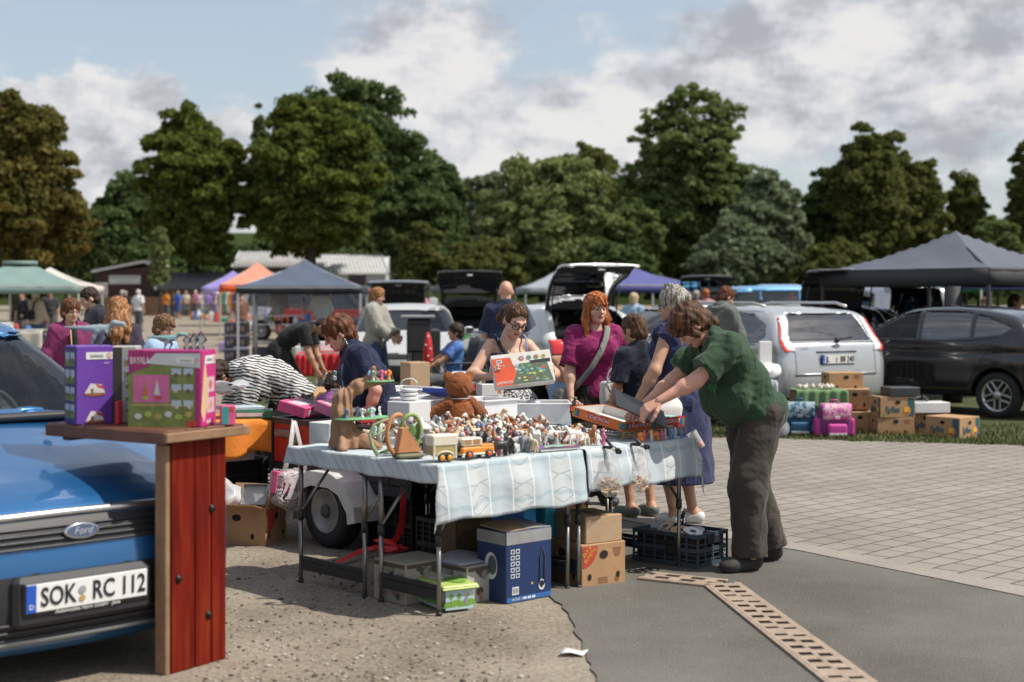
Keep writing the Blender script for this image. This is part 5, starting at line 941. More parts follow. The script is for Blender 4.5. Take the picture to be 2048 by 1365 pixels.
MB().tube([tuple(k['nk']+A3(.085*math.cos(a),.075*math.sin(a)+.03,.015-.03*math.sin(a)))for a in[i*math.pi/8 for i in range(17)]],.04,8).build('hood',MATS['cloth_hoodie_grey'],t)
q=GX(1128,12.9)
t,k=person('tanned person in jeans half hidden behind the red-haired woman',(q.x,q.y,.01),R(60),1.40,1.12,1.,lean=.95,hands=[(.2,-.2,.8),(-.22,-.16,.84)],skin='tan',hair='short',hcol='lbrown',head=(.6,.4,0),top=cloth('sand',(.36,.2,.12)),sleeve=.3,bot=cloth('light_jeans',(.16,.26,.42),.25),shoe=whsh,vox=.016,hv=.009)
MB().lathe([(.036,-.012),(.037,.012)],14,0,Matrix.Translation(k['arms'][1][2].tolist())).build('watch',M('watch_black',(.02,.02,.02),.3),t)
q=GX(140,14.4)
t,k=person('older woman with short auburn hair and glasses in open purple jacket',(q.x,q.y,0),R(30),1.52,1.15,.98,head=(.12,.2,0),skin='fair',hair='short',hcol='auburn',hairt=.028,top=cloth('purple',(.19,.03,.10)),sleeve=1.95,infl=.026,hem=-.14,neckcut=.07,bot=black_cloth,shoe=blksh,vox=.016,hv=.0075)
specs(t,k,M('specs_thin',(.10,.06,.05),.3,.5,var=0),.021,.0018);C=lambda x,y,z:tuple(k['ch']+A3(x,y,z));ribbon('jacket_opening',black_cloth,[C(.0,-.155,.12),C(.01,-.165,.0),C(.015,-.17,-.12),C(.02,-.175,-.28),C(.02,-.165,-.42)],.06,t);ribbon('zip',M('zip_tan',(.45,.28,.13),.5),[C(-.03,-.162,.1),C(-.02,-.176,-.1),C(-.015,-.186,-.28),C(-.015,-.175,-.42)],.012,t)
q=GX(196,16.2)
person('bearded man in dark hooded jacket holding his hand to his chin',(q.x,q.y,0),R(-66),1.68,1.02,1.05,lean=.1,head=(.42,0,0),hands=[(.04,-.30,1.34),(-.2,-.2,.95)],poles=[(.3,-.1,-1),None],skin='fair',hair='crop',hcol='dark',hairt=.012,hairx=[((.045,-.05,-.06),(.02,-.085,-.085),.022,.018),((-.045,-.05,-.06),(-.02,-.085,-.085),.022,.018),((0,-.08,-.09),(0,-.075,-.1),.022,.018)],top=cloth('navy_hoodie',(.018,.02,.03)),sleeve=1.9,infl=.035,bot=jeans,shoe=blksh,vox=.016,hv=.0075)
q=GX(236,13.4)
person('woman with long wavy ginger hair seen from behind',(q.x,q.y,0),R(205),1.54,1.05,1.,head=(.2,-.3,0),skin='fair',hair='pulled',hcol='ginger',hairt=.024,hairx=[((.05,.04,.0),(.09,.07,-.2),.06,.06),((-.05,.04,.0),(-.09,.07,-.2),.06,.06),((0,.08,.0),(0,.12,-.24),.075,.075),((.08,.06,-.16),(.10,.06,-.32),.05,.022),((-.08,.07,-.16),(-.10,.07,-.32),.05,.022),((0,.12,-.2),(0,.11,-.36),.06,.03)],top=M('cloth_dark_print',(.035,.025,.045),.85,var=.6,vs=28),sleeve=.9,bot=black_cloth,shoe=blksh,vox=.016,hv=.007)
q=GX(322,13.1)
t,k=person('boy with glasses and tousled brown hair in blue striped shirt',(q.x,q.y,0),R(62),1.37,.98,.95,head=(.28,0,0),skin='pink',hair='short',hcol='lbrown',hairt=.024,hairx=[((0,-.05,.1),(.02,-.10,.06),.03,.018),((.03,-.05,.09),(.055,-.09,.045),.026,.015)],top=M('cloth_blue_stripe',(.30,.42,.60),.85,var=.3,vs=60),sleeve=.8,infl=.025,bot=jeans,shoe=whsh,vox=.015,hv=.007)
specs(t,k,MATS['specs_dark'])
def crowd(label,px,d,rz,h,topm,botm,hcol,hair='short',skin='fair',sleeve=.8,group='people farther back',**kw):
 q=GX(px,d);big=d<40;return person(label,(q.x,q.y,gz(d)),R(rz),h,kw.pop('g',1.08),1.,top=topm,bot=botm,hair=hair,hcol=hcol,skin=skin,sleeve=sleeve,shoe=blksh,vox=.024 if big else.034,hv=.013 if big else.02,infl=.035,hidehands=not big and d>60,group=group,**kw)
t,k=crowd('white-haired man in beige jacket and jeans with a black shoulder bag',72,36.5,150,1.74,beige,jeans,'white',sleeve=1.95,hands=[(.1,-.28,1.0),(-.1,-.28,1.0)])
OLD=(t,k)
crowd('man in dark waistcoat under the green canopy',100,46,20,1.76,cloth('waistcoat',(.04,.045,.05)),greyt,'grey',skin='tan')
crowd('seller in black behind the table under the green canopy',45,42,-20,1.72,black_cloth,greyt,'dark')
crowd('man in white T-shirt on the path before the board fence',277,60,160,1.75,whitec,greyt,'white')
crowd('grey-haired person beside the man in white T-shirt',250,57,170,1.7,black_cloth,greyt,'grey');crowd('bald-looking man far back beside the board fence',244,66,10,1.72,cloth('dull_grey',(.16,.16,.17)),greyt,'white')
far=[('person in orange top far down the path',332,90,160,(.6,.2,.03),'dark'),('person with a grey rucksack far down the path',346,91,170,(.10,.06,.04),'brown'),('woman in bright blue dress far down the path',356,89,150,(.04,.12,.5),'grey'),('person in cream coat at the clothes rack far back',372,95,20,(.5,.43,.33),'blond'),('person in pink coat with red bag far back',391,92,-20,(.5,.22,.28),'white'),('person in white shirt next to the pink coat far back',403,94,30,(.62,.62,.62),'brown'),('person in purple top beside the lavender canopy',414,88,40,(.2,.12,.35),'blond')]
for lb,px,d,rz,c,hc_ in far:crowd(lb,px,d,rz,1.58+.02*(px%8),M('far_'+lb[:24].replace(' ','_'),c,.85),M('far_skirt',(.05,.07,.2),.9)if 'blue' in lb else greyt,hc_,botkind='skirt' if 'blue' in lb else 'trousers',botlen=.6 if 'blue' in lb else 1.,lean=.03*(px%5),hands=[(.2+.02*(px%4),-.3+.04*(px%7),.8+.05*(px%6)),None])
crowd('woman with white cap and brown hair at the stall left of the grey canopy',482,44,30,1.62,cloth('brown_top',(.16,.08,.05)),greyt,'brown')
crowd('person in red-brown top under the grey-blue canopy',526,52,-30,1.7,cloth('rust_top',(.4,.1,.06)),jeans,'dark')
crowd('blond woman in pale blue top walking behind the raised silver tailgate',1268,28,150,1.66,cloth('pale_blue',(.32,.42,.55)),jeans,'blond',hairx=[((0,.06,0),(0,.07,-.1),.07,.05)])
crowd('man in red jacket far back between the tailgates',1392,34,170,1.72,cloth('red_jacket',(.35,.06,.05)),greyt,'grey');crowd('red-haired person far back between the tailgates',1411,33,190,1.76,cloth('rose_top',(.4,.2,.2)),greyt,'red')
crowd('person whose grey head shows left of the red jacket',1376,36,160,1.66,cloth('plum',(.2,.06,.08)),greyt,'grey');crowd('person looking over the silver roof, far back',1582,44,10,1.78,cloth('brick',(.3,.12,.08)),greyt,'lbrown',skin='pink');crowd('person beside the one looking over the silver roof',1596,45,10,1.72,cloth('taupe',(.25,.2,.18)),greyt,'brown')
crowd('dark-haired woman under the black canopy at the right edge',2031,24,60,1.62,cloth('rose',(.4,.14,.16)),greyt,'dark',hairx=[((0,.07,0),(0,.07,-.2),.08,.07)],skin='tan');crowd('man bending over a table beyond the black canopy',1918,31,-60,1.62,black_cloth,greyt,'dark',head=(.6,0,0));crowd('person in white top beyond the black canopy',1955,33,40,1.6,whitec,greyt,'lbrown',lean=.5)
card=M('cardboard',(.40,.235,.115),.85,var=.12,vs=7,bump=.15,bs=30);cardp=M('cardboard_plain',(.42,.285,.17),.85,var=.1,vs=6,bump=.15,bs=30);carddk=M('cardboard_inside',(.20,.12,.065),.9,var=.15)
inkred=M('ink_red',(.45,.05,.03),.7,var=.1);inkyel=M('ink_yellow',(.72,.45,.05),.7,var=.05);inkteal=M('ink_teal',(.02,.10,.13),.7,var=.05);inkbr=M('ink_brown',(.26,.10,.035),.8,var=.1);inkor=M('ink_orange',(.65,.2,.03),.7,var=.1)
tube_=M('table_tube',(.30,.29,.27),.35,.85,var=.15);tubed=M('table_tube_dark',(.035,.035,.037),.5,.3,var=.1);dkgrey=M('dark_grey',(.07,.07,.072),.7);blk=M('black_plastic',(.02,.02,.022),.55,var=.1)
white=M('white_paint',(.62,.61,.58),.6);whitep=M('white_plastic',(.66,.66,.65),.4,var=.04);redp=M('red_paint',(.42,.022,.015),.5,var=.15,vs=4)
ORI=T(0,0)
def st_thing(name,label,cat,u,v,z=0.,dr=0.,group=None):return thing(name,label,cat,T(u,v,z),TH+dr,group)
def holes(m,X,items,mat):
 for x,y,a,b in items:m.disc(X,a,b,mat,(x,y),.0015,16)
def ftable(label,u0,u1,v0,v1):
 t=thing('folding_table',label,'table',T(u0,v0),TH,'folding tables of the toy stall');w_,d_=u1-u0,v1-v0
 MB().box((w_/2,d_/2,.722),(w_+.01,d_+.01,.026),0,0,.006).build('table_top',dkgrey,t)
 for x,sg in((0.02,1),(w_-.02,-1)):
  for y in(.02,d_-.02):m=MB();m.tube([(x,y,0),(x,y,.38)],.0115,10,0);m.tube([(x,y,.36),(x,y,.71)],.014,10,1 if y<.1 and x<.1 and v0<.1 else 0);m.lathe([(.018,0),(.018,.05)],10,1,Matrix.Translation((x,y,.345)));m.lathe([(.015,0),(.015,.02)],10,1,Matrix.Translation((x,y,0)));m.build('leg',[tube_,tubed],t)
  m=MB();m.bar((x,.02,.10),(x,d_-.02,.10),.012,.05);m.bar((x,.02,.14),(x,d_-.02,.14),.02,.02);m.build('foot_bar',tubed,t)
  MB().tube([(x,.03,.40),(x+sg*.26,.03,.70)],.009,8).build('brace',tube_,t);MB().tube([(x,d_-.03,.40),(x+sg*.26,d_-.03,.70)],.009,8).build('brace',tube_,t)
 return t
ftable('folding table with dark metal legs at the front left of the toy stall',0,.95,0,.49);ftable('folding table behind the front left one, its end frame on bare gravel',0,.95,.585,1.19)
ftable('folding table at the front right of the toy stall, beside the man in green',.975,1.86,-.02,.55);ftable('folding table at the back right of the toy stall, under the toy animals',.975,1.95,.62,1.24)
cm_=M('tablecloth',(.4,.5,.54),.9,var=0,spec=.15);nt=cm_.node_tree;L=nt.links;b=nt.nodes['Principled BSDF'];tc=nn(nt,'ShaderNodeTexCoord');sp=nn(nt,'ShaderNodeSeparateXYZ');L.new(tc.outputs['Object'],sp.inputs[0])
def mt(op,a,b2=None,c2=None):
 n=nn(nt,'ShaderNodeMath',operation=op)
 for i,x in enumerate((a,b2,c2)):
  if x is None:continue
  if isinstance(x,(int,float)):n.inputs[i].default_value=x
  else:L.new(x,n.inputs[i])
 return n.outputs[0]
q_=mt('SUBTRACT',sp.outputs['Z'],sp.outputs['Y']);p_=mt('DIVIDE',sp.outputs['X'],.147);fx=mt('FRACT',p_);par=mt('GREATER_THAN',mt('FRACT',mt('DIVIDE',p_,2.)),.5)
line=mt('LESS_THAN',mt('ABSOLUTE',mt('SUBTRACT',fx,.5)),.47);line=mt('SUBTRACT',1.,line)
arc=mt('MULTIPLY',mt('SINE',mt('MULTIPLY',fx,math.pi)),.17);leaf=None
for sgn,off in((1,.35),(-1,.35),(.4,.8),(-1.1,1.05)):
 e=mt('ABSOLUTE',mt('SUBTRACT',mt('FRACT',mt('ADD',mt('DIVIDE',q_,.19),mt('MULTIPLY_ADD',arc,sgn,off))),.5));e=mt('LESS_THAN',e,.014);leaf=e if leaf is None else mt('MAXIMUM',leaf,e)
leaf=mt('MULTIPLY',leaf,mt('MULTIPLY_ADD',par,.55,.1));band=mt('MULTIPLY',mt('GREATER_THAN',mt('FRACT',mt('DIVIDE',q_,.155)),.87),.35)
def mixc_(f,a,c):
 n=nn(nt,'ShaderNodeMix',data_type='RGBA');L.new(f,n.inputs[0])
 for i,x in((6,a),(7,c)):
  if isinstance(x,tuple):n.inputs[i].default_value=(*x,1)
  else:L.new(x,n.inputs[i])
 return n.outputs[2]
c1=mixc_(par,(.43,.49,.515),(.49,.52,.52));c1=mixc_(band,c1,(.20,.31,.37));c1=mixc_(leaf,c1,(.21,.28,.32));c1=mixc_(line,c1,(.62,.65,.64));L.new(c1,b.inputs['Base Color'])
nz=nn(nt,'ShaderNodeTexNoise',Scale=14.,Detail=4.);L.new(tc.outputs['Object'],nz.inputs['Vector']);bp=nn(nt,'ShaderNodeBump',Strength=.45,Distance=.012);L.new(nz.outputs['Fac'],bp.inputs['Height']);L.new(bp.outputs[0],b.inputs['Normal'])
def cloth_sheet(label,u0,u1,v0,v1,dl,df,dr,nu,nv,z=.742,seed=0,db=0.):
 def fn(a,b):
  u=u0-dl+a*(u1-u0+dl+dr);v=v0-df+b*(v1-v0+df+db);du=max(u0-u,0,u-u1);dv=max(v0-v,0,v-v1);sx=-1 if u<u0 else 1
  k=min(1,(du+dv)*9);wv=.009*math.sin(u*15+seed)+.005*math.sin(u*41+1+seed)+.004*math.sin(u*9+v*20);wu=.014*math.sin(v*17+seed)+.01*math.sin(v*31)
  drop=(du**1.3+dv**1.3)**(1/1.3)if du and dv else du+dv
  x=min(max(u,u0),u1)+sx*((.012+.10*du+wu)*(1 if du else 0))*k+(sx*.05*dv if du and dv else 0);y=min(max(v,v0),v1)-((.014+.09*dv+wv)*k if v<v0 else 0)
  zz_=z+.003*math.sin(u*23+seed)*math.sin(v*19)-drop*(1 if drop<.02 else 1)+(.008*math.sin(u*14+seed)if dv else 0);return(x,y,zz_+.004*(1-k))
 o=MB().sheet(nu,nv,fn).build('tablecloth',cm_,None,ORI,TH,solid=.003);return tag(o,label,'tablecloth','pale blue patterned tablecloths')
cloth_sheet('pale blue leaf-patterned cloth over the left tables, hanging to a point at the front corner',-.035,.985,-.035,1.22,.085,.27,.0,90,90)
cloth_sheet('pale blue leaf-patterned cloth over the right tables, flaring at the right corner by the man',1.0,1.93,-.05,1.26,.0,.215,.16,90,90,.744,2.)
t=st_thing('trailer','small red car trailer with galvanised mudguard and black rim, piled with toys','trailer',.92,1.30);LW,LV=1.08,1.45
for nm,c,d in(('side_panel',(0,LV/2,.60),(.025,LV-.06,.26)),('side_panel',(LW,LV/2,.60),(.025,LV-.06,.26)),('end_panel',(LW/2,0,.60),(LW-.06,.025,.26)),('tailboard',(LW/2,LV,.60),(LW-.06,.025,.26))):MB().box(c,d,0,0,.004).build(nm,redp,t)
steelk=M('trailer_steel',(.04,.04,.042),.5,.4,var=.3,vs=6);galv=M('galvanised',(.56,.55,.53),.5,.15,var=.2,vs=5,bump=.2,bs=18);rust=M('rusty_steel',(.24,.17,.12),.8,.2,var=.5,vs=9)
for x in(0,LW):
 for y in(0,LV):m=MB();m.box((x,y,.60),(.05,.05,.32),0,0,.004);[m.ell((x-.028*(1 if x==0 else-1),y-.012,.48+k*.055),.006,6)for k in range(5)];m.build('corner_post',steelk,t)
for a,b_ in(((0,0,.745),(0,LV,.745)),((LW,0,.745),(LW,LV,.745)),((0,0,.745),(LW,0,.745)),((0,LV,.745),(LW,LV,.745))):MB().bar(a,b_,.045,.035).build('rim',steelk,t)
m=MB();m.box((LW/2,LV/2,.44),(LW+.02,LV+.02,.05));m.box((.02,LV/2,.39),(.06,LV,.07));m.box((LW-.02,LV/2,.39),(.06,LV,.07));m.build('chassis',steelk,t);MB().box((.03,.42,.33),(.03,.14,.2)).build('bracket',rust,t);MB().box((LW/2,LV/2,.72),(LW-.05,LV-.05,.02)).build('cover_board',M('cover_board',(.07,.03,.025),.8),t)
wc=T(.80,1.887)-T(.92,1.30);wv_=1.95-1.30
for sx in(-.09,LW+.09):
 X=Matrix.Translation((sx,wv_,.232))@Matrix.Rotation(R(-90 if sx<0 else 90),4,'Y');tyre=M('tyre_rubber',(.018,.018,.019),.85,var=.2,bump=.2)
 wo=MB().lathe([(.12,-.07),(.212,-.075),(.232,-.05),(.232,.05),(.212,.075),(.15,.08),(.138,.05)],30,0,X).build('wheel',tyre,t)
 m=MB();m.lathe([(.14,.06),(.142,.075),(.128,.072),(.112,.03),(.06,.025),(.05,.05),(.02,.055)],26,0,X);m.lathe([(.045,.05),(.04,.075),(.01,.08)],12,1,X);[m.disc(X@Matrix.Translation((.088*math.cos(a),.088*math.sin(a),.033)),.014,.02,1)for a in(0,1.57,3.14,4.71)];m.build('rim',[M('rim_grey',(.30,.29,.28),.5,.5,var=.25),dkgrey],wo)
 pr=[(-.36,.06),(-.35,.15),(-.24,.29),(-.11,.335),(.11,.335),(.24,.29),(.33,.17),(.36,.0)];m=MB();hw=.115
 for k in range(len(pr)-1):
  (a,z0),(b_,z1)=pr[k],pr[k+1];m.add([(sx-hw,wv_+a,.14+z0),(sx+hw,wv_+a,.14+z0),(sx+hw,wv_+b_,.14+z1),(sx-hw,wv_+b_,.14+z1)],[[0,1,2,3]])
 lipx=sx-hw*(1 if sx<0 else-1)
 for k in range(len(pr)-1):
  (a,z0),(b_,z1)=pr[k],pr[k+1];m.add([(lipx,wv_+a,.14+z0),(lipx,wv_+b_,.14+z1),(lipx,wv_+b_*.8,.14+z1*.74),(lipx,wv_+a*.8,.14+z0*.74)],[[0,1,2,3]])
 m.build('mudguard',galv,t,solid=.006)
m=MB();m.box((-.03,LV-.16,.665),(.03,.17,.05),0,0,.008);m.lathe([(.055,-.012),(.06,0),(.05,.014)],16,0,Matrix.Translation((-.03,LV-.28,.65))@Matrix.Rotation(R(-90),4,'Y'));m.build('latch',M('latch_steel',(.22,.2,.18),.55,.5,var=.4,vs=14),t);MB().tube([(LW/2,LV,.42),(LW/2,LV+.7,.42)],.03,8).build('drawbar',steelk,t)
def carton(name,label,cat,c,rz,size,mat,group=None,prints=None,open_=False,wall=.004):
 t=thing(name,label,cat,c,rz,group);w_,d_,h_=size
 if open_:
  m=MB()
  for p,d in(((0,-d_/2,h_/2),(w_,wall,h_)),((0,d_/2,h_/2),(w_,wall,h_)),((-w_/2,0,h_/2),(wall,d_-wall,h_)),((w_/2,0,h_/2),(wall,d_-wall,h_)),((0,0,wall),(w_-wall,d_-wall,wall))):m.box(p,d)
  m.build('carton',mat,t)
  for e,ln,ax in((-1,d_,'x'),(1,d_,'x'),(-1,w_,'y'),(1,w_,'y')):
   m=MB();a=R(random.uniform(15,75));fl=(w_ if ax=='x' else d_)*.42
   p0=Vector((e*w_/2,0,h_))if ax=='x' else Vector((0,e*d_/2,h_));dv=Vector((e*math.cos(a),0,math.sin(a)))if ax=='x' else Vector((0,e*math.cos(a),math.sin(a)));ld=Vector((0,ln/2-.005,0))if ax=='x' else Vector((ln/2-.005,0,0))
   if open_!='noflap':m.add([p0-ld,p0+ld,p0+ld*.95+dv*fl,p0-ld*.95+dv*fl],[[0,1,2,3]]);m.build('flap',mat,t,solid=.004)
 else:
  m=MB();m.box((0,0,h_/2),(w_,d_,h_),0,0,min(.004,h_*.1));m.build('carton',mat,t)
 fr={'f':face((0,-d_/2-.0015,h_/2),0,'-y'),'r':face((w_/2+.0015,0,h_/2),0,'+x'),'l':face((-w_/2-.0015,0,h_/2),0,'-x'),'t':face((0,0,h_+.0015),0,'top'),'b':face((0,d_/2+.0015,h_/2),0,'+y')}
 if prints:prints(t,fr,w_,d_,h_)
 return t
HD=[(-.0,.055,.032,.022),(-.11,-.06,.014,.018),(.11,-.06,.014,.018)]
def banana(word=None,wordcol=inkteal,extra=None):
 def pr(t,fr,w_,d_,h_):
  for kf,fw_ in(('f',w_),('r',d_),('l',d_)):
   s=min(1.,fw_/.34);m=MB();[MB().disc(fr[kf],a*s,b_,0,(x*s,y),.0015,16).build('hand_hole',M('hole_dark',(.015,.012,.01),.9,var=0),t)for x,y,a,b_ in HD]
   if word:
    m.quad(fr[kf],fw_*.18,h_*.86,0,(fw_*.38,0));m.disc(fr[kf],fw_*.11,h_*.22,1,(fw_*.27,-h_*.16),.001);m.disc(fr[kf],fw_*.07,h_*.13,2,(fw_*.25,-h_*.12),.002);m.quad(fr[kf],fw_*.07,h_*.07,3,(-fw_*.4,-h_*.4));m.build('print',[inkteal,inkor,inkyel,M('ink_green',(.04,.3,.08),.7)],t)
    text(word,h_*.40,wordcol,fr[kf]@Matrix.Translation((-fw_*.15,-h_*.12,.001)),t,sx=.8,bold=.002)
   else:
    for k in range(5):m.quad(fr[kf],fw_*(.2-.02*k),.005,0,(fw_*.3,h_*(.36-k*.045)))
    for k in range(4):m.quad(fr[kf],fw_*.22,.004,0,(-fw_*.02,h_*(-.3-k*.04)))
    m.disc(fr[kf],.016,.016,0,(fw_*.3,-h_*.36));m.build('print',[inkbr],t)
  if extra:extra(t,fr,w_,d_,h_)
 return pr
def pr_blue(t,fr,w_,d_,h_):
 m=MB();wt=whitep
 m.quad(fr['f'],w_*.98,h_*.17,0,(0,h_*.405));m.quad(fr['l'],d_*.98,h_*.17,0,(0,h_*.405));m.quad(fr['f'],w_*.97,h_*.07,1,(0,-h_*.45))
 for r in range(5):
  for c in range(2):m.quad(fr['f'],.026,.022,2,(-w_*.36+c*.034,h_*(.22-r*.085)),.0005);m.quad(fr['f'],.017,.013,3,(-w_*.36+c*.034,h_*(.22-r*.085)),.001)
 m.quad(fr['f'],.045,.04,2,(-w_*.30,-h_*.33),.0005);[m.quad(fr['f'],.003,.028,4,(-w_*.30-.016+k*.0064,-h_*.33),.001)for k in range(6)]
 for k in range(3):m.quad(fr['f'],.022,.012,2,(-.03+k*.03,-h_*.45),.0005)
 m.disc(fr['f'],.006,.006,5,(w_*.06,-h_*.26),.001);m.build('print',[M('box_grey',(.27,.27,.27),.7),M('box_blue_light',(.03,.12,.35),.6),whitep,M('box_blue',(.010,.030,.105),.55,var=.15),ink_,inkyel],t)
 MB().tube([fr['f']@Vector(p)for p in[(w_*.22,-h_*.3,.003),(w_*.24,h_*.1,.003),(w_*.29,h_*.24,.003),(w_*.34,h_*.1,.003),(w_*.32,-h_*.3,.003)]],.003,6).build('print_handle',dkgrey,t);m=MB();m.disc(fr['f'],.022,.028,0,(w_*.27,-h_*.3),.002);m.disc(fr['f'],.013,.02,1,(w_*.27,-h_*.29),.003);m.build('print',[whitep,ink_],t);m=MB();m.disc(fr['l'],.05,.07,0,(0,0),.001);m.disc(fr['l'],.035,.05,2,(.01,.005),.002);m.build('print',[whitep,ink_,M('ink_slate',(.09,.10,.12),.6)],t)
 text('BRUDER 12',.014,whitep,fr['f']@Matrix.Translation((-w_*.26,-h_*.45,.001)),t)
ink_=M('black_ink',(.012,.012,.013),.6,var=0);boxblue=M('box_blue',(.010,.030,.105),.55,var=.15)
p1,p2=G(1012,1210),G(1103,1193);rzb=math.atan2(p2.y-p1.y,p2.x-p1.x);cen=(p1+p2)/2+Vector((-math.sin(rzb),math.cos(rzb),0))*.115
t=carton('appliance_box','worn dark blue cardboard box with white icons and grey top, standing on the ground','box',cen,rzb,(.315,.23,.365),boxblue,None,pr_blue);m=MB();m.add([(-.15,-.11,.367),(.05,-.11,.372),(.0,.10,.395),(-.15,.10,.38)],[[0,1,2,3]]);m.build('flap',cardp,t,solid=.004);m=MB();m.add([(.157,-.11,.366),(-.02,-.11,.374),(.04,.11,.40),(.157,.11,.38)],[[0,1,2,3]]);m.build('flap',M('box_grey',(.27,.27,.27),.7),t,solid=.004)
def pr_gut(t,fr,w_,d_,h_):
 MB().poly(fr['f'],[(-w_*.47,h_*.45)]+[(-w_*.47+.095*math.cos(a),h_*.45-.095*math.sin(a)*1.2)for a in[k*math.pi/20 for k in range(11)]],0,.001).build('print',inkred,t)
 X=fr['f']@Matrix.Translation((-w_*.47+.036,h_*.45-.04,.002))@Matrix.Rotation(R(45),4,'Z');text('GUT &',.024,inkyel,X@Matrix.Translation((.0,.016,0)),t);text('GÜNSTIG',.024,inkyel,X@Matrix.Translation((0,-.012,0)),t)
p1,p2=G(1163,1178),G(1251,1166);rg=math.atan2(p2.y-p1.y,p2.x-p1.x);nv_=Vector((-math.sin(rg),math.cos(rg),0));uv_=Vector((math.cos(rg),math.sin(rg),0));cen=(p1+p2)/2+nv_*.18
gut_c=cen;carton('banana_box','brown fruit carton with red quarter-circle print under the table, a plain carton on top','box',cen,rg,(.295,.36,.232),card,'fruit cartons',banana(None,extra=pr_gut))
t=carton('cardboard_box','plain brown carton stacked on the fruit carton under the table','box',cen+Vector((0,0,.233))-nv_*.03+uv_*.01,rg,(.245,.28,.145),cardp);m=MB();m.box((0,0,.147),(.05,.278,.001));m.build('tape',M('brown_tape',(.3,.18,.08),.3),t)
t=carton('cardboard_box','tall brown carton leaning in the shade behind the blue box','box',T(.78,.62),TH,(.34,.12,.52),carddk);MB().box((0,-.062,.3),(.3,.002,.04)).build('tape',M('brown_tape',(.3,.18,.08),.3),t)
def pr_red(t,fr,w_,d_,h_):
 m=MB()
 for k in range(9):m.disc(fr['f'],.02+.01*(k%3),.024,k%4,((k%3-1)*w_*.28,(k//3-1)*h_*.27),.001+.0002*k)
 for k in range(3):m.disc(fr['r'],.014,.02,k,(0,(k-1)*h_*.25),.001)
 m.build('print',[M('ink_blue_toy',(.04,.12,.28),.6),M('ink_skin',(.5,.25,.15),.6),inkyel,M('ink_dkred',(.22,.012,.012),.6)],t);text('GIGANTEN',.022,inkyel,fr['r']@Matrix.Rotation(R(90),4,'Z')@Matrix.Translation((-.06,.0,.001)),t)
carton('game_box','dark red toy box with coloured figures standing on green crates under the table','game box',T(1.52,.62,.245),TH-.1,(.26,.16,.30),M('box_red',(.20,.012,.012),.5,var=.1),None,pr_red)
def crate(label,c,rz,w_,d_,h_,mat,group='plastic crates under the stall',bars=7):
 t=thing('plastic_crate',label,'crate',c,rz,group);m=MB();e=.012
 for z in(.012,h_*.5,h_-.012):m.box((0,-d_/2,z),(w_,e,.024));m.box((0,d_/2,z),(w_,e,.024));m.box((-w_/2,0,z),(e,d_,.024));m.box((w_/2,0,z),(e,d_,.024))
 m.box((0,0,.006),(w_,d_,.008));m.build('frame',mat,t);m=MB()
 for k in range(bars+1):x=-w_/2+w_*k/bars;m.box((x,-d_/2,h_/2),(.012,.008,h_));m.box((x,d_/2,h_/2),(.012,.008,h_))
 nb=max(3,int(bars*d_/w_))
 for k in range(nb+1):y=-d_/2+d_*k/nb;m.box((-w_/2,y,h_/2),(.008,.012,h_));m.box((w_/2,y,h_/2),(.008,.012,h_))
 for z in np.arange(.04,h_-.03,.03):m.box((0,-d_/2,z),(w_,.005,.006));m.box((w_/2,0,z),(.005,d_,.006));m.box((-w_/2,0,z),(.005,d_,.006))
 m.build('bars',mat,t);MB().box((0,0,h_*.45),(w_-.03,d_-.03,h_*.85)).build('contents',M('crate_shade_fill',(.022,.02,.02),.9,var=.4,vs=20),t);return t  # dark solid block added inside each crate to imitate deep shade
gcr=M('crate_green',(.02,.075,.07),.5);bcr=M('crate_black',(.016,.017,.019),.55);scr=M('crate_slate',(.045,.065,.085),.5)
crate('dark green slatted crate under the red toy box',T(1.52,.62),TH-.1,.38,.30,.24,gcr);crate('black crate in the shade beside the trailer wheel',T(1.22,.98),TH,.46,.34,.26,bcr);crate('black crate with white lettering deep in the shade under the left table',T(1.22,.98,.262),TH,.42,.3,.24,bcr);crate('tall black crate behind the blue appliance box',T(.95,.9),TH,.4,.3,.3,bcr)
p1,p2,p3=G(1405,1144),G(1447,1126),G(1283,1126);a1=math.atan2(p1.y-p3.y,p1.x-p3.x);cen=(p2+p3)/2
t=crate('slate blue folding crate full of discs beside the man\'s shoes',cen+Vector((-.01,.03,.01)),a1,.45,.31,.19,scr,bars=6);CR=(cen+Vector((-.01,.03,.01)),a1)
MB().box((.23,0,.15),(.012,.12,.05),0,0,.01).build('handle',bcr,t)
Xc=Matrix.Translation(CR[0])@Matrix.Rotation(a1,4,'Z')
disc_m=M('disc_gold',(.42,.25,.10),.35,.3,var=.2,vs=12);sil=M('disc_silver',(.5,.47,.44),.25,.5,var=.1)
for k,(x,y,z,tx,ty,mt_)in enumerate([(.02,-.03,.185,.25,.12,0),(.09,.0,.18,.1,.3,1),(-.12,.02,.185,.5,-.2,0),(-.08,-.05,.178,-.2,.3,1),(.05,.08,.175,.2,.1,1)]):
 X=Xc@Matrix.Translation((x,y,z))@Matrix.Rotation(tx,4,'X')@Matrix.Rotation(ty,4,'Y');m=MB();m.lathe([(.018,0),(.058,0),(.058,.0015),(.018,.0015)],30,0,X,False,False);m.lathe([(.001,.001),(.02,.002)],16,1,X,cap=False)
 tag(m.build('disc',[disc_m if mt_==0 else sil,ink_]),['gold disc lying face up on top of the slate crate','silver disc leaning against the gold disc in the crate','copper-coloured disc propped at the left of the crate','silver disc slipped under the copper-coloured disc','silver disc at the back of the slate crate'][k],'disc','discs in the slate crate')
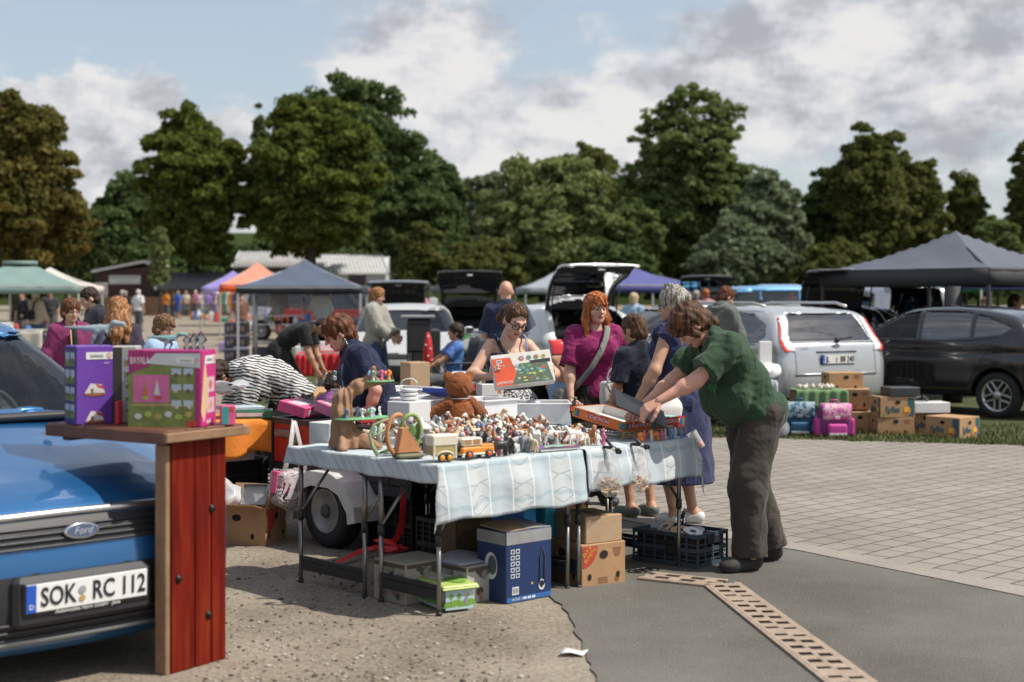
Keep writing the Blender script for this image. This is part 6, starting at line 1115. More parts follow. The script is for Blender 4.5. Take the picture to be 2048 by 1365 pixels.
m=MB();[m.box((-.16+.02*k,.0,.09),(.006,.26,.14+.01*(k%3)),.03*(k%3-1),k%4)for k in range(17)];m.v=[tuple(Xc@Vector(p))for p in m.v];tag(m.build('disc_cases',[M('case_blue',(.03,.09,.3),.3),M('case_clear',(.3,.3,.3),.2),M('case_red',(.22,.03,.06),.3),M('case_black',(.02,.02,.02),.3)]),'tightly packed disc cases filling the slate folding crate','cases',kind='stuff')
[crate(lb,T(u,v),TH,.5,.46,hh,bcr)for lb,u,v,hh in(('added black crate darkening the ground under the near end of the trailer',1.25,1.62,.34),('added black crate darkening the ground under the middle of the trailer',1.6,2.0,.34),('added black crate darkening the gap between the right tables and the trailer',1.72,1.30,.46))]  # crates added to darken the sunlit ground showing behind the tables
def clamp(label,c,rz,up=1,sc=1.):
 t=thing('spring_clamp',label,'clamp',c,rz,'black spring clamps');A=Matrix.Diagonal((sc,sc,sc*up,1))
 for s in(1,-1):m=MB();m.tube([(s*.022,0,.062),(s*.006,0,.02),(s*-.004,0,0),(s*.010,0,-.026),(s*.003,0,-.045)],[.0075,.010,.012,.009,.006],8,0,True,A);m.build('jaw',blk,t)
 MB().lathe([(.009,-.012),(.009,.012)],10,0,A@Matrix.Rotation(R(90),4,'X')).build('pivot',M('pivot_pale',(.5,.48,.42),.5),t);return t
clamp('black spring clamp standing upright in the back of the slate crate',CR[0]+Vector((.03,.17,.21)),a1,1,1.15)
m=MB();[m.tube([G(1275+12*k,1147-k*2)+Vector((.05*(1+.15*j)*math.cos(a),.045*math.sin(a),.006+.006*j))for a in[i*.4 for i in range(17)]],.0035,5)for k in range(3)for j in range(2)];tag(m.build('cable_coil',M('cable_black',(.015,.015,.015),.35)),'coiled black cable on the ground in front of the dark crates','cable')
def pr_flower(t,fr,w_,d_,h_):
 r=random.Random(3)
 for kf,fw_ in(('f',w_),('l',d_),('r',d_)):
  m=MB()
  for k in range(9):m.disc(fr[kf],r.uniform(.01,.035),r.uniform(.012,.03),r.randrange(4),(r.uniform(-.36,.36)*fw_,r.uniform(-.36,.36)*h_),.0005+.0002*k)
  m.quad(fr[kf],fw_*.96,.02,3,(0,h_*.42),.003)
  m.build('print',[M('print_rose',(.33,.2,.17),.7),M('print_sand',(.45,.4,.3),.7),M('print_sage',(.22,.25,.18),.7),M('print_umber',(.10,.07,.05),.7)],t)
carton('storage_box','faded floral storage box under the front left table','box',T(.20,.44),TH,(.30,.26,.21),M('box_cream',(.36,.32,.25),.8,var=.15),None,pr_flower)
t=carton('storage_box','pale printed storage box with loose paper on top, beside the green-lidded box','box',T(.42,.26),TH,(.26,.30,.19),M('box_white',(.42,.40,.36),.7,var=.1),None,pr_flower);MB().sheet(6,5,lambda i,j:(-.14+.3*i,-.12+.24*j,.196+.03*math.sin(3*i)*j)).build('paper',M('paper_lilac',(.42,.41,.46),.8),t,solid=.001)
c4,c5,c6=G(888,1229),G(946,1222),G(795,1195);ra=math.atan2(c5.y-c4.y,c5.x-c4.x);cen=c4+Vector((math.cos(ra)*.09-math.sin(ra)*.24,math.sin(ra)*.09+math.cos(ra)*.24,0))
t=thing('storage_box','low storage box with lime green lid and meadow pictures, in front under the table','box',cen,ra);clearg=milky('box_clear',(.40,.48,.46),.15);MB().box((0,0,.062),(.175,.47,.122),0,0,.02,taper=.93).build('tub',clearg,t)
m=MB();m.box((0,0,.128),(.20,.50,.016),0,0,.006);m.box((0,0,.119),(.205,.505,.012),0,0,.004);m.build('lid',M('lime_lid',(.42,.52,.14),.45),t);m=MB();fr_=face((0,-.2315,.062),0,'-y');fl_=face((-.0855,0,.062),0,'-x');ft_=face((0,0,.1375),0,'top')
for X_,W_ in((fr_,.155),(fl_,.42)):
 m.quad(X_,W_,.095,2,(0,0),.003);[m.disc(X_,W_*.22,.03,0,(-W_*.5+W_*(k+.5)/4,-.035+.006*(k%2)),.0035+.0002*k,a0=0,a1=math.pi)for k in range(4)]
 for k in range(3):m.disc(X_,.011,.015,0,(-W_*.3+W_*.28*k,.018),.004);m.quad(X_,.002,.03,3,(-W_*.3+W_*.28*k,-.01),.004)
 m.disc(X_,.008,.022,4,(W_*.22,-.005),.005);m.disc(X_,.007,.007,1,(W_*.22,.025),.005)
m.disc(ft_,.07,.12,5,(0,.03),.001);m.disc(ft_,.05,.08,0,(.03,-.12),.0015);m.disc(ft_,.04,.1,1,(-.03,.08),.002)
m.build('print',[M('meadow_green',(.16,.33,.05),.5),M('pale_pink',(.6,.42,.42),.5),M('sky_print',(.42,.55,.56),.5),inkbr,M('lilac_print',(.3,.22,.36),.5),M('cloud_print',(.6,.62,.6),.5)],t)
rb=M('red_webbing',(.62,.012,.01),.6,var=.15,vs=12);rnd=random.Random(5)
m=MB();a0=T(.87,1.33,.44);m_pts=[a0,T(.86,1.30,.3),T(.85,1.32,.16),T(.84,1.38,.08)];c0=T(.80,1.36,.03);m_pts+=[c0+Vector((.17*math.cos(a*1.9)*rnd.uniform(.5,1.1),.12*math.sin(a*1.3)*rnd.uniform(.5,1.1),.02+.07*rnd.random()*max(0,1-a/40)))for a in range(1,26)]+[T(.45,1.40,.012),T(.25,1.42,.006)]
o=ribbon('webbing',rb,m_pts,.045,None,[(rnd.uniform(-.6,.6),-.6,rnd.uniform(.2,1))for _ in m_pts],.002);o.modifiers.new('Subdivision','SUBSURF').render_levels=2;tag(o,'tangled red webbing strap hanging from the trailer to the ground','strap')
for k,(u,v,c_,lb)in enumerate([(.80,.30,(.02,.24,.55),'bright blue box file under the table behind the appliance box'),(1.08,.42,(.03,.40,.52),'turquoise box file standing in the shade under the table')]):carton('box_file',lb,'file',T(u,v,.18),TH,(.09,.26,.32),M('file_%d'%k,c_,.5));crate(['low black crate under the bright blue box file','low black crate under the turquoise box file'][k],T(u,v),TH,.16,.3,.178,bcr,bars=3)
t=thing('wrapping_roll','printed paper roll standing upright under the bagged toys','roll',T(1.30,.42),TH);m=MB();m.tube([(0,0,0),(0,0,.70)],.026,12,0);[m.disc(face((0,-.0275,.2+.05*k),0),.012,.016,1+k%2)for k in range(9)];m.build('roll',[whitep,ink_,inkyel],t)
bagm=milky('clear_bag',(.62,.60,.58),.74,.12);stick=M('toy_beige',(.52,.33,.18),.6,var=.2)
def clearbag(label,u,v,ztop,w_,h_,seed,fillm):
 t=thing('clear_bag',label,'bag',T(u,v,ztop),TH,'clear bags of toy parts');r=random.Random(seed)
 f=prims([('e',(0,0,-h_*.62),(w_*.5,.045,h_*.36)),('c',(0,0,0),(0,0,-h_*.5),.018,w_*.36),('e',(w_*.18,.0,-.02),(.04,.012,.05))],.04)
 v_,q_2=isosurf(lambda p:f(p*np.array([1,1.9,1]))*.6+folds(p,90,.0035,(1,.3,.5),seed),(-w_*.8,-.07,-h_*1.08),(w_*.8,.07,.06),.006);link('bag_film',arrmesh('bag_film',v_,q_2),t,mats=bagm)
 m=MB()
 for k in range(26):x,z=r.uniform(-.32,.32)*w_,-h_*r.uniform(.55,.9);a=r.uniform(-.5,.5);m.box((x,r.uniform(-.012,.012),z),(r.uniform(.03,.07),.009,.009),0,r.randrange(len(fillm)),.002,Matrix.Translation((x,0,z))@Matrix.Rotation(a,4,'Y')@Matrix.Translation((-x,0,-z)))
 m.build('toy_parts',fillm,t);return t
fl_m=[stick,M('toy_cream',(.62,.52,.38),.6),M('toy_brown',(.22,.11,.05),.6)]
clearbag('clear bag of beige toy parts clamped to the cloth edge, left of the other bag',1.13,-.105,.72,.21,.235,1,fl_m);clearbag('smaller clear bag of brown toy parts clamped to the cloth edge',1.385,-.105,.70,.14,.225,4,[fl_m[2],M('toy_red',(.4,.12,.06),.6),fl_m[1]])
clamp('black spring clamp holding the larger clear bag to the tablecloth',T(1.17,-.10,.745),TH+2.,1).rotation_euler[1]=1.1;clamp('black spring clamp holding the smaller clear bag to the tablecloth',T(1.40,-.10,.75),TH+2.3,1).rotation_euler[1]=1.2
ZT=.752
t=st_thing('toy_jeep','orange and cream toy off-road car with spare wheel at the back','toy car',.29,.06,ZT,-.12);L_=.205
m=MB();m.box((0,0,.042),(L_,.085,.036),0,0,.008);m.box((.058,0,.062),(.085,.08,.012),0,0,.005);m.build('body',M('toy_orange',(.72,.25,.02),.35,coat=.5,var=.05),t);m=MB();m.box((-.035,0,.083),(.125,.08,.044),0,0,.008);m.box((0,0,.024),(L_*.98,.09,.010),0,0,.003);m.build('cabin',M('toy_offwhite',(.66,.60,.48),.4,var=.04),t)
for x in(-.065,-.012):MB().box((x,-.0405,.086),(.042,.002,.024),0,0,0).build('window',M('toy_window',(.42,.22,.10),.3),t)
for x in(-.062,.06):
 for y in(-.044,.044):X=Matrix.Translation((x,y,.021))@Matrix.Rotation(R(90),4,'X');wo=MB().lathe([(.012,-.009),(.022,-.008),(.022,.008),(.012,.009)],18,0,X).build('wheel',blk,t);MB().lathe([(.001,-.011),(.013,-.0105),(.013,.0105),(.001,.011)],14,0,X).build('rim',M('toy_red_rim',(.62,.10,.02),.4),wo)
X=Matrix.Translation((-.108,0,.058))@Matrix.Rotation(R(90),4,'Y');wo=MB().lathe([(.012,-.009),(.026,-.008),(.026,.008),(.012,.009)],18,0,X).build('spare_wheel',blk,t);MB().lathe([(.001,-.011),(.015,-.0105),(.015,.0105),(.001,.011)],14,0,X).build('rim',MATS['toy_red_rim'],wo)
t=st_thing('toy_horse_trailer','cream toy horse trailer with two orange wheels, left of the toy jeep','toy trailer',.075,.065,ZT,-.25);cream=M('toy_cream2',(.62,.55,.40),.45,var=.05);m=MB();m.box((0,0,.105),(.14,.09,.055),0,0,.006);m.build('roof',M('toy_ivory',(.70,.63,.50),.45,var=.05),t);MB().box((0,0,.056),(.128,.082,.05),0,0,.004).build('body',M('toy_khaki',(.42,.33,.14),.5),t)
for x in(-.06,.06):MB().box((x,-.04,.05),(.012,.008,.07),0,0,.002).build('post',cream,t)
MB().tube([(.045*math.cos(a),-.043,.026+.024*math.sin(a))for a in[k*math.pi/10 for k in range(11)]],.005,6).build('wheel_arch',cream,t)
for x in(-.021,.021):X=Matrix.Translation((x,-.046,.02))@Matrix.Rotation(R(90),4,'X');wo=MB().lathe([(.012,-.008),(.0195,-.007),(.0195,.007),(.012,.008)],18,0,X).build('wheel',blk,t);MB().lathe([(.001,-.01),(.014,-.0095),(.014,.0095),(.001,.01)],14,0,X).build('rim',M('toy_orange_rim',(.75,.28,.02),.4),wo)
t=st_thing('toy_tree','brown toy tree stump with two green platforms full of tiny fairies','toy tree',.12,.90,ZT);brn=M('toy_bark',(.29,.155,.085),.7,var=.3,vs=9,bump=.8,bs=22)
ps=[('c',(-.0,0,0),(-.03,0,.20),.085,.045),('c',(-.03,0,.2),(-.02,0,.27),.045,.04),('c',(-.02,0,.27),(.06,-.03,.325),.036,.03),('c',(.06,-.03,.325),(.12,-.06,.36),.03,.026),('c',(.12,-.06,.36),(.135,-.07,.42),.024,.014),('c',(.11,-.055,.345),(.20,-.09,.352),.020,.012),('c',(-.05,-.03,.05),(-.10,-.10,.0),.04,.03),('c',(.03,-.05,.06),(.10,-.14,.0),.04,.03),('c',(.05,0,.06),(.18,-.06,.0),.04,.022),('c',(.0,.04,.06),(.05,.1,.0),.04,.03)]
fz_=prims(ps,.03);lo,hi=bounds(ps,.02);lo[2]=0.;v_,q_2=isosurf(lambda p:np.maximum(fz_(p)+.006*np.sin(np.arctan2(p[:,1],p[:,0])*9+p[:,2]*20)+folds(p,60,.004),-p[:,2]+.001),lo-.01,hi,.006);link('trunk',arrmesh('trunk',v_,q_2),t,mats=brn)
grn=M('toy_green',(.14,.36,.16),.5,var=.1);m=MB();m.lathe([(.001,0),(.145,0),(.15,.004),(.145,.009),(.001,.009)],18,0,Matrix.Translation((.07,-.05,.155))@Matrix.Diagonal((1.15,.6,1,1)));m.build('platform',grn,t);m=MB();m.lathe([(.001,0),(.08,0),(.083,.004),(.08,.008),(.001,.008)],16,0,Matrix.Translation((.17,-.08,.352))@Matrix.Diagonal((1.1,.7,1,1)));m.build('platform',grn,t);MB().tube([(.15,-.09,0),(.17,-.09,.15)],[.018,.014],10).build('stand',M('toy_sage',(.36,.40,.32),.5),t)
def mould(kind):
 if kind=='horse':ps=[('e',(0,0,.05),(.034,.014,.017)),('c',(.026,0,.056),(.042,0,.083),.011,.007),('c',(.042,0,.083),(.060,0,.073),.0075,.005),('c',(-.034,0,.056),(-.046,0,.028),.004,.005)]+[('c',(x,y,.045),(x+dx,y,.003),.0065,.0042)for x,dx in((.022,.006),(-.024,-.004))for y in(-.007,.007)]
 elif kind=='grazing':ps=[('e',(0,0,.046),(.034,.014,.016)),('c',(.028,0,.05),(.050,0,.026),.010,.007),('c',(.050,0,.026),(.060,0,.012),.0075,.005),('c',(-.034,0,.05),(-.044,0,.024),.004,.005)]+[('c',(x,y,.04),(x,y,.003),.0065,.0042)for x in(.022,-.024)for y in(-.007,.007)]
 elif kind=='cow':ps=[('e',(0,0,.043),(.036,.017,.019)),('c',(.03,0,.052),(.046,0,.060),.011,.009),('c',(.046,0,.058),(.060,0,.050),.009,.007),('c',(.046,-.012,.068),(.046,.012,.068),.003,.003)]+[('c',(x,y,.036),(x,y,.003),.007,.005)for x in(.024,-.026)for y in(-.009,.009)]
 elif kind=='sheep':ps=[('e',(0,0,.032),(.026,.016,.017)),('e',(.026,0,.042),(.012,.008,.008))]+[('c',(x,y,.022),(x,y,.003),.005,.004)for x in(.014,-.014)for y in(-.007,.007)]
 elif kind=='dog':ps=[('e',(0,0,.028),(.022,.009,.010)),('c',(.018,0,.032),(.026,0,.044),.007,.006),('c',(.026,0,.044),(.038,0,.041),.007,.004),('c',(-.02,0,.032),(-.034,0,.045),.003,.002)]+[('c',(x,y,.024),(x,y,.003),.0045,.0035)for x in(.014,-.015)for y in(-.005,.005)]
 elif kind=='figure':ps=[('c',(0,0,.004),(0,0,.035),.010,.0075),('c',(0,0,.035),(0,0,.05),.0085,.006),('e',(0,0,.064),(.008,.008,.010)),('c',(0,.008,.048),(.008,.016,.026),.004,.0035),('c',(0,-.008,.048),(.010,-.014,.03),.004,.0035)]
 elif kind=='fairy':ps=[('c',(0,0,.004),(0,0,.03),.013,.006),('c',(0,0,.03),(0,0,.044),.007,.005),('e',(0,0,.057),(.0085,.0085,.0095)),('e',(-.006,.016,.045),(.003,.013,.016)),('e',(-.006,-.016,.045),(.003,.013,.016))]
 else:ps=[('e',(0,0,.04),(.03,.02,.024)),('e',(.03,0,.052),(.017,.016,.017)),('c',(.046,0,.05),(.056,0,.018),.006,.003),('e',(.025,.02,.052),(.012,.004,.014)),('e',(.025,-.02,.052),(.012,.004,.014))]+[('c',(x,y,.03),(x,y,.003),.009,.008)for x in(.016,-.018)for y in(-.011,.011)]
 lo,hi=bounds(ps,.006);v_,q_2=isosurf(prims(ps,.006),lo,hi,.0042);return arrmesh('toy_'+kind,v_,q_2)
KN=dict(horse='toy_horse',grazing='toy_horse',cow='toy_cow',sheep='toy_sheep',dog='toy_dog',figure='toy_figure',fairy='toy_fairy',elephant='toy_elephant');MO={k:mould(k)for k in KN}
for me_ in MO.values():me_.materials.append(M('toy_default',(.5,.5,.5)))
def patched(n,a,c,sc=38.):
 m=M(n,a,.5,var=0);nt_=m.node_tree;tc_=nn(nt_,'ShaderNodeTexCoord');z_=nn(nt_,'ShaderNodeTexNoise',Scale=sc,Detail=1.);nt_.links.new(tc_.outputs['Object'],z_.inputs['Vector']);r_=ramp(nt_,[(.47,a),(.52,c)],z_.outputs['Fac']);nt_.links.new(r_.outputs[0],nt_.nodes['Principled BSDF'].inputs['Base Color']);return m
TC=dict(white=M('toyc_white',(.68,.66,.62),.45),brown=M('toyc_brown',(.24,.10,.04),.5,var=.3,vs=40),black=M('toyc_black',(.025,.022,.02),.45),chestnut=M('toyc_chestnut',(.36,.14,.045),.5,var=.3,vs=40),grey=M('toyc_grey',(.18,.19,.21),.5,var=.2,vs=40),tan=M('toyc_tan',(.50,.32,.17),.5,var=.25,vs=40),cream=M('toyc_cream',(.62,.50,.34),.5),piebald=patched('toyc_piebald',(.68,.65,.6),(.03,.025,.02)),skewbald=patched('toyc_skewbald',(.68,.64,.58),(.30,.12,.05)),pink=M('toyc_pink',(.62,.14,.28),.45),orange=M('toyc_orange',(.72,.22,.04),.45),blue=M('toyc_blue',(.14,.26,.45),.45),red=M('toyc_red',(.5,.05,.04),.45),mint=M('toyc_mint',(.42,.58,.50),.45),green=M('toyc_green',(.15,.32,.10),.45),lilac=M('toyc_lilac',(.45,.36,.55),.45))
CNW=dict(piebald='black-and-white',skewbald='brown-and-white')
NF=0
def fig(kind,col,pos,rz,sc=1.,where='',tip=0.,group=None):
 global NF;NF+=1
 o=link(KN[kind],MO[kind],None,pos,rz);o.scale=(sc,)*3
 if tip:o.rotation_euler=(R(90)*tip,0,rz);o.location.z+=.012
 o.material_slots[0].link='OBJECT';o.material_slots[0].material=TC[col]
 nm={'grazing':'grazing toy horse','horse':'toy horse','figure':'toy person','fairy':'toy fairy'}.get(kind,'toy '+kind)
 return tag(o,f"{CNW.get(col, col)} {nm}{' on its side' if tip else ''} {where}",nm,group or f"{CNW.get(col, col)} {nm}{' on its side' if tip else ''}s {where}")
def zone(u,v):
 row='at the front of' if v<.25 else 'mid' if v<.7 else 'at the back of';side='the left cloth' if u<.62 else 'the left cloth by the seam' if u<1. else 'the right cloth by the seam' if u<1.35 else 'the right cloth';return row+' '+side
rf=random.Random(21);taken=[(.29,.06,.13),(.075,.065,.10),(.12,.9,.24),(.05,.28,.12),(.16,.42,.10),(.33,.52,.07),(.86,.06,.16),(1.64,.34,.22),(1.93,.34,.22),(1.5,.05,.05)]
kinds=['horse']*7+['grazing']*3+['cow']*3+['sheep']*3+['dog']*3+['figure']*6+['elephant']*1;tries=0;pos_=[]
while len(pos_)<265 and tries<9000:
 tries+=1;u,v=rf.uniform(.12,1.50),rf.uniform(.03,1.17)
 if u>1.36 and v<.95 or u<.42 and v>.62 or(u<.2 and v<.5):continue
 if any((u-a)**2+(v-b_)**2<r**2 for a,b_,r in taken)or any((u-a)**2+(v-b_)**2<.037**2 for a,b_ in pos_):continue
 pos_.append((u,v));kd=rf.choice(kinds);vv=v
 cl=rf.choice(['white','white','brown','black','chestnut','grey','tan','cream','cream','piebald','skewbald','skewbald']if kd in('horse','grazing')else['piebald','skewbald','brown','black']if kd=='cow' else['white','cream','black']if kd=='sheep' else['tan','black','black','brown','grey']if kd=='dog' else['grey']if kd=='elephant' else['white','orange','blue','pink','mint','red','cream','white'])
 fig(kd,cl,T(u,v,ZT),rf.uniform(0,6.28),rf.uniform(.95,1.35)*(1.12 if v>.6 else 1),zone(u,v),1. if rf.random()<.07 else 0.)
for k in range(13):a=k*.7;fig('fairy',['white','mint','lilac','white','pink','blue'][k%6],T(.12+.07+.125*math.cos(a)*(.55+.45*(k%2)),.90-.05+.055*math.sin(a),ZT+.164),a,.8,'on the lower platform of the toy tree')
for k in range(7):a=k*.9;fig('fairy',['orange','red','green','blue','mint','pink','orange'][k],T(.12+.17+.065*math.cos(a),.90-.08+.035*math.sin(a),ZT+.36),a,.85,'on the upper platform of the toy tree')
for k in range(9):fig('figure' if k%3 else 'elephant',['orange','pink','white','orange','pink','cream','blue','white','blue'][k],T(1.5+.045*k,-.005+.012*(k%2),ZT),rf.uniform(0,6),.85,'along the front edge of the right table')
bam=M('bamboo',(.42,.28,.12),.6,var=.2)
def tfence(label,u,v,n,rz=0.,h_=.045):
 t=st_thing('toy_fence',label,'toy fence',u,v,ZT,rz,'toy bamboo fences');m=MB()
 for k in range(n+1):m.tube([(k*.06,0,0),(k*.06,0,h_)],.0035,6)
 m.build('post',bam,t);m=MB();[m.tube([(-.01,0,z),(n*.06+.01,0,z)],.003,6)for z in(h_*.35,h_*.65,h_*.95)];m.build('rail',bam,t)
tfence('toy bamboo fence under the near edge of the open orange lid',1.50,.13,5);tfence('toy bamboo fence under the near edge of the red board game box',1.80,.12,4);tfence('toy bamboo fence under the far end of the open orange lid',1.52,.52,5,0,.07);tfence('toy bamboo fence under the far end of the red board game box',1.80,.52,4);tfence('dark-railed toy fence among the animals in the middle of the cloth',1.06,.34,2,.3,.06)
t=st_thing('toy_boat','orange-brown leaf-shaped toy sail with curved rim behind the toy trailer','toy',.05,.29,ZT,-.2);lea=M('toy_leather',(.50,.22,.09),.55,var=.2,vs=10);m=MB();m.prism([(-.07,.03),(.07,.03),(.055,.05),(-.02,.155),(-.045,.15)],.05,0);m.build('sail',lea,t);MB().tube([(-.06+.06*math.cos(a),0,.12+.10*math.sin(a))for a in[1.2+k*.25 for k in range(14)]],[.012]*14,8).build('rim',lea,t);MB().box((0,0,.012),(.16,.08,.024),0,0,.01).build('base',M('toy_olive',(.14,.13,.08),.7),t)
t=st_thing('toy_vine','pale green curling toy vine with a broad leaf at the cloth edge','toy plant',-.0,.47,ZT,-.5);vin=M('toy_vine',(.36,.42,.22),.5,var=.1);MB().tube([(.0,0,0),(-.03,0,.05),(-.045,0,.11),(-.02,0,.16),(.05,0,.185),(.1,0,.18)],[.012,.010,.008,.008,.007,.004],8).tube([(-.045,0,.09),(0,0,.11),(.06,0,.15)],[.007,.006,.003],8).build('stem',vin,t);MB().sheet(8,5,lambda a,b:(.01+.14*a,(b-.5)*.07*math.sin(math.pi*min(1,a+.05)),.018+.02*math.sin(3*a)-.02*abs(b-.5))).build('leaf',M('toy_leaf',(.07,.13,.03),.5),t,solid=.003)
t=st_thing('toy_vine','green looping toy vine rising beside the toy sail','toy plant',.16,.42,ZT,-.4);MB().tube([(.07*math.cos(a)+.01*a,.01*math.sin(2*a),.11+.085*math.sin(a)+.006*a)for a in[-1.4+k*.35 for k in range(20)]],[.011]*14+[.008,.007,.006,.005,.004,.003],8).build('stem',M('toy_vine2',(.24,.30,.10),.5,var=.2),t);m=MB();[m.sheet(6,4,lambda a,b:(.02+k*.03+(b-.5)*.04*math.sin(math.pi*a),.01*k,.16-.09*a))for k in range(2)];m.build('leaf',M('toy_leaf2',(.12,.22,.06),.5),t,solid=.003)
t=st_thing('toy_lantern','white toy garden pavilion with pointed roof among the animals','toy house',.33,.52,ZT);m=MB();m.lathe([(.045,.06),(.045,.115)],8,0);m.build('wall',M('toy_pearl',(.55,.58,.55),.4),t);MB().lathe([(.066,.112),(.05,.13),(.03,.145),(.008,.155),(.006,.175)],12).build('roof',whitep,t);m=MB();[m.tube([(.04*math.cos(a),.04*math.sin(a),0),(.04*math.cos(a),.04*math.sin(a),.062)],.004,6)for a in(0,1.05,2.1,3.14,4.19,5.24)];m.build('post',tubed,t)
t=st_thing('picture_book','flat purple and green picture book at the front edge of the cloth','book',.86,.06,ZT,-.15);MB().box((0,0,.008),(.26,.14,.014),0,0,.002).build('pages',whitep,t);m=MB();ftp=face((0,0,.0165),0,'top');m.quad(ftp,.27,.15,0);m.poly(ftp,[(-.1,-.06),(.13,-.02),(.13,.07),(-.02,.05)],1,.0008);m.poly(ftp,[(-.13,-.07),(.05,-.07),(-.02,-.02)],2,.0008);m.disc(ftp,.03,.02,3,(.08,-.04),.001);m.build('cover',[M('book_purple',(.20,.07,.28),.4),M('book_green',(.28,.45,.30),.4),M('book_dark',(.08,.02,.07),.4),inkred],t)
monor=M('game_orange',(.68,.155,.025),.4,var=.06);monred=M('game_red',(.50,.028,.02),.4,var=.06);monwhite=M('game_inside',(.58,.57,.54),.7)
def monopoly(label,u,v,z,tilt,mat,lab,flip):
 t=thing('game_box',label,'game box',T(u,v,z),TH,'board game boxes on bamboo fences');w_,d_,h_=.27,.40,.058;A=Matrix.Rotation(tilt,4,'X');m=MB()
 for p,d in(((w_/2,0,h_/2),(w_,.004,h_)),((w_/2,d_,h_/2),(w_,.004,h_)),((0,d_/2,h_/2),(.004,d_-.004,h_)),((w_,d_/2,h_/2),(.004,d_-.004,h_))):m.box(p,d,0,0,0,A)
 m.build('wall',mat,t);m=MB();m.box((w_/2,d_/2,.003),(w_-.006,d_-.006,.003),0,0,0,A);[m.box(p,d,0,0,0,A)for p,d in(((w_/2,d_-.004,h_/2),(w_-.01,.002,h_-.006)),((w_-.004,d_/2,h_/2),(.002,d_-.01,h_-.006)))];m.build('inside',monwhite,t)
 for X,ln in((A@face((w_/2,-.0035,h_/2),0,'-y'),w_),(A@face((-.0035,d_/2,h_/2),0,'-x'),d_)):
  if flip:X=X@Matrix.Rotation(math.pi,4,'Z')
  s=.034;m=MB();m.quad(X,.17,.036,0,(0,-.004 if flip else.006),.0006);m.quad(X,.05,.010,1,(0,-.022 if not flip else-.026),.0006);[m.quad(X,.018,.04,2+k%2,(ln*(.44-.88*(k//2))-.02*(k%2),0),.0004)for k in range(4)];m.build('print',[M('game_panel_red',(.52,.02,.02),.4),M('game_cream',(.66,.55,.3),.5),M('game_green',(.03,.28,.08),.4),M('game_blue',(.03,.10,.30),.4)],t);text(lab,s,whitep,X@Matrix.Translation((0,-.004 if flip else.006,.0012)),t,sx=.95)
 return t
t=monopoly('empty orange board game lid lying upside down on the fences',1.517,.147,ZT+.045,.17,monor,'MONOPOLY',True);t=monopoly('red board game box under the man\'s hands',1.805,.15,ZT+.045,.0,monred,'MONOPOLY',False)
m=MB();[m.box((.135+.01*k,.2,.03+.009*k),(.22-.02*k,.33,.006),.06*k,k%3)for k in range(4)];m.build('contents',[M('game_mint',(.35,.52,.48),.5),M('game_paper',(.6,.56,.45),.6),monred],t)
hm_,km=MAN;loc_=Vector(hm_.location);rzm=hm_.rotation_euler[2];w0=loc_+Matrix.Rotation(rzm,3,'Z')@Vector(km['arms'][0][2]);w1=loc_+Matrix.Rotation(rzm,3,'Z')@Vector(km['arms'][1][2]);cc_=(w0+w1)/2+Vector((-.06,-.0,-.03))
t=thing('game_board','black folded game board held in both hands by the man in green','game board',cc_,TH-.5);MB().box((0,0,0),(.34,.20,.010),0,0,.003,Matrix.Rotation(R(24),4,'Y')@Matrix.Rotation(R(28),4,'X')).build('board',M('board_black',(.014,.014,.016),.35),t)
def bin_(label,u,v,z,w_,d_,h_,dr=0.,mat=None,fill=None,group='clear plastic bins'):
 t=st_thing('plastic_bin',label,'bin',u,v,z,dr,group);mt_=mat or milky('bin_clear',(.80,.80,.81),.30);m=MB()
 for p,d in(((0,-d_/2,h_/2),(w_,.006,h_)),((0,d_/2,h_/2),(w_,.006,h_)),((-w_/2,0,h_/2),(.006,d_-.006,h_)),((w_/2,0,h_/2),(.006,d_-.006,h_)),((0,0,.004),(w_-.006,d_-.006,.006))):m.box(p,d)
 m.build('tub',mt_,t);m=MB();[m.box(p,d,0,0,.004)for p,d in(((0,-d_/2-.008,h_),(w_+.03,.02,.012)),((0,d_/2+.008,h_),(w_+.03,.02,.012)),((-w_/2-.008,0,h_),(.02,d_,.012)),((w_/2+.008,0,h_),(.02,d_,.012)))];m.build('rim',mt_,t)
 if fill:
  r=random.Random(len(label));m=MB();[m.box((r.uniform(-.4,.4)*w_,r.uniform(-.4,.4)*d_,r.uniform(.1,.85)*h_),(r.uniform(.04,.12),r.uniform(.04,.1),r.uniform(.02,.05)),r.uniform(0,3),r.randrange(len(fill)),.004)for _ in range(26)];m.build('contents',fill,t)
 return t
pale=[M('bit_grey',(.5,.5,.52),.6),M('bit_white',(.62,.62,.62),.6),M('bit_lilac',(.45,.43,.5),.6)]
ZR=.765
bin_('large milky plastic bin of white things at the far end of the trailer',1.62,2.40,ZR,.62,.40,.17,0,None,pale);bin_('milky bin holding blue folders behind the toy tree',1.38,1.62,ZR,.42,.34,.16,.1,None,[pale[0],pale[1],M('bit_blue',(.05,.09,.32),.5),M('bit_indigo',(.1,.1,.25),.5)]);bin_('long low milky bin right of the teddy bear, in front of the woman with glasses',2.02,1.42,ZR-.02,.52,.30,.13,-.75,None,pale[:2]);bin_('second milky bin in front of the woman with glasses',1.62,1.42,ZR,.30,.30,.15,.05,None,pale)
t=carton('carton','white cube-shaped box with dishes on top behind the toy tree','box',T(1.0,1.42,ZR),TH+.15,(.20,.18,.17),whitep)
for k in range(3):tag(MB().lathe([(.02,0),(.05,.004),(.055,.022),(.045,.024)],18,0,Matrix.Translation(T(1.0,1.42,ZR+.172+.024*k))).build('dish',whitep),['white dish at the bottom of the pile on the white cube box','white dish in the middle of the pile on the white cube box','white dish on top of the pile on the white cube box'][k],'dish','white dishes')
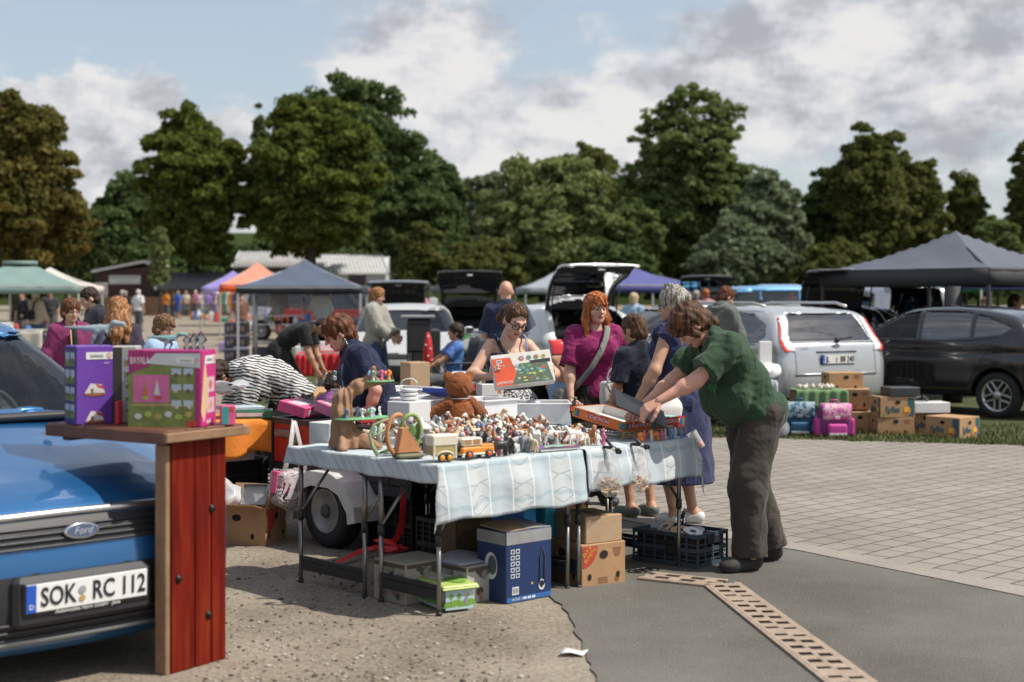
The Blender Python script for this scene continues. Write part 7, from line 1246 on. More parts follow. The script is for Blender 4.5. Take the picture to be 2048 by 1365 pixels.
tag(MB().tube([T(1.0,1.42,ZR+.25)+Vector((.05*math.cos(a),0,.02+.035*abs(math.sin(a))))for a in[k*math.pi/8 for k in range(9)]],.004,6).build('wire_handle',whitep),'white wire handle standing on the pile of dishes','handle')
carton('carton','off-white box beside the foot of the toy tree','box',T(.30,1.26,.70),TH+.1,(.20,.17,.16),M('carton_offwhite',(.60,.59,.56),.6));carton('carton','low white box in the middle behind the animals','box',T(1.25,1.36,ZR),TH,(.16,.12,.07),whitep)
def pr_pink(t,fr,w_,d_,h_):
 m=MB();[m.quad(fr['t'],w_*.3,d_*.5,k,(w_*(-.3+.3*k),0))for k in range(3)];m.quad(fr['f'],w_*.6,h_*.5,1);m.disc(fr['f'],h_*.2,h_*.2,2,(w_*.3,0),.001);m.build('print',[M('print_palepink',(.66,.40,.46),.5),M('print_rosewhite',(.62,.52,.54),.5),M('print_dark',(.06,.03,.06),.5)],t)
pinkm=M('box_pink',(.58,.07,.20),.5)
carton('toy_box','pink toy box lying tilted on the left end of the trailer','toy box',T(1.02,2.58,ZR+.03),TH+.5,(.30,.20,.07),pinkm,'pink toy boxes',pr_pink).rotation_euler[0]=.25;carton('toy_box','pink and white toy box leaning on the other pink box','toy box',T(1.16,2.36,ZR+.03),TH+.3,(.28,.18,.07),M('box_pinkwhite',(.56,.18,.30),.5),'pink toy boxes',pr_pink).rotation_euler[0]=.3
for k,(u,v,c_,lb)in enumerate([(1.12,2.0,(.62,.16,.05),'orange flat folder lying across the trailer edge'),(1.10,1.86,(.5,.04,.04),'red flat folder below the orange one on the trailer'),(1.25,1.70,(.68,.30,.06),'yellow-orange flat folder behind the toy tree'),(1.08,1.62,(.48,.05,.12),'dark pink folder behind the toy tree'),(1.02,1.52,(.10,.30,.45),'light blue folder under the toy tree platform')]):tag(MB().box((0,0,.012+.012*(k%2)),(.30,.21,.022),0,0,.003).build('folder',M('folder_%d'%k,c_,.5),None,T(u,v,ZR),TH+.3*(k-2)),lb,'folder','folders on the trailer')
tag(MB().box((0,0,.02),(.26,.18,.03),0,0,.004,Matrix.Rotation(.2,4,'Y')).build('folder',M('folder_blue',(.03,.06,.30),.4),None,T(1.52,1.70,ZR+.16),TH+.4),'dark blue folder lying on the milky bin behind the toys','folder','folders on the trailer')
carton('carton','orange carton standing behind the blue folder','box',T(1.95,1.95,ZR),TH+.2,(.16,.12,.17),M('carton_orange',(.65,.24,.02),.5));carton('carton','white upright box with barcode right of the teddy bear','box',T(1.98,1.75,ZR),TH-.35,(.16,.10,.22),whitep,None,lambda t,fr,w_,d_,h_:(lambda m:([m.quad(fr['f'],.005,.07,0,(-.05+.012*k,0))for k in range(8)],m.quad(fr['f'],.025,.025,1,(.05,.06)),m.build('print',[ink_,inkor],t)))(MB()))
carton('carton','plain wide brown carton behind the teddy bear','box',T(2.25,2.35,.55),TH-.7,(.5,.3,.3),cardp)
for k,(u,v,c_)in enumerate([(1.80,1.62,(.38,.42,.50)),(1.84,1.56,(.55,.60,.45))]):tag(MB().ell((0,0,.06),(.06,.06,.06),16).build('ball',M('ball_%d'%k,c_,.5,var=.25),None,T(u,v,ZR)),['bluish soft ball behind the teddy bear\'s arm','pale green soft ball beside the teddy bear\'s arm'][k],'ball')
pos=P(918,838,8.75);pos.z=.745;t=thing('teddy_bear','rust-brown plush teddy bear sitting with its back turned on the stall','teddy bear',pos,R(208));fur=M('plush',(.27,.075,.014),.95,var=.3,vs=28,bump=1.,bs=180,sheen=.15);furd=M('plush_dark',(.16,.045,.012),.95,var=.2,bump=.6,bs=150)
f_=lambda k:(lambda p,d:d+folds(p,160,.0022)+folds(p,420,.0012,(1,1,1),3))
soft('body',[('e',(0,0,.10),(.095,.08,.115)),('c',(.05,-.03,.04),(.075,-.13,.035),.05,.042),('c',(-.05,-.03,.04),(-.075,-.13,.035),.05,.042)],.04,.006,fur,t,post=f_(0));soft('head',[('e',(0,-.0,.275),(.085,.082,.085)),('e',(0,-.07,.255),(.045,.045,.038)),('e',(.075,.0,.335),(.03,.014,.03)),('e',(-.075,.0,.335),(.03,.014,.03))],.015,.006,fur,t,post=f_(1))
for sg in(1,-1):soft('arm',[('c',(sg*.075,.01,.17),(sg*.17,-.05,.10),.038,.036),('e',(sg*.185,-.06,.09),(.038,.034,.036))],.03,.006,fur,t,post=f_(2));MB().ell((sg*.205,-.07,.085),(.016,.026,.026),10).build('paw_pad',furd,t)
MB().tube([(.07*math.cos(a),.065*math.sin(a),.20)for a in[k*math.pi/10 for k in range(21)]],.004,6).build('neck_ribbon',M('thread_grey',(.4,.35,.33),.7),t);[MB().ell((sg*.03,-.078,.295),.009,10).build('eye',blk,t)for sg in(1,-1)];MB().ell((0,-.112,.262),(.014,.01,.010),10).build('nose',blk,t)
gt,gk=GLA;A=Matrix.Translation(gt.location)@Matrix.Rotation(gt.rotation_euler[2],4,'Z');hl,hr_=A@Vector(gk['arms'][0][2]),A@Vector(gk['arms'][1][2]);c_=(hl+hr_)/2+Vector((.01,-.085,.045));t=thing('game_box','large white and red board game box held open to read by the woman with glasses','game box',c_,gt.rotation_euler[2]-.06);t.rotation_euler=(R(-24),R(-6),t.rotation_euler[2])
w_,h_,d_=.40,.225,.062;MB().box((0,0,0),(w_,d_,h_),0,0,.003).build('carton',M('box_offwhite',(.62,.59,.54),.5,var=.05),t);X=face((0,-d_/2-.0015,0),0);Xt=face((0,0,h_/2+.0015),0,'top');m=MB()
m.poly(X,[(-.195,-.108),(-.05,-.108),(-.04,-.05),(-.075,.085),(-.195,.085)],0);m.poly(X,[(-.085,-.105),(.19,-.105),(.165,.035),(-.02,.035)],1,.0006);r=random.Random(8)
for k in range(46):x,y=r.uniform(-.05,.155),r.uniform(-.095,.025);m.disc(X,r.uniform(.006,.02),r.uniform(.004,.011),2+r.randrange(6),(x,y),.001+.00003*k,8)
for k in range(4):m.disc(X,.018,.016,(3,4,2,5)[k],(.0+.05*k,.07),.001,14);m.disc(X,.010,.009,(6,7,3,2)[k],(.0+.05*k,.07),.0015,10)
m.poly(X,[(.06,.028),(.19,.028),(.19,.052),(.05,.048)],8,.0012);m.quad(X,.035,.024,9,(-.15,.062),.001);[m.quad(X,.002,.018,8,(-.163+.004*k,.062),.0015)for k in range(7)];[m.disc(X,.008,.006,(3,6,4)[k],(-.155+.03*k,.03),.001,8)for k in range(4)if k<3]
[m.disc(Xt,r.uniform(.008,.022),.010,(0,9,4,6,9)[k%5],(r.uniform(-.17,.17),r.uniform(-.015,.015)),.0006+.0001*k,10)for k in range(12)];m.build('print',[M('game_tomato',(.62,.075,.02),.45),M('map_green',(.07,.12,.07),.5),M('map_leaf',(.14,.24,.08),.5),M('map_red',(.42,.08,.06),.5),M('map_teal',(.10,.28,.26),.5),M('map_yellow',(.5,.42,.14),.5),M('map_sky',(.25,.36,.40),.5),M('map_brown',(.18,.12,.07),.5),ink_,whitep],t);text('LABYRINTH',.026,whitep,X@Matrix.Translation((-.135,-.088,.0012)),t,sx=.8)
rt,rk=RED;A=Matrix.Translation(rt.location)@Matrix.Rotation(rt.rotation_euler[2],4,'Z');C=lambda x,y,z:A@Vector(rk['ch']+rk['Rc']@A3(x,y,z))
t=thing('shoulder_bag','olive grey shoulder bag with wide strap across the magenta T-shirt','bag',A@Vector((-.265,-.02,.78)),rt.rotation_euler[2]);B_=Matrix.Translation(t.location).inverted()if False else t.matrix_basis.inverted();oliv=cloth('bag_olive',(.20,.21,.185),.08)
ribbon('strap',oliv,[B_@p for p in(C(.075,.11,.16),C(.085,.02,.175),C(.075,-.09,.145),C(.05,-.155,.08),C(.0,-.205,-.02),C(-.07,-.20,-.14),C(-.15,-.155,-.25),C(-.225,-.06,-.36))],.042,t,[(0,.6,1),(0,0,1),(0,-.7,.7),(0,-1,.4),(0,-1,.1),(-.2,-1,0),(-.5,-.8,0),(-1,-.4,0)]);soft('bag_body',[('b',(0,0,0),(.045,.12,.10),.03)],.01,.008,oliv,t,post=lambda p,d:d+folds(p,50,.005));MB().box((-.048,0,.035),(.006,.22,.012),0,0,.002).build('zip',dkgrey,t)
hw_=A@Vector(rk['arms'][1][2]);t=thing('bottle','small dark bottle with red label in the red-haired woman\'s hand','bottle',hw_+Vector((.01,-.10,-.055)),0);t.rotation_euler=(-.3,.35,0);MB().lathe([(.001,-.055),(.021,-.053),(.022,.02),(.010,.045),(.010,.062),(.001,.063)],16).build('flask',M('bottle_dark',(.05,.02,.02),.15,coat=1),t);MB().lathe([(.0225,-.045),(.0225,-.01)],16,cap=False).build('bottle_label',inkred,t);MB().lathe([(.012,.05),(.012,.07),(.001,.071)],12).build('cap',M('cap_green',(.14,.18,.10),.5),t)
t=thing('tote_bag','white tote bag with looping white cord between the red-haired woman and the boy','bag',P(1228,806,10.35),.1);soft('bag_body',[('b',(0,0,0),(.10,.05,.16),.03)],.01,.009,M('tote_white',(.60,.58,.55),.8,var=.06),t,post=lambda p,d:d+folds(p,35,.008));MB().tube([(.06*math.cos(a)+.0,-.05,.12+.05*k+.09*math.sin(a))for k in range(2)for a in[i*.5 for i in range(13)]],.0055,6).build('cord',whitep,t)
t=thing('handbag','white half-moon handbag on a chain beside the grey-haired woman','bag',P(1332,815,9.25),TH-.3);soft('bag_body',[('e',(0,0,0),(.12,.04,.085)),('b',(0,0,-.03),(.11,.035,.05),.03)],.03,.007,M('bag_white',(.66,.63,.59),.45),t);MB().tube([(.105*math.cos(a),-.02,.07*math.sin(a)-.0)for a in[.3+k*.25 for k in range(11)]],.003,6).build('piping',whitep,t)
MB().tube([(.09,-.01,.06),(.13,-.01,.14),(.16,0,.25)],.007,6).build('strap',whitep,t);MB().lathe([(.010,-.012),(.010,.012)],10,0,Matrix.Translation((.115,-.012,.11))).build('clasp',M('clasp_steel',(.5,.5,.5),.25,.9),t)
t=thing('drink_cup','clear cup of red drink held low behind the man in green','cup',P(1393,880,9.4),0);t.rotation_euler=(0,-.6,0);MB().lathe([(.027,-.06),(.036,.06)],18,cap=False).build('cup',milky('cup_clear',(.6,.58,.56),.5),t);MB().lathe([(.001,-.058),(.026,-.058),(.029,-.02),(.001,-.02)],18).build('drink',M('drink_red',(.6,.04,.03),.2),t)
wt_,wk=WOM
t=thing('folding_table','small folding table with orange cloth and game boxes, left of the trailer','table',P(505,845,9.35)*1-Vector((0,0,P(505,845,9.35).z))+Vector((-.26,.26,0)),TH);MB().box((0,0,.735),(.66,.52,.022),0,0,.004).build('table_top',dkgrey,t)
orc=M('cloth_orange',(.66,.20,.02),.85,var=.1,bump=.3,bs=30)
for x in(-.3,.3):
 for y in(-.23,.23):m=MB();m.tube([(x,y,0),(x,y,.34)],.0115,8,0);m.tube([(x,y,.32),(x,y,.72)],.0145,8,1);m.build('leg',[tube_,tubed],t)
o=MB().sheet(36,30,lambda a,b:(lambda u,v:(min(max(u,-.34),.34)+(.02 if u>.34 else-.02 if u<-.34 else 0)*math.sin(v*20),min(max(v,-.27),.27)+(.02*math.sin(u*22)-.015 if v<-.27 else 0),.752-max(0,abs(u)-.34)-max(0,-.27-v)+.02*math.sin(u*15)*(v<-.4)))(-.52+1.04*a,-.50+.77*b)).build('tablecloth',orc,None,t.location,TH,solid=.003);tag(o,'orange cloth hanging over the small left table','tablecloth')
to=Vector(t.location);bx_=lambda x,y,z:to+Matrix.Rotation(TH,3,'Z')@Vector((x,y,z))
carton('game_box','flat green game box lying on the orange cloth','game box',bx_(.14,-.14,.757),TH-.6,(.30,.20,.05),M('box_green',(.035,.15,.075),.5),None,pr_pink);carton('game_box','flat pale blue game box on top of the green one','game box',bx_(.10,-.08,.81),TH-.4,(.30,.20,.02),M('box_paleblue',(.42,.48,.55),.5));bin_('shallow clear bin with round lids on the left table',-.4,2.84,.832,.30,.22,.07,-.35,None,[pale[1],M('bit_mint',(.3,.45,.38),.5),M('bit_rust',(.4,.15,.08),.5)])
m=MB();[m.sheet(9,7,lambda a,b,k=k:(-.16+.3*a+.03*k,-.12+.24*b-.05*k,.03+.03*k+.025*math.sin(7*a+k)*math.sin(6*b+2*k)))for k in range(3)];tag(m.build('plastic_film',milky('film',(.55,.56,.58),.45),None,bx_(-.02,.02,.90),.3,solid=.001),'crumpled clear plastic film on the left table below the curly head','film')
def pr_fruit(t,fr,w_,d_,h_):MB().poly(fr['r'],[(-d_*.45,h_*.47),(d_*.1,h_*.47),(-d_*.05,h_*.1),(-d_*.38,-h_*.35)],0,.001).build('print',inkred,t);m=MB();[m.quad(fr['f'],.09-.006*(k%3),.004,0,(.03 if k<7 else-.09,h_*(.42-.05*k)if k<7 else h_*(-.08-.05*(k-7))))for k in range(13)];m.build('print',inkred,t)
cn=G(531,1093);rz_=R(-16);t=carton('banana_box','brown fruit carton with red print at the left, next to the trailer wheel','box',cn+Matrix.Rotation(rz_,3,'Z')@Vector((-.2,.15,0)),rz_,(.40,.30,.232),card,'fruit cartons',banana(None,extra=pr_fruit),'open');fc=Vector(t.location)
soft('plastic_bag',[('e',(-.08,0,.0),(.12,.10,.06)),('c',(-.08,0,0),(-.17,.0,.16),.08,.03)],.05,.01,milky('bag_white_film',(.62,.62,.63),.3),None,post=lambda p,d:d+folds(p,45,.012),loc=fc+Vector((-.03,-.02,.27)));tag(COL.objects[-1],'white plastic bag bulging out of the left fruit carton','bag')
t=thing('tray','grey metal tray propped in the left fruit carton','tray',fc+Vector((.06,-.06,.30)),-.1);t.rotation_euler=(R(58),0,-.1);MB().box((0,0,0),(.16,.14,.006),0,0,.002).build('tray_floor',M('tray_grey',(.30,.29,.28),.4,.3),t);m=MB();[m.box(p,d)for p,d in(((0,-.07,.01),(.16,.004,.024)),((0,.07,.01),(.16,.004,.024)),((-.08,0,.01),(.004,.14,.024)),((.08,0,.01),(.004,.14,.024)))];m.build('tray_rim',MATS['tray_grey'],t)
hp=P(590,845,9.05);t=thing('carrier_bag','translucent carrier bag with a pink box inside, hanging from the trailer corner','bag',hp,TH);fbag=prims([('b',(-.05,0,-.40),(.11,.07,.10),.04),('e',(-.02,0,-.50),(.08,.05,.06))],.06)
v_,q_2=isosurf(lambda p:np.abs(fbag(p)+folds(p,40,.008))-.004,(-.22,-.14,-.60),(.14,.14,-.26),.008);link('bag_film',arrmesh('bag_film',v_,q_2),t,mats=milky('carrier_film',(.66,.62,.62),.45));ribbon('handle',MATS['carrier_film'],[(-.12,-.05,-.31),(-.06,-.03,-.18),(-.01,0,0),(.0,.02,.01)],.035,t,(0,-1,.1));ribbon('handle',MATS['carrier_film'],[(.05,-.05,-.31),(.03,-.03,-.18),(.0,0,0),(.0,.02,.01)],.03,t,(0,-1,.1));m=MB();m.box((-.06,-.01,-.38),(.15,.06,.14),0,0,.004,Matrix.Rotation(.1,4,'Y'));m.box((-.03,0,-.49),(.10,.05,.06),.3,1,.01);m.build('contents',[pinkm,M('bit_sand',(.4,.3,.18),.6)],t)
crate('black crate on the ground under the orange table',bx_(.1,.1,0),TH,.5,.36,.26,bcr);crate('second black crate standing on the one under the orange table',bx_(.1,.1,.265),TH+.05,.5,.36,.2,bcr)
soft('plastic_bag',[('e',(0,0,0),(.09,.07,.12)),('c',(0,0,.05),(.06,0,.16),.05,.02)],.04,.009,milky('bag_silver_film',(.35,.35,.34),.3),None,post=lambda p,d:d+folds(p,60,.012),loc=bx_(.38,-.18,.44));tag(COL.objects[-1],'clear bag of metal bits hanging beside the orange table leg','bag')
carton('carton','white carton deep in the shade below the orange table','box',bx_(.02,-.05,.47),TH,(.3,.2,.22),M('carton_offwhite',(.60,.59,.56),.6))
e0,e1=G(345,1350),G(455,1318);ar=math.atan2(e1.y-e0.y,e1.x-e0.x);wdt=(e1-e0).length;t=thing('wooden_stand','red-brown plank stand with shelf over the bonnet of the blue car','stand',(e0+e1)/2+Vector((-math.sin(ar),math.cos(ar),0))*.03,ar)
redw=M('red_wood',(.19,.016,.009),.6,var=.4,vs=5,coat=0.,spec=.12);nt=redw.node_tree;b=nt.nodes['Principled BSDF'];tcn=nn(nt,'ShaderNodeTexCoord');mpn=nn(nt,'ShaderNodeMapping');mpn.inputs['Scale'].default_value=(30,30,2.2);nt.links.new(tcn.outputs['Object'],mpn.inputs[0]);nzn=nn(nt,'ShaderNodeTexNoise',Scale=1.,Detail=6.);nt.links.new(mpn.outputs[0],nzn.inputs['Vector']);rr_=ramp(nt,[(.28,(.065,.006,.003)),(.5,(.15,.010,.004)),(.72,(.21,.028,.008))],nzn.outputs['Fac']);nt.links.new(rr_.outputs[0],b.inputs['Base Color'])
edgew=M('worn_wood',(.25,.145,.08),.75,var=.35,vs=7);brw=M('brown_wood',(.13,.05,.025),.5,var=.35,vs=6)
for k,(a,c)in enumerate(((-.5,-.08),(-.08,.22),(.22,.5))):MB().box(((a+c)/2*wdt,0,.49),((c-a)*wdt-.004,.05,.98),0,0,.005).build('plank',redw,t)
MB().box((-wdt/2-.016,.012,.475),(.026,.066,.95),0,0,.004).build('edge_strip',edgew,t);MB().box((wdt/2+.012,.03,.52),(.02,.06,.86),0,0,.004).build('edge_strip',brw,t)
for x,z in((.07,.66),(-.12,.39),(.05,.21)):m=MB();m.ell((x,-.028,z),(.0135,.012,.0135),12);m.lathe([(.018,0),(.016,.006)],14,0,Matrix.Translation((x,-.025,z))@Matrix.Rotation(R(90),4,'X'));m.build('bolt',M('bolt_dark',(.03,.025,.022),.4,.7),t)
SZ=1.012;x0_,x1_,y0_,y1_=-.215,.235,-.055,.68
for k in range(4):w_=(x1_-x0_)/4;MB().box((x0_+w_*(k+.5),(y0_+y1_)/2,SZ-.013),(w_-.004,y1_-y0_,.026),0,0,.004).build('shelf_board',brw,t)
MB().box((x0_-.008,(y0_+y1_)/2,SZ-.03),(.02,y1_-y0_+.01,.05),0,0,.003).build('shelf_edge',brw,t);MB().box(((x0_+x1_)/2,y0_-.012,SZ-.028),(x1_-x0_+.03,.022,.04),0,0,.004).build('cross_batten',edgew,t);MB().box(((x0_+x1_)/2,y1_-.08,SZ-.05),(x1_-x0_-.05,.05,.05),0,0,.004).build('cross_batten',brw,t)
def onshelf(px,d,z=SZ):return Vector(((px-CX)*d/F,d,z))
pur=M('box_purple',(.13,.045,.32),.45,var=.06);pudk=M('box_indigo',(.045,.04,.17),.45,var=.08)
def label_logo(t,X,w_,s=1.):
 m=MB();m.quad(X,w_,w_*.26,0,(0,0),.0008);m.disc(X,w_*.10,w_*.10,1,(w_*.37,0),.0014);m.disc(X,w_*.07,w_*.07,0,(w_*.37,0),.0018);m.build('label',[whitep,inkred],t);text('Schleich',w_*.155,M('ink_grey',(.25,.25,.27),.6),X@Matrix.Translation((-w_*.10,0,.002)),t);text('S',w_*.14,inkred,X@Matrix.Translation((w_*.37,0,.002)),t)
photo=[M('photo_grass',(.16,.20,.05),.5,var=.4,vs=25),M('photo_sky',(.38,.45,.55),.5),M('photo_horse',(.14,.08,.05),.5),M('photo_cream',(.5,.45,.35),.5)]
def pics(m,X,w_,h_,cols,rows,c=(0,0),gap=.12,seed=0,base=0):
 r=random.Random(seed)
 for i in range(cols):
  for j in range(rows):
   cx_,cy_=c[0]+(i-(cols-1)/2)*w_/cols,c[1]+(j-(rows-1)/2)*h_/rows;a,b_=w_/cols*(1-gap),h_/rows*(1-gap);m.quad(X,a,b_,base,(cx_,cy_),.0006);m.quad(X,a*.92,b_*.45,base+1,(cx_,cy_+b_*.22),.001);m.disc(X,a*.2,b_*.16,base+2+r.randrange(2),(cx_+r.uniform(-.1,.1)*a,cy_-b_*.05),.0014,10);m.quad(X,a*.08,b_*.25,base+2,(cx_-a*.05,cy_-b_*.2),.0014)
def pr_purple(t,fr,w_,d_,h_):
 m=MB();m.quad(fr['l'],d_*.97,h_*.97,4);pics(m,fr['l'],d_*.9,h_*.88,2,4,(0,0),.16,1);m.build('print',photo+[pudk],t);label_logo(t,fr['f']@Matrix.Translation((w_*.12,h_*.37,0)),w_*.72);text('42351',h_*.03,whitep,fr['f']@Matrix.Translation((w_*.32,h_*.275,.001)),t)
 for cy_,s in((-.05,1.),(-.40,.9)):
  m=MB()
  m.disc(fr['f'],.05*s,.012*s,1,(0,h_*cy_-.02),.0008);m.poly(fr['f'],[(-.045*s,h_*cy_-.018),(.045*s,h_*cy_-.018),(.03*s,h_*cy_+.018),(-.02*s,h_*cy_+.024)],0,.0012);m.poly(fr['f'],[(.0,h_*cy_+.022),(.034*s,h_*cy_+.012),(.045*s,h_*cy_-.005),(.015,h_*cy_+.005)],2,.0016);m.quad(fr['f'],.012,.018,3,(-.012,h_*cy_-.008),.0016)
  m.build('print',[M('photo_white',(.6,.58,.56),.5),inkbr,inkred,M('photo_brown',(.2,.1,.06),.5)],t)
carton('toy_box','tall purple toy box with white logo label, leftmost on the red wooden stand','toy box',onshelf(178,6.2),R(38),(.165,.13,.34),pur,'toy boxes on the wooden stand',pr_purple)
carton('toy_box','narrow grey-white toy box between the purple and the pink-green box','toy box',onshelf(252,6.27),R(4),(.115,.12,.335),M('box_palegrey',(.40,.39,.36),.5,var=.05),'toy boxes on the wooden stand',lambda t,fr,w_,d_,h_:(lambda m:(m.quad(fr['f'],w_*.45,h_*.97,3,(-w_*.27,0)),pics(m,fr['f']@Matrix.Translation((w_*.2,0,0)),w_*.4,h_*.8,1,5,(0,0),.4,5),m.build('print',photo[:3]+[M('box_dark_strip',(.05,.045,.04),.6)],t)))(MB()))  # dark strip covers the left part of the front face
mag=M('box_magenta',(.34,.02,.14),.45,var=.05)
def pr_bay(t,fr,w_,d_,h_):
 X=fr['f'];m=MB();m.poly(X,[(-w_*.5,-h_*.5),(w_*.36,-h_*.5),(w_*.42,-h_*.42),(w_*.42,h_*.3),(-w_*.1,h_*.34),(-w_*.5,h_*.18)],0,.0006);m.poly(X,[(-w_*.5,h_*.5),(-w_*.28,h_*.5),(-w_*.5,h_*.3)],3,.001);m.poly(X,[(-w_*.25,h_*.33),(w_*.5,h_*.27),(w_*.5,h_*.46),(-w_*.12,h_*.46)],6,.0009);m.quad(X,w_*.5,h_*.36,4,(-w_*.18,h_*.0),.0012)
 m.poly(X,[(-w_*.30,-h_*.10),(-w_*.26,h_*.12),(-w_*.22,-h_*.10)],7,.0018);m.poly(X,[(-w_*.14,-h_*.08),(-w_*.10,h_*.13),(-w_*.06,-h_*.08)],6,.0018);m.disc(X,.016,.007,2,(-w_*.26,-h_*.12),.002);m.disc(X,.016,.007,8,(-w_*.08,-h_*.12),.002);m.quad(X,w_*.7,h_*.02,5,(-w_*.1,-h_*.21),.0014);[m.disc(X,.016,.012,(6,2,5)[k%3],(-w_*.36+w_*.14*k,-h_*.36+.01*(k%2)),.0014+.0002*k)for k in range(6)];m.quad(X,.05,.025,8,(w_*.38,-h_*.45),.001)
 m.build('print',[photo[0],photo[1],M('photo_lime',(.28,.40,.06),.5),M('box_magenta',(.34,.02,.14),.45),M('photo_pink',(.52,.12,.28),.5),M('photo_gold',(.40,.28,.10),.5),M('photo_pale',(.52,.54,.55),.5),M('photo_rust',(.4,.14,.05),.5),inkred],t);m=MB();pics(m,X@Matrix.Translation((w_*.25,0,.0006)),w_*.33,h_*.62,2,3,(0,-h_*.02),.14,9);m.build('print',photo,t);text('BAYALA',h_*.13,whitep,X@Matrix.Translation((-w_*.34,h_*.36,.0016)),t,sx=.55);label_logo(t,X@Matrix.Translation((w_*.33,h_*.37,.001)),w_*.32)
 X=fr['r'];m=MB();m.quad(X,d_*.98,h_*.98,0);m.poly(X,[(-d_*.5,-h_*.3),(-d_*.25,h_*.42),(0,-h_*.1),(-d_*.3,-h_*.45)],1,.0006);[m.quad(X,d_*.5,h_*.2,2,(d_*.12,h_*(.04-.27*k)),.001)for k in range(2)];[m.disc(X,d_*.12,h_*.06,3+k,(d_*.12,h_*(.04-.27*k)),.0016)for k in range(2)];m.build('print',[M('box_hotpink',(.50,.02,.18),.45),M('photo_flame',(.62,.42,.22),.5),M('photo_palepink',(.6,.42,.45),.5),M('photo_coral',(.5,.15,.12),.5),M('photo_peach',(.55,.3,.2),.5)],t);label_logo(t,X@Matrix.Translation((d_*.1,h_*.37,.0006)),d_*.68);text('bayala',h_*.075,whitep,X@Matrix.Translation((0,-h_*.44,.001)),t)
carton('toy_box','large toy box with green meadow front and hot pink side on the red wooden stand','toy box',onshelf(345,6.10),R(-6),(.315,.20,.325),mag,'toy boxes on the wooden stand',pr_bay)
carton('toy_box','small pink and teal toy box at the right end of the red wooden stand','toy box',onshelf(455,6.12),R(20),(.06,.05,.085),pinkm,'toy boxes on the wooden stand',lambda t,fr,w_,d_,h_:(lambda m:(m.quad(fr['f'],w_*.5,h_*.9,0,(-w_*.22,0)),m.quad(fr['f'],w_*.3,h_*.2,1,(w_*.25,h_*.3)),m.build('print',[M('ink_tealbox',(.04,.25,.25),.5),inkred],t)))(MB()));carton('toy_box','thin bright red box wedged behind the purple toy box','toy box',onshelf(238,6.16),0,(.018,.06,.10),M('box_brightred',(.6,.02,.05),.5),'toy boxes on the wooden stand')
def dino(label,pos,rz,sc,col):
 t=thing('toy_dinosaur',label,'toy dinosaur',pos,rz,'toy dinosaurs on the boxes');ps=[('e',(0,0,.075),(.045,.02,.024)),('c',(-.035,0,.078),(-.17,0,.085),.017,.003),('c',(.035,0,.082),(.07,0,.105),.014,.010),('c',(.07,0,.105),(.112,0,.10),.015,.009),('c',(.112,0,.1),(.118,0,.085),.006,.004),('c',(.03,.012,.07),(.045,.016,.052),.005,.003),('c',(.03,-.012,.07),(.045,-.016,.052),.005,.003),('c',(-.01,.014,.065),(.01,.018,.035),.013,.008),('c',(.01,.018,.035),(-.005,.018,.004),.007,.006),('c',(-.01,-.014,.065),(-.025,-.018,.035),.013,.008),('c',(-.025,-.018,.035),(-.035,-.018,.004),.007,.006)]
 soft('body',[tuple(np.asarray(x)*sc if isinstance(x,tuple)else x*sc if not isinstance(x,str)else x for x in q)for q in ps],.012*sc,.005,col,t);return t
dn=M('dino_teal',(.26,.33,.35),.55,var=.3,vs=20)
dino('blue-grey toy dinosaur with long tail standing on the purple toy box',onshelf(200,6.2,SZ+.34),R(-3),.92,dn);dino('small teal toy dinosaur with red mouth on the pink-green toy box',onshelf(340,6.14,SZ+.325),R(4),.62,M('dino_green',(.17,.33,.32),.5,var=.3,vs=30))
t=thing('glass_ornament','cluster of clear glass ornaments on the large toy box','ornament',onshelf(388,6.12,SZ+.325),0);[MB().lathe([(.012,0),(.018,.01),(.006,.02),(.02+.004*k,.04),(.001,.06+.01*k)],12,0,Matrix.Translation((.03*k-.03,0,0))).build('glass_piece',glassy('ornament_glass',(.75,.8,.85)),t)for k in range(3)]
polew=M('pole_pale',(.55,.55,.55),.4,.4,var=.05);polek=M('pole_dark',(.03,.03,.035),.5,var=.05)
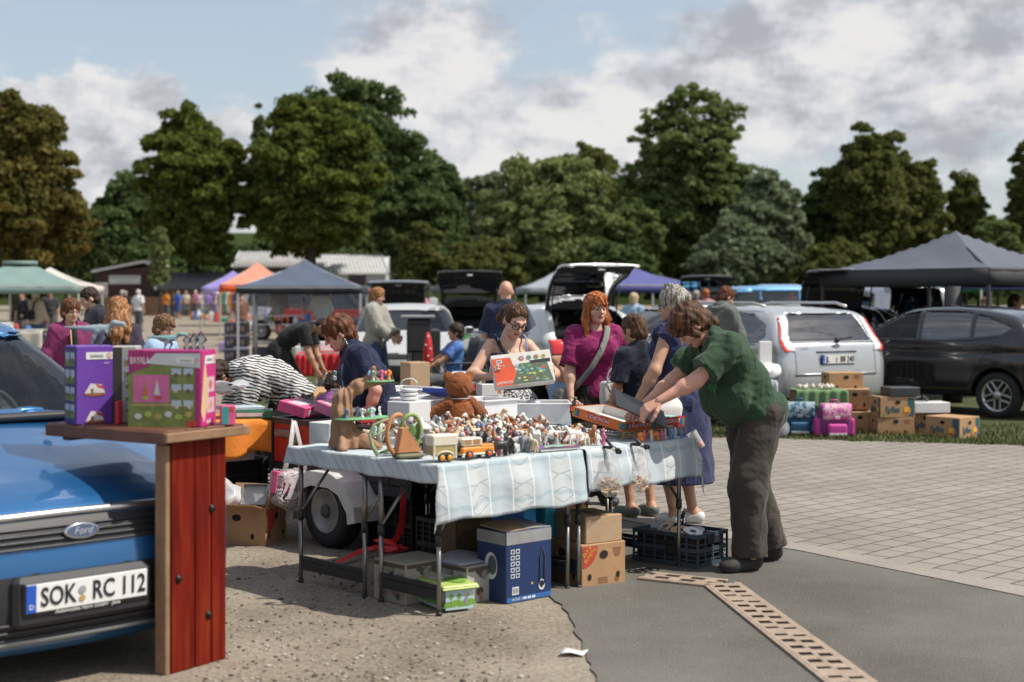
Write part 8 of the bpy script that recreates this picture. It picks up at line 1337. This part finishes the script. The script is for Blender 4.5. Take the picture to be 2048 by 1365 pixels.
def canopy(label,px,d,rz,w_,eave,peak,col,val=.24,pole=None,top=0.,dk=None,legs=True,cat='canopy'):
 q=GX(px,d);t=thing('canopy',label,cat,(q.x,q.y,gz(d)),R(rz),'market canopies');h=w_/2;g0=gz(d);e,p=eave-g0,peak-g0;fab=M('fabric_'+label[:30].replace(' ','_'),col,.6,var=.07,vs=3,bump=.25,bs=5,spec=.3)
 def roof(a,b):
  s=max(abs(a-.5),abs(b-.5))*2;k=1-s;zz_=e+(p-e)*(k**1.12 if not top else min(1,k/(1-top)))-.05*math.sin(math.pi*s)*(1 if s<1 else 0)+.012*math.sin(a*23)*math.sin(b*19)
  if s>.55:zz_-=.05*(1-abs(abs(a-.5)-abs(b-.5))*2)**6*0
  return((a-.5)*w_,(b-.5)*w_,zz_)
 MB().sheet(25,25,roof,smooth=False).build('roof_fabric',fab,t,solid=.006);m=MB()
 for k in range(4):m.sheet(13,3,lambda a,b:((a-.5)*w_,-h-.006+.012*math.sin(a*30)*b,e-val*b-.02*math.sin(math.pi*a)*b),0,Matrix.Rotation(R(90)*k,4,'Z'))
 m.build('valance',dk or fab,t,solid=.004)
 if top:MB().sheet(2,2,lambda a,b:((a-.5)*w_*.3,(b-.5)*w_*.3,p+.10)).sheet(2,2,lambda a,b:((a-.5)*w_*.3,-w_*.15,p+.10-.1*b)).sheet(2,2,lambda a,b:(w_*.15,(a-.5)*w_*.3,p+.10-.1*b)).sheet(2,2,lambda a,b:(-w_*.15,(a-.5)*w_*.3,p+.10-.1*b)).build('vent_cap',fab,t,solid=.006)
 if legs:
  for x in(-1,1):
   for y in(-1,1):MB().box((x*(h-.03),y*(h-.03),e/2),(.05,.05,e),0,0,.004).build('pole',pole or polew,t)
  m=MB();[m.bar(a,b,.025)for a,b in(((-h,-h,e-.03),(h,-h,e-.03)),((-h,h,e-.03),(h,h,e-.03)),((-h,-h,e-.03),(0,0,p-.1)),((h,-h,e-.03),(0,0,p-.1)))];m.build('frame',pole or polew,t)
 return t
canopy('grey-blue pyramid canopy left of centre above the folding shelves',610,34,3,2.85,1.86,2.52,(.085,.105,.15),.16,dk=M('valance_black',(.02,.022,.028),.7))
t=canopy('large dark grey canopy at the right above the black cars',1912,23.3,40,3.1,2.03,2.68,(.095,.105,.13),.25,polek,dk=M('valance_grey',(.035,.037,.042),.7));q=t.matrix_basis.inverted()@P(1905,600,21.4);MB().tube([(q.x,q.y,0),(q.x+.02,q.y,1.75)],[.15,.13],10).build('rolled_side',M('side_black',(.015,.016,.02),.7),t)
canopy('grey-green canopy with flat vent cap at the left edge',40,37,22,2.75,1.92,2.45,(.17,.25,.23),.2,None,.3);canopy('off-white canopy behind the grey-green one',100,44,10,2.9,1.98,2.55,(.55,.50,.44),.2)
canopy('lavender canopy far down the path',466,70,10,2.9,2.15,2.98,(.24,.19,.46),.3);canopy('salmon canopy with orange border left of the grey-blue one',514,56,12,2.9,2.15,3.02,(.62,.24,.16),.3,dk=M('valance_orange',(.68,.10,.02),.7));canopy('small pale grey canopy behind the open tailgates',1108,60,8,2.9,2.05,2.72,(.26,.28,.31),.25)
canopy('royal blue canopy behind the raised silver tailgate',1258,40,20,2.9,1.98,2.5,(.085,.09,.25),.22);canopy('tiny grey-blue canopy peak far behind the black tailgate',905,96,0,2.9,2.4,3.3,(.25,.26,.3),.3);canopy('green canopy behind the silver van at the right',1830,38,4,3.,2.0,2.5,(.06,.33,.13),.24);canopy('blue canopy beyond the dark grey one at the right edge',2022,37,6,3.,2.02,2.5,(.10,.13,.34),.2)
GOOD=[M('good_'+n,c,.6)for n,c in(('red',(.5,.05,.04)),('orange',(.66,.22,.04)),('white',(.62,.62,.6)),('blue',(.06,.15,.42)),('green',(.08,.25,.09)),('pink',(.55,.2,.28)),('black',(.03,.03,.03)),('tan',(.42,.28,.16)),('lilac',(.3,.25,.45)),('teal',(.05,.3,.33)))]
GN=['red','orange','white','blue','green','pink','black','tan','lilac','teal']
def goods(px0,px1,d,z,n,where,seed,sz=(.12,.3),cols=None,dd=.4):
 r=random.Random(seed)
 for k in range(n):
  px=px0+(px1-px0)*(k+.5)/n;c=(cols or list(range(10)))[r.randrange(len(cols or GN))];dk=d+r.uniform(-dd,dd)*.5;s=r.uniform(*sz);q=P(px,600,dk);m=MB();kd=r.randrange(4)
  if kd==0:m.box((0,0,s*.35),(s,s*.7,s*.7),r.random(),0,.01);nm='box'
  elif kd==1:m.lathe([(s*.2,0),(s*.3,s*.3),(s*.26,s*.6),(s*.12,s*.8),(s*.15,s*.9)],12);nm='vase'
  elif kd==2:m.lathe([(s*.3,0),(s*.42,s*.4),(s*.40,s*.42),(s*.2,s*.1)],12);nm='bowl'
  else:m.box((0,0,s*.5),(s*.6,s*.25,s),r.random(),0,.02);m.box((0,0,s*1.05),(s*.2,s*.2,s*.12));nm='canister'
  tag(m.build(nm,GOOD[c],None,(q.x,q.y,z)),f'{GN[c]} {nm} {where}',nm,f'{GN[c]} {nm} goods {where}')
def stall(label,px0,px1,d,z,col,drop=.5,depth=.7,rz=0.):
 a,b=GX(px0,d),GX(px1,d);g0=gz(d);t=thing('market_table',label,'table',((a.x+b.x)/2,d,g0),R(rz),'market tables farther back');w_=(b.x-a.x);MB().box((0,0,z-.015),(w_,depth,.03)).build('table_top',polew,t);m=MB();[m.tube([(x*w_*.45,y*depth*.42,0),(x*w_*.45,y*depth*.42,z-.02)],.015,6)for x in(-1,1)for y in(-1,1)];m.build('legs',polew,t)
 if col:MB().sheet(24,12,lambda u,v:((u-.5)*w_*1.04,(-depth/2-.012+.015*math.sin(u*25))if v<.6 else-depth/2+(v-.6)/.4*depth,z+.004-(max(0,.6-v)/.6)*drop)).build('cloth',M('stall_%d_%d'%(px0,d),col,.85,var=.08),t,solid=.004)
 return t
stall('small table with bright red cloth, left of the other red one',598,640,21.5,.75,(.50,.02,.025),.34);stall('small table with bright red cloth behind the navy T-shirt',645,706,22,.75,(.52,.025,.03),.36);goods(600,705,22,.76,9,'on the red-clothed tables',3,(.1,.22),[2,2,3,7,2])
stall('long pale table under the grey-green canopy',-30,92,35,.78,(.50,.47,.40),.5);goods(-5,60,35,.79,6,'on the pale table under the grey-green canopy',5,(.14,.3),[0,2,7,6,3])
carton('plastic_crate','bright blue tub below the pale table at the left','crate',GX(25,33.5),0,(.36,.3,.22),GOOD[3]);carton('carton','orange carton beside the blue tub at the left','box',GX(34,32.5),.2,(.3,.3,.3),GOOD[7])
stall('table with pale cloth between the beige-jacketed man and the purple jacket',98,160,33,.76,None);goods(100,158,33,.77,6,'on the bare table behind the purple jacket',8,(.12,.28),[7,6,2,4])
for k,(py,lb)in enumerate(((720,'bottom dark storage drawer of the tower beside the canopy post'),(692,'middle storage drawer of the tower beside the canopy post'),(665,'top storage drawer of the tower beside the canopy post'))):
 t=thing('plastic_tub',lb,'tub',GX(474,35)+Vector((0,0,.33*k+.02)),0,'storage drawers');MB().box((0,0,.15),(.55,.42,.29),0,0,.02).build('drawer',M('drawer_smoke',(.08,.08,.10),.25,var=.4,vs=7),t);MB().box((0,-.215,.285),(.58,.03,.03),0,0,.006).build('drawer_rim',M('drawer_white',(.55,.55,.57),.4),t);m=MB();[m.box((-.18+.09*i,-.213,.12+.03*(i%2)),(.07,.006,.12),0,i%3)for i in range(5)];m.build('contents',[GOOD[8],GOOD[7],GOOD[6]],t)
carton('plastic_tub','dark see-through storage box on the ground under the grey-blue canopy','tub',GX(524,34),0,(.42,.35,.4),M('drawer_smoke',(.08,.08,.10),.25))
t=thing('rack','chrome display shelving under the grey-blue canopy','shelf',GX(560,33.4),.1);m=MB();[m.tube([(x,y,0),(x,y,1.6)],.016,6)for x in(-.55,0,.55)for y in(-.2,.2)];m.build('post',polew,t);m=MB();[m.box((0,0,z),(1.15,.44,.025))for z in(.55,.95,1.15)];m.build('shelf',polew,t);goods(535,590,33.4,.97,4,'on the chrome shelving',9,(.1,.2),[2,2,6])
stall('grey folding table at the right under the grey-blue canopy',575,668,33,.95,None);goods(580,700,32.2,.0,8,'on the ground under the grey-blue canopy',12,(.2,.5),[2,2,1,6,7]);goods(585,660,33,.97,6,'on the grey table under the grey-blue canopy',14,(.12,.26),[2,2,3,0])
def garment(label,px,d,z,w_,h_,col,rz=0):
 q=P(px,600,d);t=soft('garment',[('c',(-w_*.3,0,0),(w_*.3,0,0),.05,.05),('e',(0,0,-h_*.45),(w_*.42,.07,h_*.5)),('c',(-w_*.35,0,-.02),(-w_*.5,0,-h_*.5),.05,.05),('c',(w_*.35,0,-.02),(w_*.5,0,-h_*.5),.05,.05)],.05,.03,M('garment_%d_%d'%(px,d),col,.85,var=.12),None,post=lambda p,d_:d_+folds(p,24,.02,(1,1,.3)),loc=(q.x,q.y,z),rz=rz);return tag(t,label,'garment','hanging clothes')
garment('white blouse hanging at the right under the grey-blue canopy',642,33.5,1.62,.5,.62,(.62,.62,.60));garment('pale patterned clothes hanging in the middle under the grey-blue canopy',556,34.8,1.66,.45,.5,(.4,.36,.36))
t=thing('clothes_rack','metal clothes rail under the lavender and salmon canopies','clothes rail',GX(452,62),.1);m=MB();m.tube([(-1.1,0,0),(-1.1,0,1.65),(1.1,0,1.65),(1.1,0,0)],.02,6);m.build('rail',polew,t)
for k,(c,n)in enumerate([((.25,.18,.45),'violet'),((.6,.55,.5),'cream'),((.6,.2,.1),'coral'),((.1,.3,.15),'green'),((.62,.62,.62),'white'),((.65,.25,.05),'orange'),((.08,.09,.2),'navy'),((.5,.12,.2),'rose')]):garment(n+' garment on the clothes rail under the lavender canopy',430+7*k,62,1.62+gz(62),.34,.9,c,.9)
goods(420,470,78,gz(78)+.0,8,'on the path below the lavender canopy',22,(.3,.7));stall('orange-clothed table below the salmon canopy',462,500,45,.85,(.68,.13,.02),.7);goods(462,500,45,.95,5,'on the orange-clothed table',24,(.15,.35),[2,1,5]);goods(446,480,40,.1,4,'in front of the orange-clothed table',26,(.25,.5),[2,8,9,6]);goods(382,425,84,gz(84),7,'beside the far clothes stall',28,(.3,.7));goods(530,600,47,gz(47)+.7,8,'in the stall behind the grey-blue canopy',30,(.3,.6));goods(840,870,45,1.15,4,'behind the dark brown car',31,(.3,.5),[2,4,5])
carton('cardboard_box','large plain carton behind the navy T-shirt','box',GX(830,16)+Vector((0,0,.42)),R(28),(.24,.28,.43),cardp);carton('cardboard_box','wide low carton under the large plain one','box',GX(832,16),R(24),(.42,.36,.415),cardp,None,None,False);carton('cardboard_box','open carton with packing paper by the red-clothed tables','box',GX(650,15.4)+Vector((0,0,.32)),R(30),(.36,.3,.18),card,None,None,True);tag(MB().box((0,0,.16),(.5,.4,.316),0,0,.02).build('pouffe',GOOD[8],None,GX(650,15.4),.4),'lilac padded stool under the open carton','stool')
def fchair(label,px,d,rz,col):
 t=thing('folding_chair',label,'chair',GX(px,d),R(rz),'folding chairs');m=MB();m.sheet(6,6,lambda a,b:((a-.5)*.5,(b-.5)*.46,.44-.03*math.sin(math.pi*a))).build('seat',col,t,solid=.012);MB().sheet(6,6,lambda a,b:((a-.5)*.5,.24+.12*b,.5+.5*b-0)).build('backrest',col,t,solid=.012)
 for x in(-.26,.26):
  for a,b in(((x,-.28,0),(x,.30,.62)),((x,.30,0),(x,-.22,.62))):MB().tube([a,b],.013,6).build('leg',polek,t)
  MB().box((x,0,.64),(.05,.5,.025),0,0,.008).build('armrest',polek,t)
 return t
fchair('black folding chair under the seated person in blue',903,20.6,-72,polek);fchair('empty grey folding chair beside the black car with raised tailgate',955,21.5,-30,M('chair_grey',(.16,.15,.16),.8))
stall('low folding table with rumpled white cloth beside the seated person',905,962,18.5,.60,(.58,.60,.62),.14,.5)
t=thing('parasol','closed red parasol with white dots standing by the black car','parasol',GX(856,20.5),0);m=MB();m.lathe([(.05,.60),(.075,.66),(.07,.85),(.045,1.0),(.015,1.08)],14);m.build('fabric',M('dotted_red',(.5,.02,.02),.7),t);m=MB();[m.ell((.07*math.cos(a),-.07*abs(math.sin(a)),z),.014,8)for a,z in((.6,.68),(1.5,.74),(2.4,.66),(1.,.84),(2.,.9),(1.5,1.02))];m.build('dots',whitep,t);MB().tube([(0,0,0),(0,0,.6)],.02,8).build('pole',polek,t)
t=thing('traffic_cone','slim orange cone behind the empty grey chair','cone',GX(952,23),0);MB().lathe([(.16,0),(.16,.03),(.09,.04),(.03,.75)],14).build('cone',GOOD[0],t)
t=thing('grill','black barrel grill and shelves standing between the white and black cars','grill',GX(838,21.2),.1);MB().box((0,0,1.02),(.36,.4,.5),0,0,.03).build('cabinet',blk,t);MB().box((-.02,0,1.30),(.5,.45,.04),0,0,.01).build('shelf',M('shelf_grey',(.35,.35,.36),.4,.4),t);[MB().tube([(x,y,0),(x,y,.8)],.02,6).build('leg',blk,t)for x in(-.16,.16)for y in(-.16,.16)];MB().lathe([(.12,.3),(.2,.34),(.2,.55),(.12,.6)],14).build('pot',blk,t)
tag(MB().box((0,0,.55),(.45,.3,1.1),0,0,.03).build('speaker_case',blk,None,GX(850,22.0),.2),'tall black case beside the grill','case');goods(815,875,21.5,.0,5,'on the grass by the grill',41,(.2,.45),[6,6,2]);goods(1250,1275,20.5,.62,3,'in the open boot of the silver-white hatchback',43,(.12,.25),[7,2,1]);goods(1135,1160,15.2,.0,3,'on the ground behind the red-haired woman',44,(.2,.4),[7,2,6]);goods(900,990,27.6,.78,4,'in the boot of the black car',45,(.15,.3),[2,2,4,9])
fl=[carton('banana_box',lb,'box',GX(px,d),R(rz),(.42,.34,.24),card,'fruit cartons',banana(None))for lb,px,d,rz in(('brown fruit carton on the ground behind the woman with glasses',1082,13.2,10),('brown fruit carton on the ground left of the folding chair',790,17.6,25))]
def bb(label,px,py,d,rz,word=None,size=(.40,.30,.235),z=0.,mat=card,op=False):q=P(px,py,d);return carton('banana_box',label,'box',(q.x,q.y,z),R(rz),size,mat,'fruit cartons by the silver estate',banana(word),op)
bb('fruit carton printed Fyffes, on the ground in front of the black hatchback, right end',1905,0,16.1,40,'Fyffes',(.40,.44,.235));bb('fruit carton half hidden between the Fyffes carton and the white box',1838,0,16.7,14,'Fyffes');bb('lower fruit carton of the stack under the black case',1783,0,16.5,4,None,(.43,.30,.19));bb('upper fruit carton printed Fyffes in the stack under the black case',1785,0,16.5,8,'Fyffes',(.42,.30,.24),.195);bb('fruit carton on the ground beside the pink school bag',1716,0,16.8,-4);bb('tilted fruit carton on top of the one beside the pink school bag',1708,0,16.9,-10,None,(.36,.30,.235),.26);bb('open fruit carton leaning on the silver bumper behind the green cloth',1684,0,17.1,6,None,(.42,.3,.22),.46)
carton('suitcase','flat black case lying on the upper Fyffes carton','case',P(1800,600,16.5)*1-Vector((0,0,P(1800,600,16.5).z-.44)),R(8),(.36,.3,.10),M('case_dark',(.03,.035,.038),.45));carton('white_box','long white box lying across the half-hidden fruit carton','box',GX(1856,16.6)+Vector((0,0,.24)),R(6),(.42,.28,.12),whitep);tag(MB().sheet(12,10,lambda a,b:(-.3+.5*a,-.2+.35*b,.02+.42*(1-abs(a-.55)*1.2)*(.5+.5*b)+.03*math.sin(9*a+4*b))).build('tarp',M('tarp_black',(.03,.032,.026),.5),None,GX(1755,17.0),.1,solid=.006),'crumpled black tarpaulin heaped behind the stack with the black case','tarpaulin');tag(MB().tube([(-.12,0,0),(.0,0,.02),(.12,.03,.0),(.02,-.05,.03)],.025,8).build('camera_strap',blk,None,GX(1838,16.6)+Vector((0,0,.385)),.2),'black strap coiled on the long white box','strap')
t=thing('display_table','low table under a green cloth with sea shells on top','table',GX(1634,16.7),R(4));MB().sheet(26,14,lambda u,v:((u-.5)*.60*(1+.03*(v<.5)),(-.2-.02+.012*math.sin(u*31))if v<.55 else-.2+(v-.55)/.45*.42,.50-(max(0,.55-v)/.55)*.2)).build('cloth',M('cloth_sage',(.13,.22,.10),.9,var=.1,bump=.3),t,solid=.005);MB().box((0,.0,.24),(.56,.38,.48)).build('base',carddk,t)
r=random.Random(6)
for k in range(16):tag(MB().lathe([(.001,0),(.03,.005),(.035,.02),(.012,.045),(.004,.06)],8,0,Matrix.Rotation(r.uniform(.3,1.3),4,'X')).build('sea_shell',M('shell',(.55,.48,.40),.5,var=.3,vs=30),None,GX(1634,16.7)+Vector((r.uniform(-.22,.22),r.uniform(-.17,.1),.515)),r.random()*6),'pale sea shell in the heap on the green cloth','shell','sea shells on the green cloth')
def satchel(label,px,d,rz,c1,c2,c3,flapm):
 t=thing('school_bag',label,'school bag',GX(px,d),R(rz),'school bags');ma,mb_,mc=M(label[:9]+'_a',c1,.6,var=.12,vs=20),M(label[:9]+'_b',c2,.6,var=.15,vs=20),M(label[:9]+'_c',c3,.4)
 soft('bag_body',[('b',(0,0,.19),(.17,.10,.18),.05)],.01,.012,ma,t,post=lambda p,d_:d_+folds(p,18,.005));MB().sheet(12,8,lambda a,b:((a-.5)*(.34-.03*b),-.112-.012*math.sin(math.pi*b),.37-.16*b)if b>.15 else((a-.5)*.34,-.03-.55*b,.385-.06*b)).build('flap',flapm,t,solid=.012);soft('front_pocket',[('b',(0,-.125,.09),(.11,.035,.075),.03)],.01,.010,mb_,t)
 for x in(-.19,.19):soft('side_pocket',[('b',(x,.0,.12),(.035,.07,.10),.025)],.01,.012,mb_,t)
 MB().box((0,-.163,.05),(.2,.006,.025),0,0,.002).build('reflector',M('reflector',(.6,.6,.58),.3),t);MB().box((0,-.128,.235),(.06,.012,.035),0,0,.006).build('buckle',mc,t);MB().tube([(-.05,.02,.37),(-.04,.02,.42),(.04,.02,.42),(.05,.02,.37)],.010,6).build('handle',mb_,t)
 for x in(-.1,.1):MB().tube([(x,.11,.34),(x*1.1,.19,.25),(x*1.2,.16,.08)],.018,6,flat=2).build('shoulder_strap',mb_,t)
patp=patched('flap_pink',(.52,.10,.30),(.62,.36,.42),16.);patb=patched('flap_blue',(.03,.12,.20),(.30,.38,.40),22.)
satchel('pink and purple school bag standing on the grass beside the blue one',1668,16.0,4,(.16,.02,.14),(.48,.04,.26),(.6,.4,.5),patp);satchel('dark blue school bag with patterned flap standing on the grass',1598,16.25,-6,(.015,.06,.14),(.02,.10,.19),(.3,.3,.3),patb)
soft('plastic_bag',[('e',(0,0,.10),(.14,.10,.10)),('c',(0,0,.12),(.08,0,.24),.06,.03)],.05,.014,milky('bag_grey_film',(.26,.26,.28),.25),None,post=lambda p,d:d+folds(p,40,.015),loc=GX(1553,15.9));tag(COL.objects[-1],'grey plastic bag on the grass left of the blue school bag','bag');tag(soft('cloth_bundle',[('e',(0,0,.12),(.18,.14,.12)),('e',(.05,0,.22),(.1,.1,.08))],.05,.016,GOOD[3],None,post=lambda p,d:d+folds(p,30,.018),loc=GX(1572,17.0)),'blue cloth bundle behind the school bags','bundle')
stall('small table behind the man in green, by the silver estate',1500,1548,16.4,.62,(.42,.44,.5),.3,.4);soft('pillow',[('e',(0,0,.09),(.17,.13,.09))],.02,.014,whitep,None,post=lambda p,d:d+folds(p,30,.018),loc=P(1532,600,16.4)-Vector((0,0,HC-.63)));tag(COL.objects[-1],'crumpled white pillow on the small table behind the man','pillow');tag(MB().box((0,0,.14),(.15,.05,.28),0,0,.006).build('notepad',whitep,None,P(1530,600,16.45)-Vector((0,0,HC-.79)),.2),'white upright pad on the pillow behind the man','pad')
m=MB();[m.box((-.25+.17*i,0,.03+.05*k),(.16,.13,.046),0,(i+k)%2,.003)for i in range(4)for k in range(5)];t=stall('low table with stacked clear boxes behind the blue car',-60,118,9.9,.62,None,.1,.5);
for i in range(4):
 for k in range(5):tag(MB().box((0,0,.022),(.155,.13,.043),0,0,.004).build('clear_box',milky('case_clear2',(.5,.52,.52),.3),None,GX(18+26*i,9.9)+Vector((0,0,.625+.046*k))),f"{['bottom', 'second', 'third', 'fourth', 'top'][k]} clear plastic box of the {['far left', 'left', 'right', 'far right'][i]} pile behind the blue car",'box','piles of clear boxes')
t=thing('shoulder_bag','black shoulder bag on the back of the beige-jacketed man','bag',OLD[0].location,OLD[0].rotation_euler[2]);k_=OLD[1];c=k_['wa']+A3(.03,.26,-.02);soft('bag_body',[('b',tuple(c),(.21,.08,.12),.04)],.02,.02,black_cloth,t);ribbon('strap',black_cloth,[tuple(c+A3(-.17,0,.05)),tuple(k_['ch']+A3(-.12,.17,.12)),tuple(k_['shs'][1]+A3(.02,.0,.10))],.06,t,(0,1,.2));MB().disc(face(tuple(c+A3(.1,.085,-.02)),0,'+y'),.05,.05,0).build('badge',M('badge_pale',(.5,.3,.25),.6),t)
